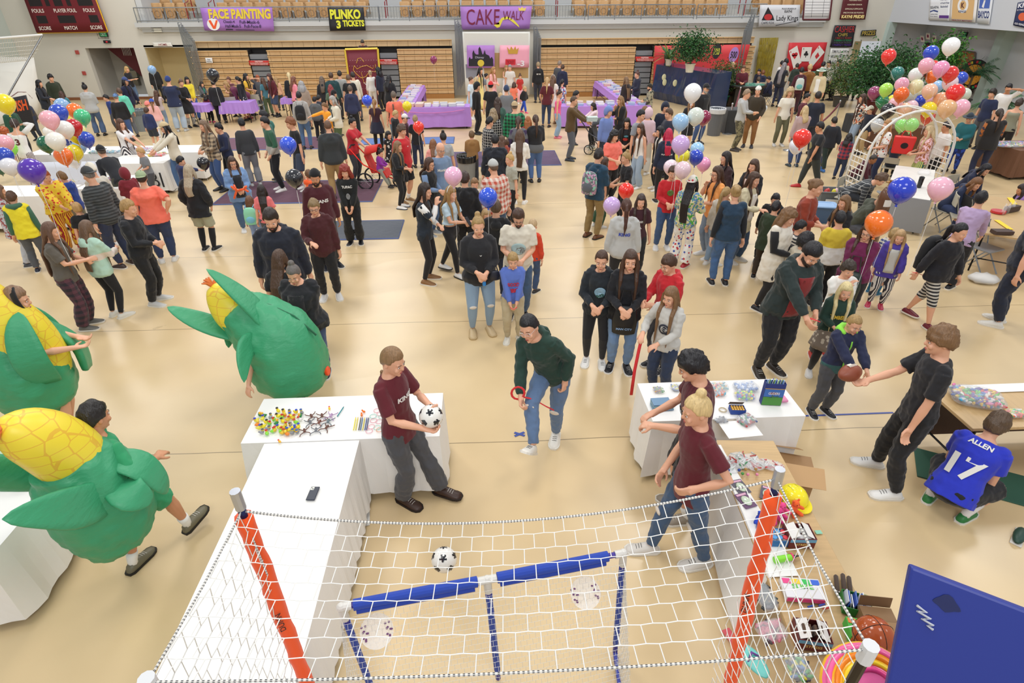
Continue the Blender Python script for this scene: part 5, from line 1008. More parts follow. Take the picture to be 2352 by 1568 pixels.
p(22,440,622,165,'short:5a3c28','vest:f0e02c','trousers:56595e','1c2436','stand','child in green hoodie under bright yellow vest from behind',sleeve='3f6a54',hoodc='3f6a54')
p(-6,425,610,90,'mid:7a5a44','tunic:floral/c8ccd4/a04a4a','trousers:c4c8d0','dgrey','stand','person in pale floral top at the left edge')
p(112,512,752,62,'clong:6a4c3a','tee:5e5850','wide:plaid/26202a/5a3440','6b6a64','phone','person with brown wavy hair in taupe t-shirt and plaid pajama trousers',g=1.05)
p(196,507,728,125,'clong:6e5440','hood:band/b4d6c4/e2d6cc/.98/1.08','skinny:15161b','dcd8cc','phone','person with long hair in mint green striped hoodie and black leggings',g=1.05)
p(431,379,575,152,'mid:b0a088','tunic:17191f','shorts:a8a890','17171b','pocket','person with blond streaked hair in black oversized hoodie and knee socks',socks='17171b',sockh=.95,hem=.42)
p(463,277,438,-62,'long:7c6450','plaid:plaid/4a4038/b8a488','jeans:3a5484','17171b+e4e2de','front','person with long hair in brown plaid jacket holding red ribbon',hem=.44)
p(498,284,430,-70,'short:15131a','hood:232c4c','trousers:15161b','e4e2de','front','person with black hair in navy hoodie facing left')
p(552,272,426,-172,'short:15131a','long:3a3d42','wide:85898f','lgrey','stand','person with black hair in charcoal long sleeve and grey trousers')
p(604,269,438,-80,'short:17141a','long:split/a8a49c/2b5a44/1.12','trousers:15181e','e8e6e2','pocket','person in green and grey colour block sweater and black trousers',hoodie=0)
p(601,255,415,-85,'short:15131a','hood:2f6a60','trousers:1b2030','3a3c40','stand','person in teal hoodie half hidden behind the colour block sweater')
p(663,271,437,-75,'mop:8a5434','tee:131419','shorts:3a4458','d8d6d2','stand','person with ginger curls in black t-shirt and navy shorts',socks='white',sockh=.3)
p(751,277,455,-176,'buzz:6a4c38','hood:303538','jeans:a08458','2a2826','stand','broad person with ginger crew cut in dark grey hoodie and khakis',g=1.25)
p(810,271,420,62,'bun:17141a','tee:bf2230','skinny:44484e','17171b','push','person with black bun in red t-shirt pushing the red stroller',g=1.15)
A204=p(531,361,530,6,'clong:4a362c','cardigan:7596c4','jeans:4a688e','white','front','person in glasses with blue cardigan holding orange balloon dog',g=1.25,glasses=1,open='20242c')
p(598,425,1.3,170,'clong:231816','tee:e87a7c','trousers:dgrey','black','stand','child with very long black hair in coral pink top')
A206=p(571,451,564,165,'mid:6a4428','tee:9ab4d4','trousers:8aa0cc','1c1c22','stand','small child in light blue t-shirt with mint green backpack')
p(721,391,615,12,'short:1b1613','hood:4a1420','trousers:34373a','1c1f28','stand','person with black backward cap and beard in maroon block lettered hoodie',hat='capback:131318',prints=(('VANS','white',.7,.06,.24),),g=1.15,beard='2a1c16',sk='m',hy=-20)
p(706,391,1.2,-150,'short:6a4a30','vest:f0602c','trousers:dgrey','black','stand','child in orange vest behind the maroon block lettered hoodie')
p(718,459,686,-8,'short:8c7450','hood:46161c','trousers:17181c','dad8d4','one','child in glasses with dark maroon hoodie and white sneakers in front',glasses=1,g=1.08)
p(790,381,560,-8,'curly:8e3226','hood:101416','wide:131418','17171b','low','person with red shaggy hair in black portrait print hoodie',prints=(('TUPAC','white',.74,.05,.2),),blobs=((0,.64,.04,.06,'8a8d90'),),g=1.05)
A211=p(616,483,780,-12,'short:2c201b','jacket:171c2a','trousers:1b2230','black','stand','bearded person in dark navy rain jacket looking down',g=1.25,beard='30221b',hoodie=1,hp=20)
p(640,575,1.62,150,'clong:4c3424','tee:17171c','trousers:black','black','stand','person with long straight brown hair in front of the navy rain jacket',lean=8)
A213=p(668,613,862,-20,'bun:6a6460','jacket:17191f','jeans:3c5074','1a2030+e6e2da','low','person with grey streaked hair in open black jacket and jeans',g=1.45,open='1b1b20',hp=20,lean=5)
# right side
p(1719,206,346,75,'short:98806a','hood:b0b2b2','trousers:camo/7a7458/4a4634','3a3430','phone','person in light grey hoodie and camouflage trousers holding a phone')
p(1743,199,338,-5,'short:4a3628','hood:3b3326','jeans:8a5f34','2b2c34','pocket','person in white cap and brown hoodie with tan work trousers',hat='capback:e4e2dc',g=1.08,fem=False)
p(1817,202,335,18,'curly:c4ac84','tee:ebe7da','trousers:6a6a50','d8d6d0','stand','person with big blond curls and glasses in cream t-shirt',glasses='8a3a3a',fem=True)
p(1851,244,382,-160,'bob:c9ae80','long:b49a9a','jeans:33456c','2a3c48','reach','person with blond bob in dusty pink sweater reaching left',g=1.2)
p(1884,281,432,-70,'short:15131a','tee:17191f','jogger:2c3230','b8262a','walk','child with black hair in black dragon t-shirt and red boots',g=1.25,blobs=((0,.66,.09,.09,'8a8460'),),sk='m')
p(1881,211,1.78,-165,'short:231b18','tee:1c2436','jeans:2a2f3c','black','stand','person with short dark hair in navy t-shirt near the plants',g=1.1,sk='m')
p(1857,215,1.62,90,'braid:1c1716','tee:5a1a2a','trousers:black','black','stand','person with long black braid in maroon top',g=1.15)
p(1918,269,392,-155,'short:231a16','coat:1d2029','trousers:1b2c26','2f6ab0','walk','child in black puffer jacket and blue clogs',hem=.44)
p(1904,290,1.1,10,'short:1c1714','long:b8232c','jeans:2a3c80','gold','stand','small child in red sweater behind the black puffer')
p(1953,307,412,165,'mid:1a1516','plaid:plaid/2a3450/a83440','jeans:22304e','black','front','child with dark hair in red and navy plaid shirt')
p(1983,216,1.68,-70,'clong:4a3228','blouse:floral/ece6da/2c3444/c8683c','jeans:93a8c0','brown','hip','person with long brown hair in cream patterned fleece',hem=.48)
p(2000,244,1.4,-50,'short:6a5040','long:1d2436','trousers:b49a70','black','stand','child in pale cap and navy sweater beside patterned fleece',hat='cap:e0dacb')
p(2041,276,1.62,-55,'clong:b08252','blouse:dots/ece8e2/c8583c/2c3040','jeans:1f2a4c','black','front','person with wavy strawberry blond hair in white spotted blouse',g=1.1,hp=0)
p(2013,357,1.3,80,'buzz:3a3430','hood:4c1828','trousers:dgrey','black','sitlean','person with grey crew cut in maroon hoodie seated at the balloon table',g=1.15,fem=False,sk='t')
p(2035,402,1.7,75,'mop:5a4230','plaid:grid/2c3036/9a9c9c','trousers:1c2028','black','sitlean','person with shaggy brown hair in grey plaid flannel bent over the balloon table',lean=55)
p(2043,443,1.75,78,'buzz:5a4638','hood:4c5044','trousers:dgrey','black','sitlean','person in grey cap and olive hoodie seated by the gas cylinder',hat='capback:7c7c7c',beard='5a4030')
p(2067,319,1.3,175,'bob:4a3626','tee:1d2436','trousers:black','black','sit','child with short brown bob seated behind the red tote bag')
p(2136,290,1.6,-70,'mid:dcc49a','blouse:floral/efc4cc/b06a40','jogger:vstripe/e4e27a/3c6a5c','white','front','person with blond hair in pink doughnut print shirt and striped trousers')
p(2176,280,432,-60,'short:17141a','tee:e3dfda','jogger:17181c','17171b','stand','person with black hair in white sports t-shirt holding red ribbon',g=1.15,sk='m')
p(2230,262,395,-15,'short:5a4030','coat:1f6a74','jogger:camo/2a4cb0/16245c','17171b+e4e2de','front','person in wide brimmed hat and teal shell jacket with tie dye trousers',hat='wide:2c3a48',g=1.15,hem=.42,fem=False)
p(2299,250,412,-160,'pony:3a2c24','vest:1c1a1c','jeans:1d2440','17171b','front','person in dark vest with orange leopard sleeves and tall laced boots',sleeve='camo/b46a30/3a3c50',g=1.1,socks='17171b',sockh=.8,fem=False)
p(2282,205,1.75,-30,'mop:2a1f1a','tee:1f2a4c','trousers:dgrey','black','stand','person with curly dark hair in navy t-shirt on the right',g=1.05)
p(2320,193,1.82,-10,'short:17141a','tee:e9e7e4','trousers:dgrey','black','headl','tall person in white t-shirt with hand raised to the brow',g=1.1,sk='m')
p(2345,228,1.65,170,'mop:3c2c24','tank:8c8c78','trousers:17171b','black','stand','person in sage green tank top at the right edge',g=1.1,fem=True)
p(2273,379,1.62,60,'mid:17141a','hood:1d2440','trousers:dgrey','black','sitlean','person with straight black hair in navy hoodie seated at craft table')
p(2252,411,1.65,55,'clong:7a5230','hood:1f2a48','jeans:2c3a60','dbrown','sitlean','person with very long curly hair in navy hoodie seated at craft table')
p(2349,424,1.3,-60,'mid:2a1c1c','tee:9a78b8','trousers:dgrey','black','sit','child in lavender t-shirt seated across the craft table',sk='m')
# far right casino corner
p(1685,144,1.75,40,'short:c8ac7c','vest:1c1c20','trousers:black','black','front','dealer with fair hair in black vest and white collar',sleeve='e4e2de')
p(1709,151,1.7,5,'short:6a4a36','long:5a1828','trousers:black','black','phone','person in maroon sweater leaning chin on fist at poker table',g=1.15,lean=10)
p(1744,159,1.5,-20,'short:1f1c28','hood:1d2338','trousers:black','black','sit','person with dark hair in navy hoodie seated at poker table')
p(1753,162,1.5,-160,'mop:7a4a28','hood:1d2340','trousers:black','black','sit','person with copper curls in navy top at poker table')
p(1765,176,1.5,-70,'short:241a18','hood:1c2340','trousers:black','black','sit','child with black hair in navy hoodie at poker table')
p(1743,177,1.5,-170,'short:5a4434','tee:b4b8b8','trousers:black','black','sit','child with brown hair in pale grey t-shirt at poker table')
p(1624,193,330,40,'buzz:4a4440','jacket:1a1b20','jeans:3a5484','17171b','stand','person with grey beard, black cap and black jacket near the bins',hat='cap:1c1c22',beard='b4b0a8',g=1.08,open='26282c')
p(1590,228,345,20,'mid:8a6a4c','tee:1c1c22','shorts:17171b','17171b','stand','person in black top and shorts behind the white balloon')
p(1492,193,290,-80,'short:2a2220','hood:camo/9a947c/3c3c30','trousers:17171b','black','front','bearded person in black cap and pale camouflage hoodie',hat='cap:26261f',beard='231a18',hem=.4)
p(1463,164,265,-60,'bun:5a3a34','jacket:1f2338','skinny:17171b','black','front','person with auburn bun in navy jacket by the cake table',hoodie=1)
p(1438,177,1.62,-140,'clong:7a5c40','hood:2a1f1f','trousers:black','black','stand','person with long wavy hair in dark brown hoodie at the cake table')
p(1530,236,1.75,20,'hood:black','hood:1b2338','trousers:black','black','stand','person in navy crest hoodie with hood up')
p(1536,250,1.75,-60,'short:5a4230','jacket:232a3c','trousers:black','black','phone','person with brown hair looking down in slate jacket')
p(1843,118,1.66,0,'short:94704a','long:e9e7e6','trousers:black','black','stand','dealer in white dress shirt and black bow tie before the card poster')
p(1797,140,1.7,-150,'short:17141a','long:e4e2e0','jeans:2c4058','black','lean','person in white shirt leaning over the casino table')
p(1806,135,1.75,-120,'short:15131a','long:c9bfa6','trousers:dgrey','black','stand','person with black hair in beige top at the casino table',sk='d')
p(1803,144,245,160,'long:8a8488','jacket:1c1f2a','skinny:232c4a','131318','reach','person with long grey hair in black jacket and navy trousers with heels')
p(1832,146,1.5,-170,'short:2a201c','hood:2c3a34','trousers:dgrey','black','stand','person with dark hair in forest green hoodie at the casino table')
A261=p(1843,155,262,-172,'short:17141a','hood:4a1626','trousers:3a1622','black','stand','person with dark hair in maroon hoodie wearing pale grey backpack')
p(1862,148,258,-165,'short:c8aa78','jacket:8a5a24','jeans:1f2436','black','stand','person with blond hair in tan canvas work jacket',g=1.1,hoodie=1)
p(1888,157,1.75,-20,'short:3a2c24','jacket:d8c8a4','trousers:c9b994','brown','stand','person in cream blazer and green striped hat',hat='wide:hstripe/2f7a5a/e4e2dc',open='e9e7e4')
p(1893,142,1.7,170,'short:17141a','hood:3a4420','trousers:black','black','stand','person with black hair standing behind the striped hat')
p(1905,140,1.65,-20,'short:17141a','long:c9c4bc','trousers:black','black','stand','person with black fringe near the prize doorway')
p(1928,137,1.7,-60,'short:2a201c','long:9a9c98','trousers:black','black','stand','person with brown hair above the leafy plant')
p(1975,140,1.65,-10,'long:8a5a3c','tee:c88a80','trousers:black','black','stand','person with reddish hair in the prize doorway')
# crouching at the right
A268=p(2306,950,1.7,172,'mop:5a4634','jersey:2434c0','shorts:17181c','2a7a3c',dict(L=(.1,-.25,.5),R=(.1,-.2,.45),crouch=1,lean=30),'person crouching in blue number 17 football jersey and green slippers',hem=.46,g=1.15,socks='e9e6e4',sockh=.45,prints=(('ALLEN','white',.79,.05,.2,1),('17','white',.59,.21,.27,1)),fem=False)
# ---------------------------------------------------------------- tables
def table(x0,x1,y0,y1,label,cloth=None,clabel=None,top='wood/c8a878',z=.75,rz=0,drop=.68,cname='tablecloth',legs=True,group=None,fold=.02,drops=(1,1,1,1)):
    cx,cy=(x0+x1)/2,(y0+y1)/2; a,b=(x1-x0)/2,(y1-y0)/2
    t=empty('folding_table',(cx,cy,0),rz,label,'table',group); MB().box((0,0,z-.02),(2*a,2*b,.035)).build('tabletop',mat('c8a878' if top.startswith('wood') else top,'wood'),t,bev=.006)
    for sx in(-1,1):
        for sy in(-1,1): MB().tube([(sx*(a-.12),sy*(b-.08),0),(sx*(a-.12),sy*(b-.08),z-.04)],.016,6).build('leg',mat('2a2a2c','metal'),t)
    for sx in(-1,1): MB().tube([(sx*(a-.12),-(b-.08),.25),(sx*(a-.12),b-.08,.25)],.012,5).build('leg_brace',mat('2a2a2c','metal'),t)
    if cloth:
        mb=MB(); A,B=a+.012,b+.012; zt=z+.004; n=24; nb=max(6,int(n*b/a)) 
        top_=[(-A,-B),(A,-B),(A,B),(-A,B)]
        per=[]
        for k,(p,q) in enumerate(((0,1),(1,2),(2,3),(3,0))):
            m_=n if k%2==0 else nb
            for i in range(m_): u=i/m_; per.append((top_[p][0]*(1-u)+top_[q][0]*u,top_[p][1]*(1-u)+top_[q][1]*u,k,u))
        rings=[]
        for j in range(6):
            f=j/5; r=[]
            for i,(x,y,k,u) in enumerate(per):
                w_=fold*f*(math.sin(i*1.7+x0*5)+.6*math.sin(i*.9+2)); o=(0,-1),(1,0),(0,1),(-1,0); ox,oy=o[k]; d=drop*drops[k]
                if u==0: kk=(k-1)%4; ox+=o[kk][0]; oy+=o[kk][1]; d=max(drop*drops[k],drop*drops[kk])
                fl_=.035*f
                r.append((x+ox*(w_+fl_),y+oy*(w_+fl_),zt-d*f-(.012*math.sin(i*.8)*f)))
            rings.append([Vector(v) for v in r])
        mb.loft(rings,cap=False); mb.add([(x,y,zt) for x,y,k,u in per],[tuple(range(len(per)))])
        o=mb.build(cname,mat(cloth,'paper'),None); o.location=(cx,cy,0); o.rotation_euler=(0,0,rz); tag(o,clabel or label,'tablecloth' if 'cloth' in cname else 'table paper')
        s=o.modifiers.new('thick','SOLIDIFY'); s.thickness=.003; s.offset=-1
    return t
WP='f0efec'
table(-2.32,-.5,4.24,4.9,'folding table crossing behind the footballer end of the duck table',WP,'white paper over the cross table with rubber ducks',fold=.012)
table(-2.1,-1.25,.9,4.2,'long folding table running toward the camera on the left',WP,'white paper over the long table with one phone on it',fold=.008,z=.745)
table(1.6,3.1,4.34,4.95,'folding table under the glider box on the right',WP,'white paper over the right cross table with bags of toys',fold=.02)
DT=Vector((.075,1,0)).normalized(); t=table(-1.56,1.56,-.29,.29,'long wood topped table full of toy boxes on the right',None,rz=math.atan2(DT.y,DT.x)); t.location=(2.235,2.46,0)
# white paper strip along the inner side of the right long table
mb=MB(); z=.757; pts=[]
rows=[[(x0+.05+max(0,min(.16,(3.9-y)*.13)),y,z),(x0-.004,y,z),(x0-.012,y,z-.02),(x0-.05+.012*math.sin(y*5),y,.4),(x0-.09+.02*math.sin(y*4),y,.05)] for y in [2.55+.1*i for i in range(15)] for x0 in [2.075-.29*.0+.075*(y-4.0)]]
mb.loft([[Vector(v) for v in r] for r in rows],cap=False,close=False); o=mb.build('paper_runner',mat(WP,'paper'),smooth=False); tag(o,'white paper hanging down the inner side of the right toy table','table paper'); s=o.modifiers.new('t','SOLIDIFY'); s.thickness=.003
table(-5.9,-3.78,3.0,3.72,'folding table at the lower left edge',WP,'white paper on the table at the lower left edge')
t=table(4.62,7.0,4.05,4.75,'wood topped table behind the football catcher',None); MB().box((0,.3,.42),(2.1,.02,.6)).build('modesty_panel',mat('3a2018','wood'),t)
mb=MB(); mb.box((5.9,4.66,.757),(2.1,.14,.004)); tag(mb.build('paper_strip',mat(WP,'paper')),'white paper strip along the far edge of the football table','paper')
table(-11.9,-7.5,16.0,16.85,'table behind the left balloon cluster',WP,'white paper over the far left prize table')
table(-9.3,-7.9,14.9,15.8,'side table of the left prize booth',WP,'white paper lettered TBI over the left side table')
table(-8.75,-7.85,12.75,13.8,'near right table of the left prize booth',WP,'white paper over the table by the maroon hooded child')
table(-12.0,-8.85,12.3,13.1,'front table of the left prize booth',WP,'white paper over the front left prize table')
mb=MB(); text_on(mb,'TBI',(-8.3,14.82,.18),(1,0,0),(0,0,1),.36,.62,-.0,.0); tag(mb.build('painted_lettering',mat('26282c')),'black hand painted TBI letters on the side of the left table','lettering')
PC='b285d6'
table(-3.15,-.42,22.4,23.1,'front cake table left of the cake walk',PC,'purple cloth over the front left cake table with pink streamer')
table(-3.2,-2.5,23.2,28.3,'side cake table running to the left bleachers',PC,'purple cloth over the left side cake table',drops=(1,.35,1,.35))
table(2.94,6.2,22.2,22.9,'front cake table right of the cake walk',PC,'purple cloth over the front right cake table')
table(5.35,6.1,23.1,29.0,'side cake table running to the right bleachers',PC,'purple cloth over the right side cake table',drops=(1,.35,1,.35))
table(-11.1,-10.3,23.6,24.2,'small face painting table beside the blue dungarees','b088dc','purple cloth on the small face painting table',drop=.25)
table(-10.0,-8.85,24.1,24.8,'face painting table under the bending plum cardigan','b088dc','purple cloth on the wider face painting table',drop=.4)
table(-7.9,-7.2,24.9,25.5,'small table right of the denim shorts','b088dc','purple cloth on the small table right of the maroon hoodie',drop=.2)
table(13.95,15.6,14.65,15.8,'candy table at the right edge','6e4a34','brown cloth over the candy table at the right edge')
table(12.2,13.6,17.6,18.4,'table behind the teal shell jacket','6e4a34','brown cloth over the table behind the teal shell jacket')
def dtable(P,d,L,w_,label,**k):
    d=Vector(d).normalized(); a=math.atan2(d.y,d.x); n=Vector((-d.y,d.x)); c=Vector(P[:2])+Vector(d[:2])*L/2
    t=table(-L/2,L/2,-w_/2,w_/2,label,rz=a,**k); t.location=(c.x,c.y,0)
    return t,a,c
t,a,c=dtable((8.6,11.1),(.6,.8,0),2.7,.8,'balloon booth table with white top and grey paper',top='e8e6e0')
mb=MB(); q=[Vector((-1.37,-.42,.74)),Vector((-1.37,.42,.74)),Vector((-1.4,.44,.08)),Vector((-1.38,-.45,.06))]; mb.add(q,[(0,1,2,3)]); mb.add([(-1.37,-.42,.74),(.6,-.42,.74),(.6,-.45,.1),(-1.38,-.45,.06)],[(0,1,2,3)]); o=mb.build('paper_drape',mat('8c8e92','paper')); o.location=(c.x,c.y,0); o.rotation_euler=(0,0,a); tag(o,'grey paper draped over the near end of the balloon booth table','table paper'); s=o.modifiers.new('t','SOLIDIFY'); s.thickness=.004
t,a2,c2=dtable((9.1,8.7),(.6,.8,0),2.6,1.3,'wood topped craft table at the right edge')
# poker and casino tables
def round_table(loc,label):
    t=empty('poker_table',loc,0,label,'table'); mb=MB(); mb.loft([ring((0,0,z),r*1.35,r,24) for z,r in((.8,.55),(.88,.62),(.92,.6))]); mb.build('padded_rim',mat('2a2624','leather'),t,smooth=True); mb=MB(); mb.loft([ring((0,0,z),.74,.52,24) for z in(.9,.925)]); mb.build('felt',mat('1f7a62'),t); MB().box((0,0,.4),(1.2,.7,.8)).build('base',mat('26221f','wood'),t)
    rnd=random.Random(5); mb=MB()
    for i in range(26): x,y=rnd.uniform(-.5,.5),rnd.uniform(-.35,.35); mb.tube([(x,y,.925),(x,y,.935)],.022,8)
    o=mb.build('poker_chip_scatter',mat('dots/e8e4de/b03030/2a4a9a')); o.location=loc; tag(o,'scatter of poker chips and cards on the '+label.split(' ')[0]+' casino table','poker chips',kind='stuff')
round_table(fl(1716,193,.9)*Vector((1,1,0)) if 0 else Vector((fl(1716,195,.9).x,fl(1716,195,.9).y,0)),'green felt poker table beside the gold curtain'); round_table(Vector((fl(1880,168,.9).x,fl(1880,168,.9).y,0)),'second green felt table in front of the ace card poster')
# ---- draped stage
A=fl(1499,226); B=fl(1634,257); d=(B-A).normalized(); n=Vector((-d.y,d.x,0)); 
if n.x<0: n=-n
t=empty('draped_stage',A,0,'raised platform draped in shiny dark blue plastic with white paper shapes','platform'); L=(B-A).length
mb=MB(); N=22; rows=[]
for i in range(N+1):
    p=d*(L*i/N); w_=.05*math.sin(i*1.4); rows.append([p+n*.05+Vector((0,0,0)),p-n*(.12+w_)+Vector((0,0,.35)),p-n*(.05-w_)+Vector((0,0,.8)),p+Vector((0,0,1.45)),p+n*.75+Vector((0,0,1.5)),p+n*.75])
mb.loft(rows); mb.build('drape',mat('2a3a5c','gloss'),t)
for i,(u,v) in enumerate(((.2,1.0),(.22,.8),(.4,.85),(.7,.75))): p=d*(L*u)-n*.12+Vector((0,0,v)); mb=MB(); mb.ell(p,(.1,.02,.14),12,8); mb.build('paper_cutout',mat('e0dcb0','paper'),t,smooth=True)
# ---- plants
def plant(loc,pot,potr,poth,tr,h,spread,nl,ls,cols,label,kind='ficus',seed=1,cat='plant',base=0):
    rnd=random.Random(seed); t=empty('potted_'+('palm' if kind=='palm' else 'dracaena' if kind=='drac' else 'ficus'),loc,0,label,cat)
    mb=MB(); mb.loft([ring((0,0,z),r,r,20) for z,r in((0,potr*.72),(poth*.9,potr*.95),(poth*.9,potr*1.08),(poth,potr*1.08),(poth,potr*.95),(poth*.93,potr*.9))]); mb.build('pot',mat(pot,'plastic'),t,smooth=False)
    mb=MB(); mb.loft([ring((0,0,z),potr*.9,potr*.9,16) for z in(poth*.8,poth*.94)]); mb.build('soil',mat('3a2a1e'),t)
    if kind=='ficus':
        mb=MB(); tips=[]
        for i in range(9):
            a=rnd.uniform(0,6.28); r=rnd.uniform(.2,.9)*spread; z=rnd.uniform(.55,.95)*h; p=[Vector((0,0,poth*.9)),Vector((.1*math.cos(a),.1*math.sin(a),poth+.3*(h-poth))),Vector((r*math.cos(a)*.6,r*math.sin(a)*.6,z*.8)),Vector((r*math.cos(a),r*math.sin(a),z))]; mb.tube(p,[.03,.022,.012,.005],6); tips.append(p)
        mb.build('trunk',mat('7a6248','wood'),t)
        mb=MB()
        for i in range(nl):
            p=tips[i%9]; u=rnd.random(); b=p[1].lerp(p[2],u) if rnd.random()<.25 else p[2].lerp(p[3],u); s=spread*.33
            c=b+Vector((rnd.gauss(0,s),rnd.gauss(0,s),rnd.gauss(0,s*.8)-.05)); 
            if c.z<poth+.1: continue
            dr=Vector((rnd.gauss(0,1),rnd.gauss(0,1),rnd.gauss(-.5,.6))).normalized(); sd=dr.cross(Vector((rnd.gauss(0,1),rnd.gauss(0,1),1))).normalized(); l=ls*rnd.uniform(.7,1.3); nn=dr.cross(sd)*l*.12
            mb.mi=rnd.randrange(len(cols)); mb.add([c,c+dr*l*.5+sd*l*.24-nn,c+dr*l,c+dr*l*.5-sd*l*.24-nn,c+dr*l*.5+nn],[(0,1,4),(1,2,4),(2,3,4),(3,0,4)])
        mb.build('foliage',[mat(c_,'plastic') for c_ in cols],t)
    else:
        mb=MB()
        if kind=='palm': st_=MB(); st_.tube([(0,0,poth*.9),(.03,0,h*.5),(0,0,h*.62)],[.05,.04,.035],8); st_.build('trunk',mat('6a5238','wood'),t)
        z0=poth if kind=='drac' else h*.6
        for i in range(nl):
            a=rnd.uniform(0,6.28); ln=spread*rnd.uniform(.7,1.15); e=rnd.uniform(.2,1.3); ax=Vector((math.cos(a),math.sin(a),0)); pts=[]
            for k in range(7): u=k/6; pts.append(Vector((0,0,z0+rnd.random()*.02))+ax*(ln*u*math.cos(e*.8))+Vector((0,0,ln*(u*math.sin(e)-.55*u*u*math.cos(e)-.1*u*u))))
            sd=ax.cross(Vector((0,0,1)))
            mb.mi=i%len(cols)
            if kind=='drac': 
                w_=[.02,.035,.04,.038,.03,.018,.002]; vs=[]; [vs.extend((p+sd*w_[k_],p+Vector((0,0,-.008)),p-sd*w_[k_])) for k_,p in enumerate(pts)]; mb.add(vs,[(3*q_,3*q_+1,3*q_+4,3*q_+3) for q_ in range(6)]+[(3*q_+1,3*q_+2,3*q_+5,3*q_+4) for q_ in range(6)])
            else:
                for k_ in range(1,7):
                    for g_ in range(3):
                        p=pts[k_-1].lerp(pts[k_],g_/3)
                        for s in(-1,1): tp=p+sd*s*ls*2.2*(1-k_/9)+ax*ls*.9+Vector((0,0,-ls*.7)); m_=p.lerp(tp,.5)+ax*.014; m2=p.lerp(tp,.5)-ax*.014; mb.add([p,m_,tp,m2],[(0,1,2,3)])
        mb.build('foliage',[mat(c_,'plastic') for c_ in cols],t)
    return t
G1=['2c5a2c','3a7038','1f4424']; G2=['3f7a34','5a9a3a','2e5c2a']; G3=['4a6a34','6a7a3c','34502c']
plant(fl(1652,246)*1.0,'2f6a4c',.34,.5,0,2.1,.62,2600,.085,G3,'sparse leafy ficus in a dark green pot beside the poker table',seed=2)
plant(fl(1583,166,1.5),'d8d4c0',.2,.32,0,1.45,.75,3200,.1,G1,'bushy ficus in a cream ribbed pot on the draped stage',seed=3)
plant(fl(1535,150,1.5),'c9c4b4',.16,.25,0,.9,1.0,46,.1,['4a7038','8a9a4a','2c5028'],'striped dracaena with long arching leaves on the draped stage',kind='drac',seed=4)
P_=fl(1985,330); bx=fl(1975,305); t=empty('plant_stand',bx,0,'black draped box under the oxblood plant pot','stand'); MB().box((0,0,.3),(.9,.9,.6)).build('drape',mat('2c2e32'),t,bev=.03)
plant(bx+Vector((0,0,.6)),'5a141c',.4,.55,0,2.1,.95,5200,.11,G1,'large ficus with fairy lights in an oxblood glazed pot',seed=5)
plant(fl(2120,250),'3a3a3a',.3,.4,0,3.0,.75,3400,.13,G2,'tall umbrella tree behind the white balloon arch',seed=6)
plant(fl(2205,250),'3a3a3a',.3,.4,0,2.3,1.0,30,.14,['3c6a48','2c5238'],'feathery palm in front of the right side door',kind='palm',seed=7)
plant(fl(2262,300),'3a3a3a',.3,.4,0,1.5,.85,30,.15,['2f6a38','244e2c'],'low fan palm below the spinner wheel',kind='palm',seed=8)
plant(fl(2336,240),'3a3a3a',.3,.4,0,1.9,1.1,60,.1,['3a5a4a','2a463a'],'spiky grey green dracaena near the right edge',kind='drac',seed=9)
plant(fl(2040,240),'3a3a3a',.3,.4,0,2.2,.85,3000,.11,G1,'dark ficus to the left of the balloon arch',seed=10)
plant(fl(1925,245),'3a3a3a',.3,.4,0,1.9,.8,2400,.1,G3,'thin ficus behind the striped hat near the prize doorway',seed=11)
# ---- bins, posts, totes
def bin_(loc,r,h,c,label,bag='1f2022'):
    t=empty('rubbish_bin',loc,0,label,'bin'); mb=MB(); mb.loft([ring((0,0,z),q*r,q*r,20) for z,q in((0,.82),(h,1),(h,1.06),(h+.03,1.06),(h+.03,.95),(h-.2,.9))],cap=False); mb.build('drum',mat(c,'plastic'),t,smooth=False)
    mb=MB(); mb.loft([ring((0,0,z),q*r*(1+.02*math.sin(z*40)),q*r,26) for z,q in((h-.12,1.05),(h+.0,1.09),(h+.05,1.08),(h+.04,.97),(h-.15,.88),(h-.3,.6),(h-.32,.05))],cap=False); mb.build('bin_bag',mat(bag,'gloss'),t,smooth=True)
bin_(fl(1074,424),.24,.72,'8c8e8c','steel mesh rubbish bin with black liner in the crowd'); bin_(fl(1638,310),.27,.85,'5c6066','round grey rubbish bin beside the black draped box','c9ccd0'); bin_(fl(332,300),.25,.7,'7c8488','grey rubbish bin behind the pink sweater child','6a7074')
t=empty('draped_box',fl(1664,308),0,'black draped box behind the round grey bin','box'); MB().box((.35,.3,.4),(.75,.7,.8)).build('drape',mat('303236'),t,bev=.02)
for i,((x,y),l) in enumerate((((1670,308),'nearest to the grey bin'),((1690,262),'behind the leafy green pot'),((1811,346),'beside the cream t-shirt'),((1912,300),'left of the oxblood pot'))):
    t=empty('rope_stanchion',fl(x,y),0,'chrome rope stanchion '+l,'stanchion'); mb=MB(); mb.loft([ring((0,0,z),r,r,20) for z,r in((0,.17),(.02,.17),(.05,.04))]); mb.build('base',mat('c9ccd0','metal'),t); MB().tube([(0,0,.04),(0,0,.98)],.022,8).build('post',mat('c9ccd0','metal'),t); mb=MB(); mb.ell((0,0,1.0),.035,10,6); mb.build('finial',mat('c9ccd0','metal'),t,smooth=True)
for (a,b,l) in ((fl(1670,308),fl(1690,262),'maroon velvet rope hanging between the two left stanchions'),(fl(1811,346),fl(1912,300),'maroon velvet rope between the two right stanchions')):
    mb=MB(); mb.tube([a.lerp(b,u)+Vector((0,0,.92-.45*(1-(2*u-1)**2))) for u in[i/10 for i in range(11)]],.03,8); tag(mb.build('velvet_rope',mat('6e1a2a'),smooth=True),l,'rope')
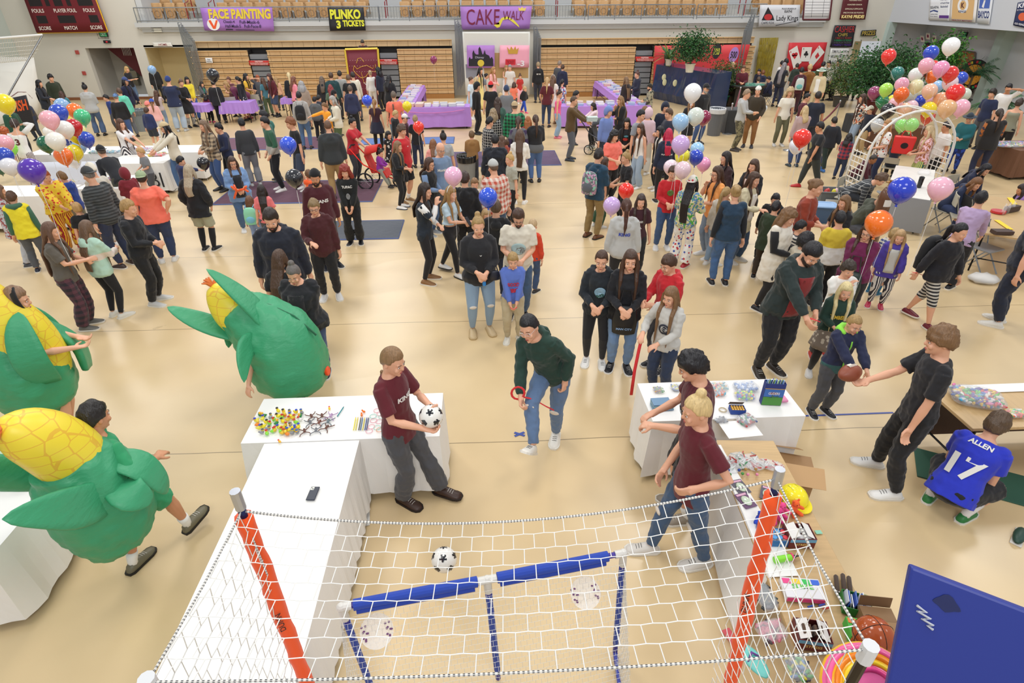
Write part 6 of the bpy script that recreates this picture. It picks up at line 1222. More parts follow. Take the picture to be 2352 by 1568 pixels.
def tote(loc,rz,w_,d,h,c,label,lid=None):
    t=empty('storage_tote',loc,rz,label,'tote'); mb=MB(); 
    def rr(z,q,o=0): return [Vector((x*(w_/2*q+o),y*(d/2*q+o),z)) for x,y in((-1,-.8),(-.85,-1),(.85,-1),(1,-.8),(1,.8),(.85,1),(-.85,1),(-1,.8))]
    mb.loft([rr(0,.82),rr(h,1),rr(h,1,.03),rr(h+.02,1,.03),rr(h+.02,.95),rr(.03,.78)]) ; mb.build('tub',mat(c,'plastic'),t)
    if lid: mb=MB(); mb.loft([rr(h+.025,1,.03),rr(h+.05,1,.02),rr(h+.05,.85),rr(h+.035,.8)]); mb.build('lid',mat(lid,'plastic'),t,bev=.004)
    return t
t=tote(fl(1898,478),R(-12),.62,.42,.42,'6c7276','large grey storage tote holding balloons by the rust sweater'); MB().box((.0,-.235,.22),(.3,.004,.12)).build('paper_label',mat('e0e0dc','paper'),t)
tote(fl(1882,508),R(-14),.5,.36,.34,'3c5a80','blue storage tote with pale blue lid beside the rust sweater',lid='8fb0d8')
for i,(dx,dy,c) in enumerate(((-.12,0,'c02a2a'),(-.05,.05,'c02a2a'),(.05,-.02,'e0d83a'),(.14,.04,'eac0c8'))):
    mb=MB(); mb.ell(fl(1898,478)+Vector((dx,dy,.36)),(.05,.05,.1),10,8); tag(mb.build('flat_balloon',balloon_mat(c),smooth=True),['red flat balloon leftmost in the grey tote','second red flat balloon in the grey tote','yellow flat balloon in the grey tote','pale pink flat balloon in the grey tote'][i],'balloon')
b=fl(1985,600); t=empty('gas_cylinder',b,0,'tall brown helium gas cylinder with brass valve and chain','gas cylinder'); mb=MB(); mb.loft([ring((0,0,z),r,r,20) for z,r in((0,.115),(1.2,.115),(1.3,.1),(1.38,.06),(1.42,.035))]); mb.build('tank',mat('6a4a38','gloss'),t,smooth=True); mb=MB(); mb.tube([(0,0,1.42),(0,0,1.52)],.03,8); mb.tube([(-.08,0,1.49),(.08,0,1.49)],.015,6); mb.build('valve',mat('b08a5a','metal'),t); mb=MB(); mb.add([(.118*math.sin(a),-.118*math.cos(a),z) for z in(1.08,1.2) for a in(-.6,-.3,0,.3,.6)],[(i,i+1,i+6,i+5) for i in range(4)]); mb.build('paper_label',mat('e6e2dc','paper'),t)
mb=MB(); mb.tube([(.125*math.cos(a),.125*math.sin(a),.85+.03*math.sin(a)) for a in[2*math.pi*i/16 for i in range(17)]],.012,5,cap=False); mb.build('chain',mat('b4b8bc','metal'),t)
# metal folding chairs
def chair(loc,rz,label,c='b8b2a0'):
    t=empty('folding_chair',loc,rz,label,'chair'); MB().box((0,0,.45),(.4,.4,.03)).build('seat',mat(c,'plastic'),t,bev=.01); mb=MB(); mb.loft([[Vector((.2*u,.2+.03*(1-u*u),z)) for u in(-1,-.5,0,.5,1)]+[Vector((.2*u,.215+.03*(1-u*u),z)) for u in(1,.5,0,-.5,-1)] for z in(.66,.7,.84,.88)]); mb.build('backrest',mat(c,'plastic'),t)
    for s in(-1,1): MB().tube([(s*.2,-.24,0),(s*.2,.1,.46),(s*.19,.22,.86)],.012,6).build('leg',STEEL,t); MB().tube([(s*.18,.24,0),(s*.18,-.12,.45)],.012,6).build('leg',STEEL,t)
chair(fl(2190,545),R(60),'tan and steel folding chair by the pink balloon'); chair(fl(2212,548),R(75),'black folding chair hung with a patterned jacket','2a2a2c'); chair(fl(2240,622),R(20),'grey folding chair behind the black backpack','8a8c90')
chair(fl(598,268),R(180),'folding chair at the face painting right of the skirt'); chair(fl(540,275),R(200),'folding chair under the bending plum cardigan')
for P_,rz_,pz_,lb_ in SEATED:
    chair(P_,rz_,'chair under the '+' '.join(lb_.split()[:11])); o=[x for x in bpy.data.objects if x.name.startswith('folding_chair')]; o=max(o,key=lambda x:x.name); o.scale=(.9,.9,(pz_-.1)/.45)
# white arch
def arch(a,b,z,w_,label,off):
    t=empty('wedding_arch',a.lerp(b,.5),math.atan2((b-a).y,(b-a).x),label,'arch'); W_=(b-a).length/2
    def arc(y,r=1): return [Vector((-W_*r,y,0)),Vector((-W_*r,y,z-W_*.9))]+[Vector((-W_*r*math.cos(q),y,z-W_*.9+W_*.9*r*math.sin(q))) for q in[math.pi*i/14 for i in range(1,14)]]+[Vector((W_*r,y,z-W_*.9)),Vector((W_*r,y,0))]
    for y in(-off,off): MB().tube(arc(y),.028,8).build('arch_rail',mat('e6e4de','plastic'),t,smooth=True)
    for s in(-1,1):
        mb=MB(); [mb.tube([(s*W_,-off,.15+.12*i),(s*W_,off,.15+.12*i)],.012,5) for i in range(9)]; [mb.tube([(s*W_,-off+2*off*j/4,.15),(s*W_,-off+2*off*j/4,1.15)],.01,5) for j in range(1,4)]; mb.build('lattice',mat('e6e4de','plastic'),t)
    mb=MB(); q=arc(0); [mb.tube([v+Vector((0,-off,0)),v+Vector((0,off,0))],.012,5) for v in q[2:-2:2]]; mb.build('cross_bars',mat('e6e4de','plastic'),t)
arch(Vector((8.8,13.3,0)),Vector((10.75,13.3,0)),2.06,.28,'white lattice arch standing around the balloon booth',.3)
# ---- balloons
def balloon(px,py,r,c,label,group=None,tilt=0,tail=.8,rad=.14,to=None):
    d=ray(px,py).normalized(); 
    # real size fixes the distance
    ang=math.atan(r/F); D=rad/math.tan(ang)*(ray(px,py).length/F)**-0 ; q=CAM+ray(px,py)*(rad/r)
    if q.z<.3: q.z=.3
    t=empty('balloon',q,random.random()*6,label,'balloon',group)
    mb=MB(); rg=[]
    for z,k in((-1.22,.05),(-1.15,.16),(-1.0,.38),(-.8,.6),(-.55,.8),(-.25,.95),(.05,1),(.35,.95),(.6,.82),(.82,.6),(.97,.32),(1.03,.1)): rg.append(ring((0,0,z*rad),k*rad,k*rad,20))
    mb.loft(rg); o=mb.build('skin',balloon_mat(c),t,smooth=True)
    mb=MB(); mb.loft([ring((0,0,z*rad),k*rad,k*rad,10) for z,k in((-1.2,.05),(-1.25,.06),(-1.34,.13))]); mb.build('knot',balloon_mat(c),t)
    if tilt: t.rotation_euler=(R(abs(tilt)*.5),R(tilt),0)
    if to is not None:
        t.rotation_euler=(0,0,0); MB().tube([(0,0,-1.3*rad),(to-q).normalized()*.32+Vector((0,0,-.12)),(to-q).normalized()*.6+Vector((0,0,-.1))],.0025,4).build('string',mat('e8e8ea','paper'),t)
    if tail: 
        L=min(tail,q.z-.1)
        MB().tube([(0,0,-1.3*rad),(.01,0,-1.3*rad-L*.3),(-.015,.01,-1.3*rad-L*.7),(0,0,-1.3*rad-L)],.0025,4).build('string',mat('e8e8ea','paper'),t)
    return t
BL=[(143,243,16,'sky','top of the left cluster'),(135,259,19,'blue','in the left cluster above the pink'),(114,275,20,'pink','at the left of the left cluster'),(172,255,17,'orange','upper right of the left cluster'),(189,268,17,'4fc48a','at the right of the left cluster'),(157,275,15,'yellow','tucked behind the blue one in the left cluster'),(149,297,19,'white','in the centre of the left cluster'),(169,292,18,'red','right of the central white one, left cluster'),(114,304,13,'ece8e0','small, left side of the left cluster'),(128,324,20,'f0ede4','big, lower left of the left cluster'),(106,331,18,'1f6a48','at the lower left of the left cluster'),(198,320,17,'blue','rightmost in the left cluster'),(152,318,15,'2a3f94','half hidden in the left cluster'),(175,312,17,'yellow','right of centre in the left cluster'),(184,300,13,'e8e49a','behind the red one in the left cluster'),(182,336,15,'sky','lower right of the left cluster'),(146,358,19,'orange','at the bottom of the left cluster'),(172,350,17,'yellow','at the bottom right of the left cluster'),(169,369,15,'e8e4e0','lowest in the left cluster'),
(11,328,18,'pink','at the left edge'),(26,341,13,'lime','peeking behind the pink one at the left edge'),(10,358,19,'blue','at the left edge under the pink one'),(22,382,19,'e6e6ec','at the left edge under the blue one'),(0,388,12,'1f5c4a','cut by the left edge'),(11,238,21,'yellow','highest at the left edge')]
for x,y,r,c,l in BL: balloon(x,y,r,c,'%s balloon %s'%(dict(blue='royal blue',sky='pale blue',lime='lime green').get(c,c if c in CN else {'4':'spring green','e':'off white','f':'pearly white','1':'dark green','2':'navy blue'}[c[0]]),l),'balloons at the left booth',tail=.5)
for x,y,r,c,l in ((74,392,27,'5a30b0','large purple balloon in front of the clown face'),(349,160,9,'sky','pale blue balloon before the black jacket by the doorway'),(489,173,14,'26282e','large black balloon over the black padded coat'),(843,231,12,'3a5ce0','blue balloon beside the maroon and navy dress'),(935,244,11,'yellow','yellow balloon in front of the left cake table'),(961,292,13,'ee3a2c','red balloon before the black t-shirt child'),(996,137,8,'8c2a5a','maroon balloon before the left bleachers'),(1149,123,7,'sky','left pale blue balloon before the crown poster'),(1172,121,7,'sky','right pale blue balloon before the crown poster'),(662,333,19,'3a5ce0','blue balloon held by the ginger curled person'),(676,409,20,'26282e','black balloon left of the maroon block lettered hoodie'),(467,375,14,'1c1c20','small round black balloon held out by a child'),(1041,404,21,'ecb8d4','pearly pink balloon above the crop top'),(1121,453,22,'2f58d8','blue balloon in front of the red checked shirt'),(1438,438,18,'ee3428','red balloon above the grey KING hoodie'),(1405,472,20,'d0b0e4','lilac balloon left of the grey KING hoodie'),(1405,446,8,'4a78d0','small blue balloon peeking above the lilac one'),
 (1591,213,20,'f2f2f2','white balloon highest in the clown bunch'),(1598,267,19,'dfe6dc','pearly balloon under the highest white one'),(1617,270,16,'8c2048','burgundy balloon behind the pearly one'),(1563,280,19,'a4cbee','pale blue balloon left of the pearly one'),(1563,332,21,'d0aee2','lilac balloon in the clown bunch'),(1567,358,17,'f0e83a','yellow balloon behind the lilac one'),(1601,343,16,'a0cdf0','pale blue balloon behind the royal blue one'),(1598,361,17,'2a48c4','royal blue balloon in the clown bunch'),(1616,377,16,'f0a4cc','pink balloon right of the royal blue one'),(1541,384,17,'f0dce8','pale pink balloon lowest left in the clown bunch'),(1568,390,19,'ecd0da','pale rose balloon lowest in the clown bunch'),
 (1842,317,20,'ee3428','red balloon before the dragon t-shirt'),(1830,335,17,'ecebf2','white balloon behind the red one'),(1751,265,8,'dce4ee','small white balloon held by the brown hoodie'),
 (2071,436,29,'2440c8','very large blue balloon over the grey cap'),(2160,433,26,'f4bcd0','large pink balloon beside the balloon booth table'),(2018,512,29,'f87a20','large orange balloon before the plum sweater')): balloon(x,y,r,c,l,tail=1.0 if r>18 else .6)
AB=[(2041,129,15.5,'ee3a34','red','highest on the left'),(2184,106,18,'f4f4f6','white','topmost of all'),(2138,122,16,'2c50cc','blue','near the top'),(2127,150,16,'f2b4c8','pink','under the top blue one'),(2061,168,14,'2f7c74','teal','upper left'),(2161,158,17,'f09cc4','candy pink','upper middle'),(2178,148,10,'f0c0a0','peach','peeking over the candy pink one'),(2182,170,17,'e83430','red','upper right of centre'),(2207,180,14,'2a4cc4','blue','upper right end'),(2182,190,16,'ecd4e0','pale pink','behind the upper red one'),(2114,167,14,'202226','black','upper middle'),(2103,172,15,'e8ece8','white','left of the black one'),(2141,176,14,'f0702c','orange','right of the black one'),(2144,152,12,'e43c34','red','behind the upper pink one'),(2071,194,15,'f2b0c8','pink','left of centre'),(2070,217,16,'f4702a','orange','under the left pink one'),(2091,219,14,'c8ccc8','silver','right of the left orange one'),(2104,198,15,'e8e4b8','cream','centre left'),(2112,211,13,'ece8c4','ivory','below the cream one'),(2135,209,16,'f0c4a8','peach','in the centre'),(2153,199,13,'9cc0e8','pale blue','behind the central peach one'),(2165,208,9,'2a7a5c','green','peeking left of the large red one'),(2194,213,19,'ea2c2c','large red','right of centre'),(2213,218,15,'d0d8c8','sage','far right'),(2112,232,13,'2640bc','blue','below the ivory one'),(2131,228,11,'f0b8cc','pink','beneath the central peach one'),(2161,229,16,'f4b488','apricot','lower centre'),(2133,251,16,'f4dc20','yellow','at the bottom centre'),(2175,249,19,'e8b888','golden peach','bottom right'),(2207,247,18,'f2b4c8','pink','at the right end'),(2008,213,14,'96406c','mauve','at the left end'),(2035,206,14.5,'b4ec60','lime','left'),(2026,233,14,'2a8c60','green','lower left'),(2045,213,12,'2a48b8','blue','behind the lime one'),(2023,192,10,'a8b0bc','silver','behind the mauve one'),(2057,238,15,'f4c0cc','pink','above the black lower one'),(2051,231,13,'f0e440','yellow','tucked left'),(2078,252,15,'f0c4a4','peach','above the arch top'),(2093,245,14,'f0c8d4','blush','right of the arch top peach one'),(2040,254,16,'2a2a2e','black','lower left on the arch'),(2015,287,14,'c4c8cc','silver','inside the arch at the left'),(2055,284,13,'c8ccc4','silver','inside the arch at the middle'),(2071,288,14,'a0ec84','mint green','inside the arch'),(2094,287,15,'a8f090','bright mint green','rightmost inside the arch'),(2131,268,15,'e04a38','red','behind the bottom yellow one')]
hub=fl(2110,330,1.0)
for i,(x,y,r,c,n_,l) in enumerate(AB):
    balloon(x,y,r,c,'%s balloon, %s, in the bunch over the arch'%(n_,l),'balloons over the white arch',tail=0,to=hub,rad=.178)
# ---------------------------------------------------------------- practice net (rope roof and side walls on four poles)
fl_=Vector((-1.1,1.83,2.5)); fr_=Vector((1.28,1.83,2.5)); nl_=Vector((-1.1,1.05,2.5)); nr_=Vector((1.22,1.03,2.5))
t=empty('practice_net',(0,1.45,0),0,'white sports net on orange sleeved corner poles in front of the camera','net'); O=Vector((0,1.45,0))
def net(name,P,nu,nv,r,c,par,zig=.05):
    mb=MB()
    for j in range(nv+1):
        pts=[]
        for i in range(2*nu+1):
            k=(i+j)%2; v=j/nv+(zig/nv*(.5 if k else -.5) if 0<j<nv else 0); pts.append(P(i/(2*nu),v))
        mb.tube(pts,r,4,cap=False)
        if j<nv:
            for i in range(2*nu+1):
                if (i+j)%2: mb.tube([P(i/(2*nu),j/nv+(zig/nv*.5 if j else 0)),P(i/(2*nu)+.0,(j+1)/nv-(zig/nv*.5 if j<nv-1 else 0))],r,4,cap=False)
    return mb.build(name,mat(c,'paper'),par,smooth=True)
def rope(pts,name,par,r=.0055):
    pts=[Vector(p)-O for p in pts]; o=MB().tube(pts,r,6).build(name,mat('d8d6d0'),par); mb=MB()
    for a,b in zip(pts,pts[1:]):
        n=max(1,int((b-a).length/.014))
        for i in range(n): p=a.lerp(b,(i+.2)/n); q=a.lerp(b,(i+.65)/n); mb.tube([p,q],r*1.08,5)
    mb.build('dark_fleck',mat('33343a'),o); return o
def roof(u,v):
    a=(fl_-Vector((0,0,.09))).lerp(fr_-Vector((0,0,.03)),u); b=nl_.lerp(nr_,u); s=4*u*(1-u); p=a.lerp(b,v); p.z-=.17*s*(1-v*.75)+.03*math.sin(v*3.1)*1; return p-O
net('roof_netting',roof,26,9,.0022,'ecebe6',t)
def sidew(A,B,dx):
    def f(u,v): p=A.lerp(B,u); p=Vector((p.x+dx*v*.6,p.y,2.42-2.3*v)); p.x+=.03*math.sin(u*5+v*9); return p-O
    return f
net('side_netting',sidew(fl_,nl_,.0),9,22,.0022,'e2e1dc',t); net('side_netting',sidew(fr_,nr_,.0),9,22,.0024,'ecebe6',t)
rope([roof(i/24,0)+O for i in range(25)],'edge_rope',t); rope([roof(i/24,1)+O for i in range(25)],'edge_rope',t,.0045)
rope([fl_-Vector((0,0,.09)),(fl_+nl_)/2-Vector((0,0,.06)),nl_],'edge_rope',t,.0045); rope([fr_-Vector((0,0,.03)),(fr_+nr_)/2-Vector((0,0,.04)),nr_],'edge_rope',t,.0045)
rope([fl_-Vector((0,0,.09)),fl_-Vector((-.05,.06,.45))],'edge_rope',t,.004)
for p,b,l in((fl_,Vector((-1.08,1.86,0)),0),(fr_,Vector((1.4,1.75,0)),0)):
    d=b-p; pole=MB().tube([p-O,p+d*.98-O],.018,10).build('pole',mat('2a3a7a','metal'),t)
    mb=MB(); mb.tube([p+Vector((0,0,.03))-O,p+d*.03-O],.023,10); mb.build('pole_cap',mat('b8bcc4','metal'),pole)
    mb=MB(); n=26; rnd=random.Random(4); pts=[p+d*(.05+.6*i/n)-O+Vector((rnd.uniform(-.004,.004),0,0)) for i in range(n+1)]; mb.tube(pts,[.036+.006*rnd.random() for _ in pts],9); sl=mb.build('orange_sleeve',mat('f4571a'),t,smooth=True)
    mb=MB(); ux=-d.normalized()*(-1); text_on(mb,'DUNLOP' if l else 'DUNBAR' ,(0,0,0),(1,0,0),(0,1,0),.03,.2,.01,.0) if 0 else None
    up_=-d.normalized(); sx=Vector((1,0,0)); c=p+d*.34-O; view=(CAM-(c+O)).normalized(); right=up_.cross(view).normalized(); vv=right.cross(up_).normalized()
    if vv.dot(view)<0: vv=-vv
    text_on(mb,'DUNN',c+vv*.046,up_,-right,.028,.14,.01,.0,nrm=vv); mb.build('marker_lettering',mat('201c1c'),sl)
for p in(nl_,nr_):
    pole=MB().tube([p-O,(p.x,p.y,0)-O if 0 else Vector((p.x,p.y,0.02))-O],.018,10).build('pole',mat('3a3632','metal'),t); MB().tube([p+Vector((0,0,.02))-O,p-Vector((0,0,.06))-O],.026,10).build('pole_cap',mat('d0d2d4','plastic'),pole)
# ---- small blue goal
t=empty('small_goal',(0,2.3,0),0,'small goal of blue foam covered pipe with white fine netting','goal'); O=Vector((0,2.3,0))
L_=Vector((-.92,2.16,1.22)); M_=Vector((-.05,2.3,1.22)); R_=Vector((.84,2.45,1.22)); bl=Vector((-.86,2.2,.03)); bm=Vector((.0,2.34,.03)); br=Vector((.9,2.49,.03))
for a,b,f0,f1 in((L_,M_,.08,.93),(M_,R_,.07,.88)):
    o=MB().tube([a-O,b-O],.018,10).build('crossbar',mat('3a2a90','plastic'),t); MB().tube([a.lerp(b,f0)-O,a.lerp(b,f1)-O],.034,12).build('foam_sleeve',mat('2444a8'),o,smooth=False)
    MB().tube([a.lerp(b,f0+.02)-O-Vector((0,.02,.03)),a.lerp(b,f1-.02)-O-Vector((0,.02,.03))],.022,8).build('foam_flap',mat('1f3c9c'),o)
for a,b in((L_,bl),(M_,bm),(R_,br)):
    o=MB().tube([a-O,b-O],.019,10).build('post',mat('2a2a8c','plastic'),t); MB().tube([a.lerp(b,.13)-O,a.lerp(b,.9)-O],.023,10).build('foam_sleeve',mat('22409e'),o)
    mb=MB(); mb.tube([a-O,a.lerp(b,.1)-O],.026,10,roundcap=True); d=(R_-L_).normalized(); mb.tube([a-O-d*(.06 if a is not L_ else 0),a-O+d*(.06 if a is not R_ else 0)],.026,10); mb.ell(a-O,.03,10,6); mb.build('pipe_joint',mat('d4d2cc','plastic'),t)
def gn(u,v):
    p=(L_-Vector((0,0,.03))).lerp(R_-Vector((0,0,.03)),u); return Vector((p.x+.06*v,p.y+(-.06-.55*v*(1-.2*v)),1.19-1.15*v+.03*math.sin(u*7)*v))-O
net('fine_netting',gn,46,34,.0011,'dcdad4',t,.0)
for s,a,b in((0,L_,bl),(1,R_,br)):
    net('fine_netting',(lambda A,Bb:(lambda u,v:Vector((A.x+.05*v,A.y-.06*1-u*.5*v,1.18-1.14*v))-O))(a,b),8,26,.0013,'dcdad4',t,.2)
MB().tube([bl-O,bl+Vector((.05,-.6,0))-O,br+Vector((-.05,-.6,0))-O,br-O],.018,8).build('ground_bar',mat('2a3aa0','plastic'),t)
for x,z,l in((-.72,1.07,'left'),(.58,1.03,'right')):
    d=(R_-L_).normalized(); p=L_.lerp(R_,(x+.92)/1.76); mb=MB(); c=Vector((p.x,p.y-.1,z)); v=(CAM-c).normalized(); r1=d; r2=v.cross(d).normalized(); mb.loft([[c+(r1*math.cos(q)+r2*math.sin(q))*.1+v*k for q in[2*math.pi*i/24 for i in range(24)]] for k in(0,.003)]); o=mb.build('plastic_target',clear_mat()); tag(o,'clear plastic target disc tied under the %s half of the small goal'%l,'target'); 
    for s in(-1,1):
        mb=MB(); rnd=random.Random(3)
        for i in range(9): q=c+r1*(s*.07+rnd.uniform(-.018,.018))+r2*rnd.uniform(-.05,.05)+v*.006; mb.ell(q,(.008,.008,.004),6,4)
        oo=mb.build('printed_pattern',mat('6a3a6c','plastic')); oo.parent=o
def ball(c,r,label,kind='soccer'):
    t=empty('soccer_ball' if kind=='soccer' else kind,c,0,label,'ball'); mb=MB(); mb.ell((0,0,0),r,24,16); mb.build('shell',mat({'soccer':'eceae4','basketball':'b0552c'}[kind],'gloss'),t,smooth=True)
    if kind=='soccer':
        g=(1+5**.5)/2
        for v in[(0,a,b*g) for a in(-1,1) for b in(-1,1)]+[(a,b*g,0) for a in(-1,1) for b in(-1,1)]+[(b*g,0,a) for a in(-1,1) for b in(-1,1)]:
            v=Vector(v).normalized(); x=v.orthogonal().normalized(); y=v.cross(x); mb=MB(); mb.add([(v*math.cos(.33)+(x*math.cos(q)+y*math.sin(q))*math.sin(.33))*(r*1.012) for q in[2*math.pi*i/5 for i in range(5)]]+[v*r*1.02],[(i,(i+1)%5,5) for i in range(5)]); mb.build('patch',mat('22242a','gloss'),t)
    else:
        for ax in('X','Y','Z'):
            mb=MB(); q=Matrix.Rotation(R(90),3,ax) if ax!='Z' else Matrix.Identity(3); mb.tube([q@Vector((r*1.003*math.cos(a),r*1.003*math.sin(a),0)) for a in[2*math.pi*i/28 for i in range(29)]],r*.02,4,cap=False); mb.build('seam',mat('2a1a12'),t)
    return t
wa=A1['W'](A1['J']['L'][2]); wb=A1['W'](A1['J']['R'][2]); q=(wa+wb)/2; dd=(Matrix.Rotation(A1['rz'],3,'Z')@Vector((0,-1,0)))
ball(q+dd*.05+Vector((0,0,.02)),.105,'white and black soccer ball held by the person beside the duck table')
ball(fl(1020,1285,.35),.105,'white soccer ball flying low toward the small goal')
ball(fl(8,300,1.25),.12,'orange basketball held by the number 3 player','basketball')
mb=MB(); mb.loft([[Vector((z,r*math.cos(a),r*math.sin(a))) for a in[2*math.pi*i/20 for i in range(20)]] for z,r in((-.14,.008),(-.125,.03),(-.09,.058),(-.04,.08),(0,.086),(.04,.08),(.09,.058),(.125,.03),(.14,.008))]); fb=empty('football',A5['W'](A5['J']['R'][2])+(Matrix.Rotation(A5['rz'],3,'Z')@Vector((0,-.17,.05))),R(200),'brown american football passed between child and catcher','ball'); mb.build('shell',mat('8a4630','leather'),fb,smooth=True); MB().box((.02,-.02,.085),(.05,.022,.006)).build('label_patch',mat('e6dfd4'),fb)
mb=MB(); [mb.box((-.03+.018*i,0,.087),(.005,.03,.006)) for i in range(5)]; mb.build('laces',mat('e6dfd4'),fb)
ball(Vector((2.35,2.0,.9)),.12,'maroon rubber ball behind the cardboard flap on the toy table','basketball')
# ---- blue gym mat leaning at the lower right
a=fl(2085,1290,2.1); b=fl(2030,1568,1.55); c=fl(2420,1418,2.05); t=empty('gym_mat',a,0,'big blue vinyl gym mat standing at the lower right','mat'); e1=(c-a); e2=(b-a)*2.2; n=e1.cross(e2).normalized()*.05
mb=MB(); q=[Vector((0,0,0)),e1,e1+e2,e2]; mb.add(q+[v-n for v in q],[(0,1,2,3),(7,6,5,4),(0,4,5,1),(1,5,6,2),(2,6,7,3),(3,7,4,0)]); mb.build('cover',mat('24358c','leather'),t,bev=.012)
nn=n.normalized(); nn=nn if nn.dot(CAM-a)>0 else -nn
off=.05 if n.dot(CAM-a)<0 else .0
mb=MB(); u_,v_=e1.normalized(),e2.normalized(); base=u_*.05+v_*.16; zz=[(0,0),(.012,.05),(.02,-.02),(.03,.055),(.042,-.015),(.05,.05),(.06,0),(.066,.03)]; mb.tube([base+u_*y*.6+v_*(x*1.2)+u_*x*.9+nn*(.006+off) for x,y in zz],.006,5); mb.build('scuff_mark',mat('b8bcc8'),t)
mb=MB(); ctr=u_*.16+v_*.1+nn*(.003+off); mb.add([ctr]+[ctr+u_*.05*math.cos(x)*(1+.2*math.sin(3*x))+v_*.035*math.sin(x)*(1+.2*math.cos(4*x)) for x in[2*math.pi*i/20 for i in range(20)]],[(0,i+1,(i+1)%20+1) for i in range(20)]); mb.build('dark_stain',mat('1c2658'),t)
# foil balloon under the net corner
mb=MB(); c=fl(2000,1590,1.25); mb.ell((0,0,0),(.24,.24,.09),28,14); o=mb.build('foil_balloon',mat('hstripe/f070a8/f4c030','gloss'),smooth=True); o.location=c; o.rotation_euler=(R(20),R(-15),0); tag(o,'shiny rainbow striped foil balloon at the lower right','balloon')
sp_=MB()
for k,(rr_,cc) in enumerate(((.2,'f06aa4'),(.165,'f48a2a'),(.13,'f6d22e'),(.095,'e84a8c'))):
    mb=MB(); mb.tube([(rr_*math.cos(x),rr_*math.sin(x),.09*math.sqrt(max(0,1-(rr_/.24)**2))+.002) for x in[2*math.pi*i/30 for i in range(31)]],.014,6,cap=False); mb.build('swirl_stripe',mat(cc,'gloss'),o,smooth=True)
# ---------------------------------------------------------------- inflatable corn costumes
husk,nt_,b_=nodes('nylon husk'); b_.inputs['Base Color'].default_value=col('3a9a6c'); b_.inputs['Roughness'].default_value=.45; bump(nt_,b_,9,.5,5,(1,1,2.2))
def corn(info,green,yellow,leaves,tassel,hole=None,valve=None):
    r=info['root']
    def lf(pts,n=28,rib=.04,nr=8): 
        rings=[]
        P=[Vector(p[:3]) for p in pts]
        for i,p in enumerate(pts):
            tn=(P[min(i+1,len(P)-1)]-P[max(i-1,0)]).normalized(); x=Vector((1,0,0)); x=(x-tn*x.dot(tn)).normalized(); y=tn.cross(x)
            rings.append([P[i]+(x*math.cos(a)+y*math.sin(a))*p[3]*(1+rib*math.cos(nr*a)) for a in[2*math.pi*k/n for k in range(n)]])
        return rings
    def fine(pts,k=4):
        out=[]; n=len(pts)
        for i in range(n-1):
            p0,p1,p2,p3=pts[max(i-1,0)],pts[i],pts[i+1],pts[min(i+2,n-1)]
            for j in range(k):
                u=j/k; out.append(tuple(.5*((2*b)+(c-a)*u+(2*a-5*b+4*c-d)*u*u+(-a+3*b-3*c+d)*u**3) for a,b,c,d in zip(p0,p1,p2,p3)))
        return out+[pts[-1]]
    g=MB(); g.loft(lf(fine(green,8),n=64,rib=.03,nr=6)); gc=g.build('inflatable_husk',husk,r,smooth=True)
    q=gc.modifiers.new('folds','DISPLACE'); q.texture=_FT[0]; q.strength=.045; q.mid_level=.5; q.texture_coords='LOCAL'
    if yellow:
        y=MB(); y.loft(lf(fine(yellow),rib=.0)); yc=y.build('corn_cob',mat('kern/efd83a/e6b83a','plastic'),r,smooth=True)
    for L in leaves:
        P=fine([tuple(v) for v in L[0]]); W=L[1]; mb=MB(); rg=[]; n=len(P); nm=Vector(L[2])
        for i,p in enumerate(P):
            u=i/(n-1); w_=W*(math.sin(math.pi*min(1,.25+u*.75))**.8)+.004; p=Vector(p[:3]); tn=(Vector(P[min(i+1,n-1)][:3])-Vector(P[max(i-1,0)][:3])).normalized(); s=tn.cross(nm).normalized(); m=s.cross(tn)
            rg.append([p+s*w_*math.cos(a)+m*(w_*.34*math.sin(a)+w_*.25*math.cos(a)**2) for a in[2*math.pi*k/14 for k in range(14)]])
        mb.loft(rg); mb.build('husk_leaf',husk,r,smooth=True)
    if tassel:
        c,d=Vector(tassel[0]),Vector(tassel[1]).normalized(); mb=MB(); rnd=random.Random(2)
        for i in range(14):
            e=(d+Vector((rnd.gauss(0,.45),rnd.gauss(0,.45),rnd.gauss(0,.45)))).normalized(); mb.tube([c-d*.03,c+e*.06,c+e*.11+Vector((0,0,-.02))],[.018,.013,.006],5)
        mb.build('corn_silk',mat('d8702c'),r,smooth=True)
    if hole: 
        mb=MB(); c,n_,a,b=Vector(hole[0]),Vector(hole[1]).normalized(),hole[2],hole[3]; x=n_.orthogonal().normalized(); x=Vector((0,0,1)).cross(n_).normalized(); y=n_.cross(x)
        mb.loft([[c+n_*k+(x*math.cos(t_)*a+y*math.sin(t_)*b)*f for t_ in[2*math.pi*i/24 for i in range(24)]] for k,f in((-.03,1.02),(.01,1.05),(.02,.98),(.0,.94),(-.03,.9))]); mb.build('face_opening',mat('17171a'),r,smooth=True)
    if valve: 
        mb=MB(); c,n_=Vector(valve[0]),Vector(valve[1]).normalized(); x=n_.orthogonal().normalized(); y=n_.cross(x); mb.loft([[c+n_*k+(x*math.cos(t_)+y*math.sin(t_))*f for t_ in[2*math.pi*i/20 for i in range(20)]] for k,f in((-.01,.055),(.012,.055),(.02,.045),(.02,.02))]); mb.build('fan_valve',mat('f0501e','plastic'),r)
K1=person(30,662,1000,72,'short:8a6a50','tee:17171c','shorts:dgrey','6a6458','hold','person in inflatable corn costume looking right, face in oval opening',sk='l',h0=1,hp=10)
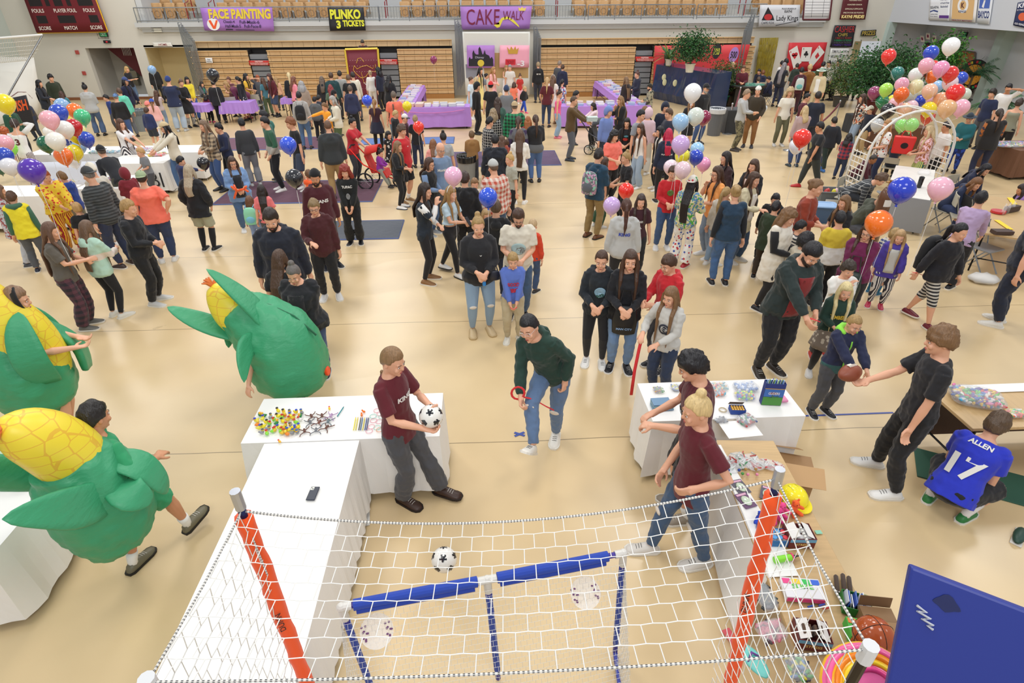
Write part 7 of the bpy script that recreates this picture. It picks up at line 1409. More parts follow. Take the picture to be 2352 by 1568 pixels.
corn(K1,[(0,.1,.42,.2),(0,.12,.56,.34),(0,.12,.85,.39),(0,.14,1.12,.35),(0,.2,1.32,.27),(0,.24,1.42,.2)],[(0,.0,.75,.22),(0,.0,1.0,.29),(0,.04,1.3,.3),(0,.105,1.52,.28),(0,.2,1.75,.24),(0,.3,1.97,.2),(0,.42,2.12,.1),(0,.46,2.15,.02)],[(((.24,-.1,.95,0),(.36,-.05,1.15,0),(.34,-.02,1.38,0),(.3,0,1.55,0)),.17,(1,-.3,0)),(((-.28,-.1,.9,0),(-.38,-.08,1.2,0),(-.3,-.08,1.5,0),(-.18,-.1,1.66,0)),.15,(-1,0,0)),(((.1,-.34,.75,0),(.16,-.33,1.0,0),(.2,-.2,1.25,0),(.26,-.1,1.4,0)),.15,(0,-1,0))],((0,.44,2.14),(0,.4,1)),hole=((0,-.105,1.6*K1['h']/1.72),(0,-1,.1),.1,.13))
K2=person(548,712,962,-120,'none','tee:17171c','trousers:17181d','2c3038+e4e2de',dict(L=(.36,-.2,.48),R=(.34,-.1,.62),lean=30),'person in inflatable corn costume bending away beside the duck table',fL=(.06,.1),fR=(.1,-.1))
T2=K2['T']; tt=lambda v:tuple(T2@Vector(v[:3]))+tuple(v[3:])
corn(K2,[(0,.06,.44,.2),(0,.06,.6,.4)]+[tt(v) for v in((0,.12,.98,.41),(0,.1,1.2,.38),(0,.05,1.42,.3),(0,.0,1.58,.22),(0,0,1.64,.1))],[tt(v) for v in((0,-.02,1.3,.2),(0,-.03,1.55,.22),(0,-.03,1.74,.17),(0,-.02,1.87,.09),(0,-.02,1.9,.02))],
 [([tt(v) for v in((.12,.22,1.2,0),(.14,.26,1.5,0),(.16,.24,1.8,0),(.18,.2,2.08,0))],.14,(0,1,.3)),([tt(v) for v in((.05,-.1,1.25,0),(.08,-.3,1.52,0),(.08,-.46,1.76,0),(.06,-.58,1.96,0))],.13,(.3,.3,1)),([tt(v) for v in((.25,.1,1.2,0),(.42,.1,1.28,0),(.6,.08,1.2,0),(.75,.05,1.05,0))],.12,(.2,1,.2)),([tt(v) for v in((-.2,-.2,1.2,0),(-.3,-.35,1.35,0),(-.28,-.5,1.3,0),(-.2,-.6,1.2,0))],.13,(-.5,-.4,.6)),([tt(v) for v in((-.25,-.1,.85,0),(-.38,-.2,.75,0),(-.4,-.3,.6,0))],.1,(-.6,-.5,.3))],(tt((0,-.02,1.9)),tuple(T2.to_3x3()@Vector((0,0,1)))),valve=((.0,.46,.68),(0,1,.1)))
mb=MB(); mb.tube([tt(v)[:3] for v in((0.02,.555,.9),(.02,.5,1.2),(.02,.37,1.42),(.02,.24,1.56))],.012,6); mb.build('zip',mat('1f6a48'),K2['root'],smooth=True)
K3=person(208,925,1298,118,'short:1a1614','tee:2b9360','shorts:2b9360','6c6650+221e1a',dict(L=(.13,-.13,.6),R=(.15,-.12,.66),lean=4,fL=(.06,.04),fR=(.05,-.22),zR=.05,pR=-15),'person in inflatable corn costume walking away with brown slip-on shoes',sk='m',socks='white',sockh=.25,fem=False)
corn(K3,[(0,.1,.5,.18),(0,.13,.6,.3),(0,.15,.85,.35),(0,.16,1.1,.34),(0,.19,1.32,.3),(0,.24,1.46,.22)],[(0,.14,1.15,.2),(0,.18,1.42,.23),(0,.26,1.63,.22),(0,.36,1.79,.18),(0,.45,1.9,.09),(0,.47,1.92,.02)],[(((-.22,.2,1.1,0),(-.3,.42,1.25,0),(-.34,.62,1.42,0),(-.32,.82,1.55,0)),.15,(-1,0,.3)),(((.2,.2,1.15,0),(.3,.42,1.35,0),(.32,.6,1.55,0),(.3,.75,1.7,0)),.14,(1,0,.3)),(((-.2,.02,1.3,0),(-.33,-.04,1.22,0),(-.38,-.1,1.02,0),(-.36,-.15,.86,0)),.12,(-1,-.3,.3)),(((.1,-.1,1.3,0),(.16,-.14,1.4,0),(.2,-.13,1.5,0)),.1,(0,-1,.2)),(((-.28,.12,1.15,0),(-.42,.14,1.12,0),(-.48,.05,1.0,0)),.13,(-1,.2,.4))],((0,.46,1.92),(0,1,.5)))
# ---------------------------------------------------------------- things on the tables
ZT=.762
def tp(px,py,z=ZT): return fl(px,py,z)
def duck():
    t=empty('rubber_duck'); mb=MB(); mb.ell((0,0,.017),(.018,.024,.017),10,7); mb.ell((0,.022,.024),(.008,.01,.01),6,5); b=mb
    return b
DK=[('yellow','blue'),('lime','red'),('f08a30','f2d24a'),('8a8c90','3a5aa8'),('e4c23a','c03a2c'),('white','red'),('2f8a4a','f0b030'),('e8e050','2a3ac0'),('9a9ca4','5a5c64'),('f0e030','26262a')]
dx=[(590,968),(604,964),(612,972),(622,960),(640,958),(648,962),(655,956),(668,958),(690,958),(640,946),(652,947),(666,948),(680,949),(694,950),(596,985),(606,982),(617,987),(632,990),(646,992),(656,980),(668,978),(680,972),(690,966),(602,995),(614,998),(628,992),(650,996),(664,990),(676,985),(686,983),(636,974),(650,970),(662,966),(674,962),(607,957),(620,975),(630,966),(642,984),(660,999),(672,996),(684,994),(592,977),(598,955),(655,988),(676,990)]
rnd=random.Random(11); protos={}
for i,(x,y) in enumerate(dx):
    bc,hc=DK[rnd.randrange(len(DK))]; lb='tiny %s rubber duck with %s head'%({'yellow':'yellow','lime':'lime green','f08a30':'orange','8a8c90':'grey','e4c23a':'gold','white':'white','2f8a4a':'green','e8e050':'pale yellow','9a9ca4':'light grey','f0e030':'bright yellow'}[bc],{'blue':'blue','red':'red','f2d24a':'golden','3a5aa8':'slate blue','c03a2c':'brick red','f0b030':'amber','2a3ac0':'royal blue','5a5c64':'dark grey','26262a':'black'}[hc])
    loc=tp(x,y); rz=rnd.uniform(0,6.3)
    if (bc,hc) not in protos:
        t=empty('rubber_duck',loc,rz,lb,'toy duck','rubber ducks on the paper, '+lb); duck().build('body',mat(bc,'gloss'),t,smooth=True); mb=MB(); mb.ell((0,-.012,.04),(.013,.013,.013),10,7); h=mb.build('head',mat('f0d84a' if bc!='white' else 'white','gloss'),t,smooth=True); mb=MB(); mb.ell((0,-.012,.048),(.0135,.0135,.008),10,6); mb.build('hat',mat(hc,'gloss'),t,smooth=True); mb=MB(); mb.ell((0,-.027,.037),(.006,.007,.003),6,4); mb.build('beak',mat('f07a20','gloss'),t,smooth=True); protos[(bc,hc)]=t
    else: dup(protos[(bc,hc)],loc,rz)
def monkey(loc,rz,c,label):
    t=empty('stretchy_monkey',loc,rz,label,'toy','stretchy long armed toys on the paper'); mb=MB(); mb.ell((0,0,.012),(.013,.02,.011),8,6); mb.ell((0,.026,.014),(.011,.011,.011),8,6); mb.build('body',mat(c),t,smooth=True)
    for s in(-1,1):
        for y,e in((.015,.05),(-.015,-.045)): mb=MB(); mb.tube([(s*.008,y,.01),(s*.04,y+e*.5,.012),(s*.05,y+e,.008)],.0045,6); mb.build('limb',mat(c),t,smooth=True)
for i,((x,y),c,n_) in enumerate(zip(((716,958),(740,957),(760,957),(713,972),(733,972),(754,970),(700,992),(726,990),(750,984)),('6a4438','6a4438','b89ac0','6c6e74','7a4a3c','6c7a80','6a4438','7a7c82','6a4438'),('first brown in the back row','second brown in the back row','lilac','grey at the left of the middle row','reddish brown in the middle row','slate at the right of the middle row','brown at the front left','light grey at the front','brown at the front right'))): monkey(tp(x,y),rnd.uniform(-.5,.5),c,n_+' stretchy toy monkey on the paper')
def cyl(name,a,b,r,c,label,cat,group=None,kind='gloss',tip=None):
    t=empty(name,a,0,label,cat,group); v=Vector(b)-Vector(a); MB().tube([(0,0,r),v+Vector((0,0,r))],r,6).build('barrel',mat(c,kind),t)
    if tip: MB().tube([v+Vector((0,0,r)),v*1.08+Vector((0,0,r))],[r,r*.3],6).build('tip',mat(tip,kind),t)
for i,x in enumerate((812,817,824,828,833,838,842)): cyl('pencil',tp(x,988),tp(x+5,960),.0045,('e8dc30','e0d040','3a3c44','3a6a9a','d8c83a','2c4a8c','2c3a6c')[i],'%s patterned pencil, number %s from the left'%(('yellow','pale yellow','black','blue','gold','navy','indigo')[i],('one','two','three','four','five','six','seven')[i]),'pencil','pencils beside the bracelets',tip='d8b090')
cyl('pen',tp(775,957),tp(789,936),.006,'3a8a94','teal striped pen lying above the stretchy toys','pen',tip='2a2a2e')
for i,(x,y,c) in enumerate(((866,943,'e89aa8'),(873,950,'e8a0ac'),(857,956,'8ad0c0'),(877,957,'a8d8c8'),(858,966,'e89aa8'),(871,968,'e8a4b4'),(853,980,'f0a8b0'),(866,982,'9ad8c4'),(872,987,'f0a070'),(848,990,'eaa4b4'))):
    mb=MB(); c0=tp(x,y); mb.tube([(.032*math.cos(a),.032*math.sin(a),.003) for a in[2*math.pi*k/20 for k in range(21)]],.0028,5,cap=False); o=mb.build('bracelet',mat(c,'gloss'),smooth=True); o.location=c0; tag(o,'%s rubber bracelet ring, %s'%(('pink','pink','mint','pale mint','pink','rose','coral pink','aqua','peach','pink')[i],('back row','back right','left of the second row','right of the second row','left of the middle','right of the middle','left of the fourth row','middle of the fourth row','front right','front left')[i]),'bracelet','rubber bracelets at the end of the duck table')
for x,y,c,l in((836,947,'f47a20','back orange rubber toy next to the pencils'),(831,955,'f47a20','front orange rubber toy next to the pencils'),(757,940,'f0c830','small yellow and red toy chicken lying alone'),(643,1016,'f0b838','yellow and pink toy at the near side of the ducks')):
    t=empty('rubber_toy',tp(x,y),rnd.random(),l,'toy'); mb=MB(); mb.ell((0,0,.012),(.012,.02,.012),8,6); mb.build('body',mat(c,'gloss'),t,smooth=True); mb=MB(); mb.ell((0,.02,.02),.009,8,6); mb.build('head',mat('e85a50' if 'yellow' in l else c,'gloss'),t,smooth=True)
t=empty('smartphone',tp(719,1134,.757),R(-4),'dark smartphone face down on the long paper covered table','phone'); MB().box((0,0,.006),(.074,.15,.01)).build('case',mat('20283c','plastic'),t,bev=.004); MB().box((-.018,.05,.012),(.03,.035,.003)).build('camera_plate',mat('c9ccc4','gloss'),t,bev=.001)
for x,y in((-.024,.056),(-.012,.044)): mb=MB(); mb.ell((x,y,.0145),(.005,.005,.002),8,4); mb.build('lens',mat('17181c','gloss'),t,smooth=True)
for px_,py_,l in((820,1190,'loose white paper sheet on the floor under the cross table'),(958,990,'loose white paper hanging behind the footballer')):
    mb=MB(); mb.add([(-.12,-.15,.01),(.14,-.1,.012),(.1,.16,.02),(-.1,.12,.01)],[(0,1,2,3)]); o=mb.build('paper_sheet',mat('dedbd4','paper')); o.location=fl(px_,py_); tag(o,l,'paper'); s=o.modifiers.new('t','SOLIDIFY'); s.thickness=.002
# boxes
def pbox(name,px,py,w_,d,h,rz,cols,label,items=(),open_=False,cat='box',z=ZT):
    t=empty(name,tp(px,py,z),R(rz),label,cat); c1=cols[0]
    if open_:
        mb=MB(); 
        for cx,cy,sx,sy in((0,-d/2,w_,.004),(0,d/2,w_,.004),(-w_/2,0,.004,d),(w_/2,0,.004,d)): mb.box((cx,cy,h/2),(sx,sy,h))
        mb.box((0,0,.003),(w_,d,.004)); mb.build('carton',mat(c1,'paper'),t)
    else: MB().box((0,0,h/2),(w_,d,h)).build('carton',mat(c1,'paper'),t,bev=.003)
    for tx,c,face,hh,ww,off in items:
        mb=MB()
        if face=='f': text_on(mb,tx,(0,-d/2-.004,h*off),(1,0,0),(0,0,1),hh,ww,.02,.0)
        else: text_on(mb,tx,(0,off,h+.004),(1,0,0),(0,1,0),hh,ww,.02,.0)
        mb.build('lettering',mat(c,'paper'),t)
    return t
t=pbox('glider_box',1768,925,.19,.07,.26,-8,('23357c',),'tall blue GLIDERS box filled with foam plane sticks',(('GLIDERS','d8dce8','f',.03,.11,.5),),open_=True)
MB().box((0,-.037,.05),(.19,.003,.1)).build('printed_field',mat('4a8c3a','paper'),t); MB().box((0,-.037,.15),(.19,.003,.09)).build('printed_sky',mat('3a6cb8','paper'),t); mb=MB(); mb.ell((0,-.0372,.145),(.066,.0018,.026),16,6); mb.build('printed_badge',mat('7a2a30','paper'),t,smooth=True); MB().box((0,-.037,.2),(.19,.003,.006)).build('gold_stripe',mat('d8a838','paper'),t)
mb=MB(); mb.add([(-.05,-.041,.085),(.05,-.041,.11),(.05,-.041,.12),(.01,-.041,.108),(-.02,-.041,.13),(-.015,-.041,.1)],[(0,1,2,3,4,5)]); mb.build('printed_plane',mat('3a6a50','paper'),t)
for i in range(18): mb=MB(); x=-.085+.17*i/17; mb.tube([(x,rnd.uniform(-.02,.02),.1),(x+rnd.uniform(-.01,.01),rnd.uniform(-.02,.02),.29)],.004,5); mb.build('plane_stick',mat(('8ac0e8','e0e8f0','2a50b0','b8e060')[i%4],'paper'),t)
def bag(px,py,w_,d,h,rz,cols,n,label,r=.016,kind='ball',z=ZT):
    t=empty('bag_of_toys',tp(px,py,z),R(rz),label,'bag'); q=random.Random(int(px)); mb=MB()
    for i in range(n):
        c=Vector((q.uniform(-1,1)*w_*.42,q.uniform(-1,1)*d*.42,r+q.random()*(h-2*r))); mb.mi=q.randrange(len(cols))
        if kind=='ball': mb.ell(c,r,8,6)
        elif kind=='stick': dr=Vector((q.gauss(0,1),q.gauss(0,1),q.gauss(0,.3))).normalized(); mb.tube([c-dr*r*1.6,c+dr*r*1.6],r*.3,5)
        else: dr=Vector((q.gauss(0,1),q.gauss(0,1),q.gauss(0,.4))).normalized(); mb.tube([c-dr*r*1.2,c,c+dr*r*1.2],[r*.5,r*.8,r*.4],6,roundcap=True)
    o=mb.build('toys_inside',[mat(c,'gloss') for c in cols],t,smooth=True); o['kind']='stuff'
    mb=MB(); n_=20; mb.loft([[Vector((w_/2*f*math.copysign(abs(math.cos(a))**.5,math.cos(a))*(1+.05*math.sin(5*a+zz*60)),d/2*f*math.copysign(abs(math.sin(a))**.5,math.sin(a))*(1+.05*math.cos(4*a+zz*50)),zz)) for a in[2*math.pi*k/n_ for k in range(n_)]] for zz,f in((.002,.9),(h*.3,1.05),(h*.8,1.0),(h*1.15,.7),(h*1.2,.2))]); mb.build('clear_plastic',clear_mat(),t,smooth=True)
RB=['d8323a','2f6ac8','f0c830','3aa04a','e8e4dc','e87ab0']
bag(1712,893,.24,.16,.06,0,['dfe4ee','8aa8d8','e8ecf4'],60,'clear pack of white and blue toys at the back of the cross table',.016)
bag(1710,912,.2,.13,.05,-5,['f0306a','b8e83a','2a60d0','f0e23a','3ac05a'],70,'clear bag of bright bouncy balls on the cross table',.013)
bag(1651,890,.18,.14,.04,5,['e8b0b8','f0d8a0','d84a50','8ac0c8'],50,'clear bag of pastel sweets behind the pinstriped jersey',.014,'x')
bag(1652,905,.12,.09,.04,5,['e06a30','70b8d0','d0d0d4'],24,'small bag with rainbow coils on the cross table',.014,'x')
bag(1512,897,.1,.1,.03,0,['3a9a4a','d84a3a','e8d83a','4a7ac8'],60,'clear bag of thin coloured bands at the left table end',.012,'stick')
bag(1557,893,.14,.1,.035,0,['8a9ac0','d8d8e0','e8e04a'],30,'clear bag of blue and yellow toys behind the curly dark hair',.015,'x')
bag(1714,968,.17,.15,.05,20,['2a4a8c','b83a3c','3a8a5a','d8d4d0'],70,'clear bag of red and blue plastic figures near the wood table top',.016,'x')
bag(1655,966,.12,.08,.03,0,['50505a','8a8c90','a8b0b8'],24,'dark bagged toys beside the blond bun',.014,'x')
bag(2240,920,.46,.3,.1,-22,RB+['5a3aa0','50a8d0','6ac83a'],200,'large clear bag of coloured flat balloons on the football table',.022,'x')
bag(2330,952,.2,.12,.04,0,['f0e23a','e84a30','3ac05a','e8e8f0'],40,'small pile of wrapped yellow sweets right of the large bag',.016,'x')
t=empty('craft_pack',tp(1520,935),R(3),'stack of blue green patterned plastic packs at the left table end','packet'); 
for i in range(7): MB().box((0,.006*i,.004+.007*i),(.21-.004*i,.12,.006),rz=.03*math.sin(i*2)).build('packet_sheet',mat(('7a9ab8','9ab8b0','6a8aa8')[i%3],'gloss'),t)
t=pbox('stamp_box',1692,945,.14,.09,.05,-6,('2a4a9a',),'open blue box of yellow round stamps on the cross table',open_=True)
for i in range(5):
    for j in range(3): mb=MB(); mb.tube([(-.052+.026*i,-.026+.026*j,.01),(-.052+.026*i,-.026+.026*j,.05)],.01,8); mb.build('stamp',mat('e0b050','plastic'),t)
MB().box((0,.06,.06),(.14,.004,.06),M_=Matrix.Rotation(.6,3,'X')).build('flap',mat('4a3222','paper'),t)
mb=MB(); mb.tube([(.035*math.cos(a),.035*math.sin(a),.006) for a in[2*math.pi*k/20 for k in range(21)]],.006,6,cap=False); o=mb.build('tape_roll',mat('b8a888','plastic')); o.location=tp(1660,942); tag(o,'tan roll of tape beside the box of stamps','tape')
mb=MB(); mb.box((0,0,.012),(.12,.09,.02)); o=mb.build('packet',mat('e08ab0','plastic')); o.location=tp(1792,918); tag(o,'pink and green packet right of the glider box','packet')
mb=MB(); mb.box((0,0,.003),(.34,.24,.003),.08); o=mb.build('paper_sheet',mat(WP,'paper')); o.location=tp(1700,985,.757); tag(o,'white paper corner laid over the wood table end','paper')
# packs hanging cards
for i,(x,y,rz,l) in enumerate(((1700,1118,12,'grey card pack of glow toys nearest the paper edge'),(1712,1150,15,'second purple card pack of glow toys'),(1762,1135,-30,'purple card pack under the yellow helmet'),(1778,1150,-32,'lower purple card pack beside the orange sleeve'))):
    t=empty('toy_card_pack',tp(x,y),R(rz),l,'packet'); MB().box((0,0,.003+.004*i),(.11,.16,.004)).build('card',mat('5a5664' if i%2==0 else '6a4a6c','paper'),t); mb=MB(); mb.ell((0,-.01,.01+.004*i),(.04,.055,.012),12,6); mb.build('blister',mat('c8d8c0','gloss'),t,smooth=True); MB().box((0,.06,.007+.004*i),(.09,.02,.003)).build('header',mat('d8a8c0','paper'),t)
for i,(x,y) in enumerate(((1672,1068),(1700,1058),(1728,1062))):
    bag(x,y,.16,.2,.015,10*i-8,['c0c8c4','e0e4e0','b8403c','3a8a5a'][:3+(i<2)],26,'clear bag of string toys lying %s on the wood top'%('at the left','in the middle','right of the middle')[i],.02,'stick')
bag(1772,1070,.2,.13,.02,-30,['d4d8d6','e4e6e2','c83a3a'],26,'clear bag of white string toys at the outer table edge',.018,'stick')
for i,(x,y,c,n_) in enumerate(((1672,1082,'2c4a9a','blue star'),(1676,1092,'3a8a4a','green'),(1697,1082,'2c4a9a','blue'),(1705,1090,'4a9a4a','bright green'),(1717,1092,'e48aa8','pink'),(1738,1092,'e890b0','rose'),(1712,1080,'b08a4a','gold'),(1735,1080,'a88040','bronze'))):
    mb=MB(); mb.ell((0,0,.014),.014,10,7); o=mb.build('toy_ball',mat(c,'gloss'),smooth=True); o.location=tp(x,y); tag(o,'small %s ball at the end of a string toy'%n_,'toy ball','string toy balls on the wood table top')
t=empty('toy_helmet',tp(1822,1145),R(15),'yellow toy construction helmet on the wood table top','helmet'); mb=MB(); mb.loft([ring((0,0,z),.105*q,.12*q,24) for z,q in((0,1),(.03,.99),(.06,.92),(.09,.74),(.105,.5),(.112,.2))]); mb.build('shell',mat('f0e02a','gloss'),t,smooth=True); mb=MB(); mb.loft([ring((0,-.02,0),.11,.15,24),ring((0,-.02,.008),.11,.15,24)]); mb.build('brim',mat('f0e02a','gloss'),t,smooth=False)
for x in(-.03,0,.03): mb=MB(); mb.tube([(x,-.09,.045),(x,-.05,.09),(x,0,.114),(x,.06,.1)],.007,6); mb.build('ridge',mat('f2e640','gloss'),t,smooth=True)
def teddy(px,py,rz,c,label):
    t=empty('plush_bear',tp(px,py),R(rz),label,'plush toy'); mb=MB(); mb.ell((0,0,.04),(.035,.03,.045),12,8); mb.ell((0,-.005,.1),(.03,.028,.028),12,8); mb.ell((0,-.03,.092),(.012,.012,.01),8,5); mb.build('body',mat(c),t,smooth=True)
    for s in(-1,1):
        for nm,a,b,r in(('ear',(s*.022,0,.122),(s*.026,0,.128),.01),('arm',(s*.03,-.01,.065),(s*.06,-.03,.05),.014),('leg',(s*.02,-.02,.018),(s*.035,-.06,.014),.016)): mb=MB(); mb.tube([a,b],r,8,roundcap=True); mb.build(nm,mat(c),t,smooth=True)
        mb=MB(); mb.ell((s*.011,-.03,.105),.004,6,4); mb.build('eye',mat('17171a','gloss'),t,smooth=True)
teddy(1742,1200,10,'2848c0','royal blue plush bear lying by the paper edge'); teddy(1790,1180,-10,'e84a8c','hot pink plush bear behind the orange sleeve'); teddy(1820,1175,15,'f0642a','orange plush bear under the yellow helmet'); teddy(1782,1192,0,'d83a80','darker pink plush bear in front of the other pink one')
t=pbox('putty_box',1790,1240,.17,.12,.06,-5,('2c6aa8',),'open blue box of red and blue dough tubs',open_=True)
for i in range(4):
    for j in range(2): mb=MB(); mb.tube([(-.06+.04*i,-.028+.056*j,.01),(-.06+.04*i,-.028+.056*j,.06)],.018,10); x=mb.build('tub',mat('e8e4e0','plastic'),t); mb=MB(); mb.tube([(-.06+.04*i,-.028+.056*j,.06),(-.06+.04*i,-.028+.056*j,.068)],.019,10); mb.build('tub_lid',mat('d83a48' if i>1 else '4a9ad8','plastic'),x)
def dispbox(px,py,w_,d,h,rz,c,c2,txt,label,tc='e8c878'):
    t=pbox('display_box',px,py,w_,d,h,rz,(c,),label,((txt,tc,'f',.025,w_*.5,.3),),open_=True)
    MB().box((0,-d/2-.003,h*.8),(w_,.003,h*.28)).build('printed_band',mat(c2,'paper'),t)
    for s in(-1,1): MB().box((s*w_*.3,0,h+.01),(w_*.35,d*.9,.003),M_=Matrix.Rotation(s*.5,3,'Y')).build('flap',mat('e6e4e0','paper'),t)
    return t
t=dispbox(1830,1240,.19,.15,.1,-4,'6c2a26','6aa8cc','STRESS','red and blue STRESS ball display box behind the dough tubs'); 
for i in range(6): mb=MB(); mb.ell((-.06+.06*(i%3),-.03+.06*(i//3),.06),.028,10,7); mb.build('squeeze_ball',mat('dcdcdc','plastic'),t,smooth=True)
t=dispbox(1858,1468,.2,.15,.1,-12,'6c2a26','6aa8cc','STRESS','second red STRESS ball display box near the green box'); 
for i in range(4): MB().box((-.06+.035*i,0,.09),(.015,.06,.07),M_=Matrix.Rotation(.3,3,'X')).build('brown_bar',mat('5a4432'),t)
t=empty('star_charm',tp(1858,1252),R(20),'small gold star ornament lying alone on the wood','ornament'); mb=MB(); mb.slab([((.028 if i%2==0 else .011)*math.cos(R(36*i)),(.028 if i%2==0 else .011)*math.sin(R(36*i)),0) for i in range(10)],.006); mb.build('star',mat('d8c070','metal'),t); mb=MB(); mb.ell((0,.03,.004),(.006,.006,.004),6,4); mb.build('loop',mat('6a4a30'),t)
mb=MB(); mb.box((0,0,.002),(.05,.035,.002)); o=mb.build('price_tag',mat('8ac8ac','paper')); o.location=tp(1880,1222,.757); tag(o,'small mint green tag at the outer table edge','tag')
t=empty('balloon_pump',tp(1800,1287),R(8),'lime green hand balloon pump with pink collar and black nozzle','pump'); mb=MB(); mb.tube([(-.08,0,.025),(.05,0,.025)],.025,14); mb.build('cylinder',mat('8ae23a','plastic'),t,smooth=False); MB().tube([(.05,0,.025),(.062,0,.025)],.029,14).build('collar',mat('e83a7a','plastic'),t); MB().tube([(.06,0,.025),(.085,0,.025),(.09,0,.025),(.14,0,.025)],[.01,.012,.006,.003],8).build('nozzle',mat('222226','plastic'),t)
def lid(px,py,w_,d,h,rz,c,cs,txt,tc,label):
    t=pbox('toy_box',px,py,w_,d,h,rz,(c,),label,((txt,tc,'t',.035,w_*.55,-.01),))
    for i,cc in enumerate(cs): MB().box((-w_/2+w_*(i+.5)/len(cs),d*.3,h+.002),(w_/len(cs)*.8,d*.25,.003)).build('printed_panel',mat(cc,'paper'),t)
    MB().box((0,-d/2-.002,h*.5),(w_*.96,.003,h*.7)).build('printed_side',mat(cs[0],'paper'),t)
    return t
lid(1840,1360,.26,.16,.05,-8,'e4e4e8',('e84a8c','f0d030','3ac05a','3a6ad8'),'SLIME','58c83a','open multicolour slime toy box with green lettering')
t=pbox('toy_tray',1962,1395,.17,.14,.07,-22,('2a7a34',),'green carton of blue and white wrapped toys',open_=True)
for i in range(10): MB().box((-.07+.015*i,rnd.uniform(-.02,.02),.05),(.006,.1,.08),M_=Matrix.Rotation(rnd.uniform(-.3,.3),3,'Y')).build('wrapped_toy',mat(('d8dce8','4a6ac0','e4e8ec')[i%3],'gloss'),t)
lid(1975,1460,.18,.14,.08,-15,'4ab848',('e8864a','3a9a3a','f0d8b0'),'TITAN','1e3a1e','bright green toy box with orange printing by the cardboard flap')
for i,(x,y) in enumerate(((1920,1345),(1936,1342),(1950,1348))):
    t=empty('brown_plush',tp(x,y),R(-25),'dark brown plush strip, %s of three by the slime box'%('left','middle','right')[i],'plush toy'); mb=MB(); mb.tube([(0,.07,.015),(0,0,.018),(0,-.07,.015)],.016,8,roundcap=True); mb.build('body',mat('4a3a30'),t,smooth=True); mb=MB(); mb.ell((-.006,-.07,.028),.005,6,4); mb.build('eye',mat('e8e8e8'),t,smooth=True); mb=MB(); mb.ell((.008,-.07,.028),.005,6,4); mb.build('eye',mat('e8e8e8'),t,smooth=True)
t=empty('cardboard_box',tp(2010,1440),R(-10),'open brown cardboard box with raised flaps at the table edge','box'); MB().box((0,0,.05),(.2,.16,.1)).build('carton',mat('8a6a48','paper'),t); MB().box((.05,-.1,.12),(.16,.1,.004),M_=Matrix.Rotation(.5,3,'X')).build('flap',mat('a5835c','paper'),t); MB().box((0,.1,.13),(.2,.004,.08),M_=Matrix.Rotation(-.2,3,'X')).build('flap',mat('7a5c3e','paper'),t)
t=empty('cardboard_box',fl(1815,1075,.3),R(-18),'open brown cardboard box on the floor behind the wood table','box'); MB().box((0,0,-.12),(.4,.3,.36)).build('carton',mat('a07c54','paper'),t); MB().box((.06,-.2,.1),(.4,.22,.004),M_=Matrix.Rotation(.35,3,'X')).build('flap',mat('c09a6c','paper'),t); MB().box((-.1,.2,.1),(.4,.2,.004),M_=Matrix.Rotation(-.6,3,'X')).build('flap',mat('b08a5e','paper'),t)
bag(1770,1455,.18,.14,.06,10,['b03a58','c86a7c','4a3a40'],50,'clear bag of pink and red toys beside the orange pole',.02,'x'); bag(1755,1375,.12,.2,.05,5,['3a4a44','5a5c60','2a2c30'],40,'dark bagged toys at the inner edge of the wood table',.02,'x')
t=empty('craft_pad',tp(1730,1520),R(20),'teal sandal shaped foam toy beside the pole foot','toy'); mb=MB(); mb.ell((0,0,.02),(.06,.12,.018),14,8); mb.build('sole',mat('6ac0b8','plastic'),t,smooth=True); mb=MB(); mb.tube([(-.05,0,.02),(0,.03,.06),(.05,0,.02)],.008,6); mb.build('strap',mat('6a3a8c','plastic'),t,smooth=True)
bag(1830,1540,.14,.16,.06,0,['4ab050','d8d03a','3a3c44','5a8ac0'],50,'dark and green bagged toys at the bottom of the toy table',.018,'x')
for i,(x,y,c) in enumerate(((1848,1378,'3a5ab8'),(1868,1385,'5a4a3a'),(1880,1392,'4a6ac8'),(1890,1400,'c03a3a'),(1855,1395,'3a5ab8'))): cyl('small_toy',tp(x,y),tp(x+14,y-4),.007,c,'tiny loose %s toy between the boxes, %s'%(('blue','brown','pale blue','red','navy')[i],('leftmost','second','third','nearest the green carton','lowest')[i]),'toy')
mb=MB(); mb.box((0,0,.004),(.07,.13,.006),.3); o=mb.build('tape_strip',mat('e0606a','plastic')); o.location=fl(1678,1462,.02); tag(o,'pink tape strip holding the paper at the floor','tape')
# green plastic bag under the right cross table
mb=MB(); mb.loft([ring((0,0,z),r*1.0,r*.6,16) for z,r in((0,.02),(.05,.1),(.15,.13),(.28,.11),(.4,.05),(.46,.06))]); o=mb.build('plastic_bag',mat('a8c08a','gloss'),smooth=True); o.location=fl(1535,1050,.15); q=o.modifiers.new('f','DISPLACE'); q.texture=_FT[0]; q.strength=.05; q.texture_coords='LOCAL'; tag(o,'crumpled green plastic bag hanging at the right cross table','bag')
mb=MB(); mb.loft([ring((0,0,z),r*1.3,r,16) for z,r in((0,.1),(.05,.17),(.16,.16),(.24,.1))]); o=mb.build('plastic_bag',mat('c4d8ba','gloss'),smooth=True); o.location=fl(62,1082,.76); q=o.modifiers.new('f','DISPLACE'); q.texture=_FT[0]; q.strength=.08; q.texture_coords='LOCAL'; tag(o,'pale green printed plastic bag on the lower left table','bag')
mb=MB(); mb.box((0,0,.008),(1.0,.5,.014)); o=mb.build('green_mat',mat('2f5a48','rubber'),bev=.005); o.location=fl(2230,1095); o.rotation_euler=(0,0,R(-30)); tag(o,'dark green mat folded on the floor under the football table','mat')
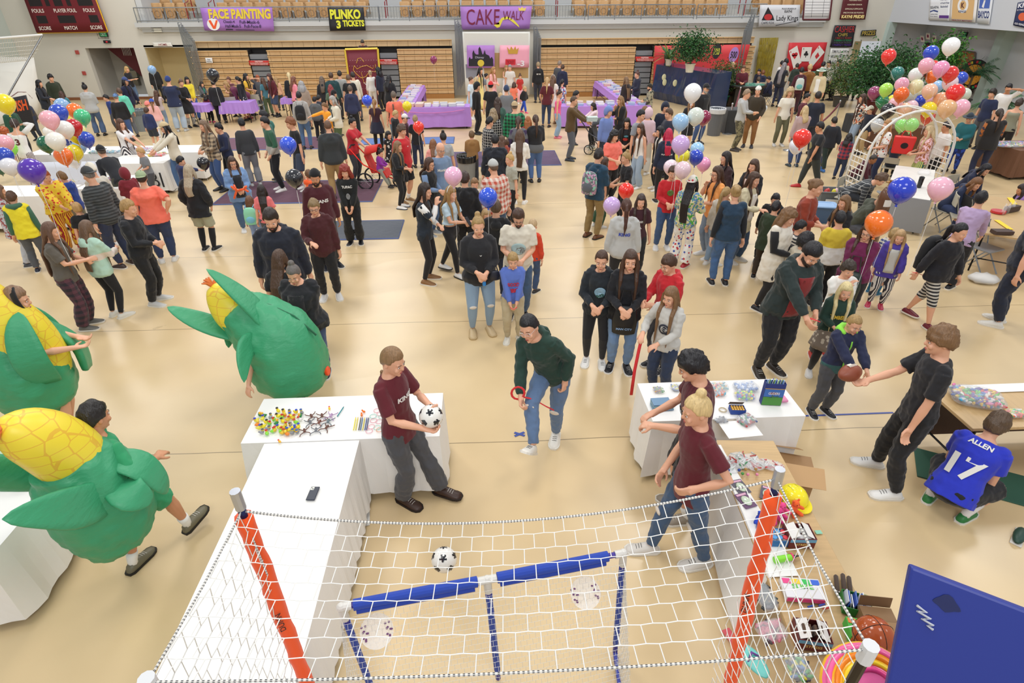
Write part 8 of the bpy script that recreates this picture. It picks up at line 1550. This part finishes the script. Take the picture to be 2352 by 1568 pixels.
mb=MB(); mb.loft([ring((0,0,z),r*1.3,r,14) for z,r in((0,.16),(.05,.2),(.1,.15),(.13,.03))]); o=mb.build('paper_bag',mat('e2e0dc','paper'),smooth=True); o.location=fl(2257,645); q=o.modifiers.new('f','DISPLACE'); q.texture=_FT[0]; q.strength=.06; q.texture_coords='LOCAL'; tag(o,'crumpled white shopping bag on the floor below the craft table','bag')
t=empty('slipper',fl(2338,1235),R(-50),'dark green shoe cut by the right edge of the photo','shoe'); mb=MB(); mb.ell((0,0,.035),(.05,.13,.035),14,8); mb.build('upper',mat('24443a','leather'),t,smooth=True); MB().box((0,0,.008),(.09,.25,.016)).build('sole',mat('d8d4cc','rubber'),t,bev=.005)
# ---------------------------------------------------------------- carried things, strollers, cake boxes
def backpack(info,c,label,off=.0,sc=1.0,c2=None):
    h=info['h']; T=Matrix.Translation(info['P'])@Matrix.Rotation(info['rz'],4,'Z')@info['T']; b=.07*h+.045+off
    t=empty('backpack',(0,0,0),0,label,'backpack'); t.matrix_world=T@Matrix.Translation((0,b+.07*sc,.66*h))
    w_,d,hh=.15*sc,.07*sc,.22*sc; mb=MB(); mb.loft([[Vector((w_*f*math.copysign(abs(math.cos(a))**.6,math.cos(a)),d*f*math.copysign(abs(math.sin(a))**.6,math.sin(a)),hh*z)) for a in[2*math.pi*k/20 for k in range(20)]] for z,f in((-1,.8),(-.92,.98),(-.3,1.05),(.4,1),(.8,.85),(.97,.5),(1,.2))]); mb.build('bag_body',mat(c),t,smooth=True)
    mb=MB(); mb.ell((0,d*.9,-hh*.4),(w_*.75,d*.55,hh*.42),14,8); mb.build('front_pocket',mat(c2 or c),t,smooth=True)
    for s in(-1,1): MB().tube([(s*w_*.5,-d,hh*.8),(s*w_*.6,-d-.06,hh*.95+.03),(s*w_*.62,-d-.2,hh*.6),(s*w_*.66,-d-.17,-hh*.1),(s*w_*.7,-d,-hh*.7)],.014,6,flat=None).build('strap',mat(c2 or c),t,smooth=True)
backpack(A47,'floral/6a6e74/c89ab8/8ac8b0','grey holographic backpack on the teal blue padded jacket',c2='5a5e66'); backpack(A130,'1c1d22','black backpack on the light grey hoodie'); backpack(A20,'17181c','black backpack on the black fleece jacket',sc=1.15); backpack(A206,'8fd8b4','mint green cartoon backpack on the small child',sc=.75,c2='7ac0d8'); backpack(A261,'c4ccc8','pale grey backpack on the maroon hoodie at the casino',c2='6ab0b0')
def handbag(info,side,c,label,w_=.13,h_=.15,name='handbag',z=.5,out=.16,fwd=-.02,txt=None):
    h=info['h']; q=info['W']((side*out*h,fwd*h,z*h)); t=empty(name,q,info['rz'],label,'bag'); mb=MB(); mb.loft([[Vector((w_*f*math.cos(a),w_*.4*f*math.sin(a),zz*h_)) for a in[2*math.pi*k/14 for k in range(14)]] for zz,f in((-1,.6),(-.9,.95),(0,1.05),(.8,.85),(1,.6))]); mb.build('bag_body',mat(c,'leather'),t,smooth=True)
    MB().tube([(-w_*.6,0,h_*.9),(-w_*.3,.02,h_*2),(w_*.3,.02,h_*2),(w_*.6,0,h_*.9)],.008,6).build('handle',mat(c,'leather'),t)
    if txt: mb=MB(); text_on(mb,txt,(0,-w_*.46,-h_*.55),(1,0,0),(0,0,1),.03,w_*1.3,.02,.0); mb.build('lettering',mat('8ab0dc','paper'),t)
handbag(A11,0,'141418','black blue lettered drawstring bag held in front of the puffer coat',.15,.2,'drawstring_bag',.5,0,-.12,'MAN CITY'); handbag(A19,0,'26332c','dark green padded coat bundled in front of the plum sweater',.16,.22,'folded_coat',.45,0,-.14); handbag(A7,1,'1e2230','navy pouch bag at the side of the top bun hoodie',.07,.07,'pouch',.56,.1,-.13)
mb=MB(); mb.loft([ring((0,0,z),r,r*.8,12) for z,r in((0,.012),(.01,.024),(.06,.024),(.075,.01),(.09,.01))]); o=mb.build('sanitizer_bottle',mat('2f8ad8','gloss')); o.location=A7['W']((.02,-.17*A7['h'],.5*A7['h'])); tag(o,'small bright blue sanitizer bottle clipped to the black hoodie','bottle')
def ribbon(pts,label,c='e0303a',w_=.018):
    P=[Vector(v) for v in pts]; t=MB(); t.tube(P,[(w_,.003)]*len(P),6); tag(t.build('ticket_ribbon',mat(c,'paper'),smooth=True),label,'ribbon')
ww=lambda i,n:i['W'](i['J'][n][2])
a=ww(A4,'R'); ribbon([a+Vector((.065*math.cos(x)-.03,-.02,.075*math.sin(x)+.06)) for x in[R(30*i-60) for i in range(12)]],'looped red ticket ribbon in the kicker\'s hand',w_=.012); ribbon([a,a+Vector((.12,.0,-.03)),a+Vector((.26,.02,-.15)),a+Vector((.34,.02,-.2))],'red ticket ribbon trailing across the kicker\'s waist',w_=.014)
a=ww(A13,'R'); ribbon([a,a+Vector((-.03,-.03,-.2)),a+Vector((-.05,-.03,-.5)),a+Vector((-.06,-.05,-.85))],'long red ticket ribbon hanging from the grey crest sweatshirt',w_=.02)
a=ww(A14,'R'); ribbon([a,a+Vector((.06,-.05,.0)),a+Vector((.14,-.06,-.03))],'red ribbon held out by the dark green jacket'); a=ww(A20,'R'); ribbon([a+Vector((-.12,-.05,.04)),a,a+Vector((.14,-.02,-.05))],'red ticket ribbon held at the knee tights')
a=ww(A8,'R'); ribbon([ww(A8,'L')+Vector((0,-.05,-.05)),(a+ww(A8,'L'))/2+Vector((0,-.07,-.07)),a+Vector((0,-.05,-.05))],'small red ribbon pulled by the GOOD VIBES child',w_=.008)
a=ww(A204,'R')+Vector((.03,-.06,.0)); t=empty('balloon_dog',a,0,'orange twisted balloon animal held by the blue cardigan','balloon')
for i,(x,y) in enumerate((((-.1,0,-.15),(-.02,0,0)),((-.02,0,0),(.14,0,.03)),((.14,0,.03),(.2,0,-.02)),((.14,0,.03),(.19,0,.08)),((-.02,0,0),(-.1,0,.08)),((-.02,0,0),(-.05,.02,.1)))): mb=MB(); mb.tube([x,y],.022,10,roundcap=True); mb.build('twist_segment',balloon_mat('f4622a'),t,smooth=True)
def phone(info,n,label):
    q=ww(info,n)+(Matrix.Rotation(info['rz'],3,'Z')@Vector((0,-.07,.04))); o=MB().box((0,0,0),(.072,.01,.145)).build('smartphone',mat('26262c','gloss'),bev=.003); o.location=q; o.rotation_euler=(R(-40),0,info['rz']); tag(o,label,'phone')
phone(A97,'R','smartphone with patterned case in the crop top person\'s hand')
def stroller(px,py,rz,c,label,sc=1):
    t=empty('stroller',fl(px,py),R(rz),label,'stroller'); 
    for x,y,r in((-.28,.3,.2),(.28,.3,.2),(0,-.5,.15)):
        r*=sc; mb=MB(); mb.tube([(x,y+r*math.cos(a),r+r*.0+r*math.sin(a)) for a in[2*math.pi*k/20 for k in range(21)]],.022*sc,6,cap=False); w_=mb.build('wheel',mat('1c1c20','rubber'),t,smooth=True); mb=MB(); [mb.tube([(x,y,r),(x,y+r*math.cos(a),r+r*math.sin(a))],.004,4) for a in[2*math.pi*k/8 for k in range(8)]]; mb.build('spokes',mat('b0b0b4','metal'),w_)
    for s in(-1,1): MB().tube([(0,-.5,.16),(s*.22,-.1,.4),(s*.26,.3,.62),(s*.24,.62,1.0)],.016,6).build('frame_tube',mat(c,'metal'),t)
    MB().tube([(-.24,.62,1.0),(0,.66,1.03),(.24,.62,1.0)],.02,8).build('handlebar',mat('1e1e22','rubber'),t)
    mb=MB(); mb.loft([[Vector((.2*u,y,z)) for u in(-1,0,1)]+[Vector((.2*u,y+.03,z-.03)) for u in(1,0,-1)] for y,z in((-.28,.3),(-.2,.45),(.1,.42),(.25,.85))]); mb.build('seat',mat(c),t)
    mb=MB(); N=8; mb.loft([[Vector((.22*math.cos(a),.26-.34*f,.82+.2*math.sin(a)*(1-.3*f)+.12*f)) for a in[math.pi*k/N for k in range(N+1)]] for f in(0,.35,.7,1)],cap=False,close=False); o=mb.build('canopy',mat(c),t,smooth=True); q=o.modifiers.new('t','SOLIDIFY'); q.thickness=.01
    return t
stroller(875,428,80,'c8281f','red three wheeled jogging stroller with large wheels'); stroller(1378,352,65,'4a4c54','grey stroller with patterned seat beside the blue hoodie',.7)
KD=person(873,343,1.0,70,'bun:231a18','long:8a2a9c','jogger:8c9086','black',dict(L=(.05,-.2,.6),R=(.05,-.2,.6),sit=.5,lean=5),'toddler in bright purple jacket sitting in the red stroller',fem=True)
# cakes
rnd=random.Random(9)
def cakes(x0,x1,y0,y1,nx,ny,where):
    for i in range(nx):
        for j in range(ny):
            k=rnd.randrange(4); w_=.2+.08*rnd.random(); h=.05+.06*rnd.random(); n_=('white cardboard cake box','clear lidded cake tray','pale blue cake box','frosted sheet cake on a tray')[k]
            if i+j==0 or k!=3: c=('e6e6ea','cfd4d8','a9bcd8','e8c8b8')[k]
            else: c='e0b8a8'
            t=empty('cake_box',(x0+(x1-x0)*(i+.5)/nx+rnd.uniform(-.02,.02),y0+(y1-y0)*(j+.5)/ny+rnd.uniform(-.02,.02),.757),rnd.uniform(-.3,.3),n_+' on the '+where,'cake box',n_+'s on the '+where)
            MB().box((0,0,h/2),(w_,w_*.8,h)).build('carton' if k!=3 else 'cake',mat(c,'paper'),t,bev=.006); MB().box((0,0,h+.004),(w_*1.04,w_*.84,.012)).build('lid' if k!=3 else 'frosting',mat(('f0f0f2','dfe6ea','c4d4e8','f0e4dc')[k],'gloss'),t,bev=.004)
cakes(-3.0,-.6,22.45,23.05,8,2,'front left cake table'); cakes(-3.1,-2.6,23.4,28.2,2,9,'left side cake table'); cakes(3.1,6.1,22.25,22.85,8,2,'front right cake table'); cakes(5.45,6.0,23.3,28.8,2,9,'right side cake table')
b=(A55['W'](A55['J']['R'][2])+A55['W'](A55['J']['L'][2]))/2+Vector((.1,-.05,.02))
for i in range(3): MB_=MB(); MB_.box((0,0,.02),(.3,.22,.035)); o=MB_.build('cake_box',mat('c4d4d0','paper')); o.location=b+Vector((.01*i,0,.04*i)); tag(o,['bottom','middle','top'][i]+' pale cake box of the stack handed to the tie dye hoodie','cake box')
for x in(-1.8,4.6):
    mb=MB(); mb.tube([(x-1.2+2.4*u,22.33,.68-.1*4*u*(1-u)+.0*u) for u in[i/16 for i in range(17)]],[(.018+.006*math.sin(i*2.2),.006) for i in range(17)],6); tag(mb.build('paper_streamer',mat('ee7fb0','paper'),smooth=True),'pink twisted streamer on the %s cake cloth'%('left' if x<0 else 'right'),'streamer')
# plinko board
q=[Vector((-5.62,27.4,2.28)),Vector((-4.27,27.4,2.3)),Vector((-4.32,27.2,.1)),Vector((-5.6,27.2,.1))]
t=sign('peg_game_board','tall maroon peg game board with yellow frame and fish drawing','game board',q,'6e1a2c',[('l','d8a838',[(.22,.72),(.3,.66),(.45,.7),(.62,.72),(.8,.66),(.9,.74),(.88,.6),(.7,.62),(.55,.52),(.4,.5),(.25,.58),(.18,.64),(.22,.72)],.012),('l','d8a838',[(.3,.76),(.36,.84),(.46,.85),(.54,.78)],.012),('l','d8a838',[(.42,.6),(.48,.4),(.56,.44),(.6,.52)],.01),('l','e8dce0',[(.48,.42),(.66,.28),(.8,.2)],.014)],th=.06,frame=(.05,'e0c040'))
mb=MB()
for i in range(11):
    for j in range(8): mb.tube([(-.55+.11*i+(.055 if j%2 else 0),-.04,-.85+.22*j),(-.55+.11*i+(.055 if j%2 else 0),-.08,-.85+.22*j)],.008,5)
o=mb.build('pegs',mat('e0dcd8'),t); o['kind']='stuff'
t=empty('step_ladder',(-4.95,28.0,0),0,'ladder hidden behind the maroon peg board','ladder')
for s in(-.2,.2): MB().tube([(s,.25,0),(s,-.0,1.1)],.025,6).build('side_rail',STEEL,t)
MB().box((0,0,.96),(.5,.5,.03)).build('step',STEEL,t); MB().box((0,.1,.5),(.42,.1,.03)).build('step',STEEL,t)
# left corner: white backdrop and big goal net
q=[wl(-30,130,27.5),wl(78,132,27.5),fl(100,262)+Vector((0,0,.05)),fl(-40,300)+Vector((0,0,.05))]
sign('white_backdrop','large white sheet hung behind the dark jackets at the left','backdrop',[q[0],q[1],q[2],q[3]],'e0ddd4',[('l','8a6a68',[(.45,.35),(.6,.42),(.75,.4),(.85,.28)],.015)],basename='paper')
t=empty('goal_frame',fl(14,330),0,'tall goal with white netting and grey post at the far left','goal'); a=fl(14,330); p1=wl(98,80,24.5); p0=wl(-60,92,23.5); pb=fl(16,235)
MB().tube([p1-a,Vector((p1.x,p1.y,0))-a if 0 else wl(17,222,23.0)-a,fl(14,330)-a+Vector((0,.0,.0))],.03,8).build('post',mat('8c8e90','metal'),t); MB().tube([p1-a,p0-a],.04,8).build('crossbar',mat('dcdcd8','plastic'),t)
p2=wl(50,140,26.5); p3=wl(-60,150,26.5)
net('netting',lambda u,v:(p0.lerp(p1,u)).lerp(p3.lerp(p2,u),v)-a+Vector((0,0,-.25*math.sin(math.pi*v))),26,10,.007,'e8e8e4',t,.05)
sign('foam_board','white printed board leaning under the left prize table','board',[Vector((-11.6,15.6,.66)),Vector((-9.0,15.6,.66)),Vector((-8.9,15.35,.03)),Vector((-11.6,15.35,.03))],'d4d8e4',[('e','c89a98',.7,.75,.05,.12)])
sign('event_board','black board with orange lettering at the left behind the yellow balloon','board',wq(((24,225),(60,218),(84,300),(40,306)),19.5),'26242a',[('t','e8602a','FISH',.05,.6,.9,.9,.03)])
for i,(x,y,w_,c,l) in enumerate(((128,420,.9,['3aa04a','e84a8c','f0d83a','4a7ad0','e87a30'],'scatter of coloured prizes on the front left table'),(245,350,.9,['3a4a8c','e8e4e0','5ab0c8','3a8a5a'],'scatter of small prizes on the far left table'),(330,345,.6,['d87ab0','e8e4e0','a8b0d0'],'pink and white prizes near the number 13 jersey'),(362,356,.4,['3aa04a','e84a3c','f0d83a','e87ab0'],'pile of bright little prizes at the table corner'),(245,413,.35,['3a5ac0','e84a3c','3aa04a','e8d83a'],'pile of small prizes in front of the bending person'))):
    bag(x,y,w_,.3,.05,0,c,60,l,.03,'x')
for i,(x,y,n_,c,l) in enumerate(((2325,333,120,RB,'heap of wrapped candies on the brown cloth'),)): bag(x,y,1.2,.6,.06,0,c,n_,l,.03,'x')
# balloon booth table top
mb=MB(); mb.loft([ring((0,0,z),r,r,14) for z,r in((0,.045),(.2,.05),(.21,.055),(.23,.03))]); o=mb.build('tumbler',mat('16171b','gloss')); o.location=fl(2110,430,.757); tag(o,'tall black tumbler on the balloon booth table','cup')
t=empty('tote_bag',fl(2068,352,.9),R(-30),'bright red tote bag with black print on the balloon booth table','bag'); MB().box((0,0,.2),(.42,.16,.4),tap=1.1).build('bag_body',mat('e02a26','plastic'),t,bev=.02); mb=MB(); mb.ell((.02,-.09,.2),(.08,.005,.07),12,8); mb.build('printed_mark',mat('26161a'),t)
MB().tube([(-.1,0,.4),(-.06,0,.52),(.06,0,.52),(.1,0,.4)],.01,5).build('handle',mat('e02a26','plastic'),t)
mb=MB(); mb.ell((0,0,.04),(.14,.12,.06),14,8); o=mb.build('plastic_bag',clear_mat(),smooth=True); o.location=fl(2122,400,.757); tag(o,'crumpled clear plastic bag on the balloon booth table','bag')
# craft table top
for x,y,w_,d,h,rz,c,l in((2322,485,.34,.1,.1,20,'4a3a34','dark brown craft kit box at the back of the craft table'),(2300,536,.3,.16,.06,-5,'4a3832','dark brown tray at the near corner of the craft table')): o=MB().box((0,0,h/2),(w_,d,h)).build('craft_box',mat(c,'paper'),bev=.004); o.location=fl(x,y,.757); o.rotation_euler=(0,0,R(rz)); tag(o,l,'box')
mb=MB(); mb.loft([ring((0,0,z),.12,.12,20) for z in(0,.04)]); o=mb.build('round_tin',mat('c42a34','gloss')); o.location=fl(2292,488,.757); tag(o,'round red tin on the craft table','tin')
for i in range(3): mb=MB(); mb.loft([ring((0,0,z),r,r,12) for z,r in((0,.03),(.13,.03),(.17,.014),(.2,.014))]); o=mb.build('water_bottle',clear_mat(),smooth=True); o.location=fl(2302+i*10,492-i*3,.757); tag(o,['left','middle','right'][i]+' clear water bottle of three on the craft table','bottle')
for x,y,rz,l in((2325,462,60,'yellow paper strip at the back of the craft table'),(2305,516,75,'yellow paper strip in the middle of the craft table')): o=MB().box((0,0,.003),(.5,.09,.003)).build('paper_strip',mat('f4d030','paper')); o.location=fl(x,y,.757); o.rotation_euler=(0,0,R(rz)); tag(o,l,'paper')
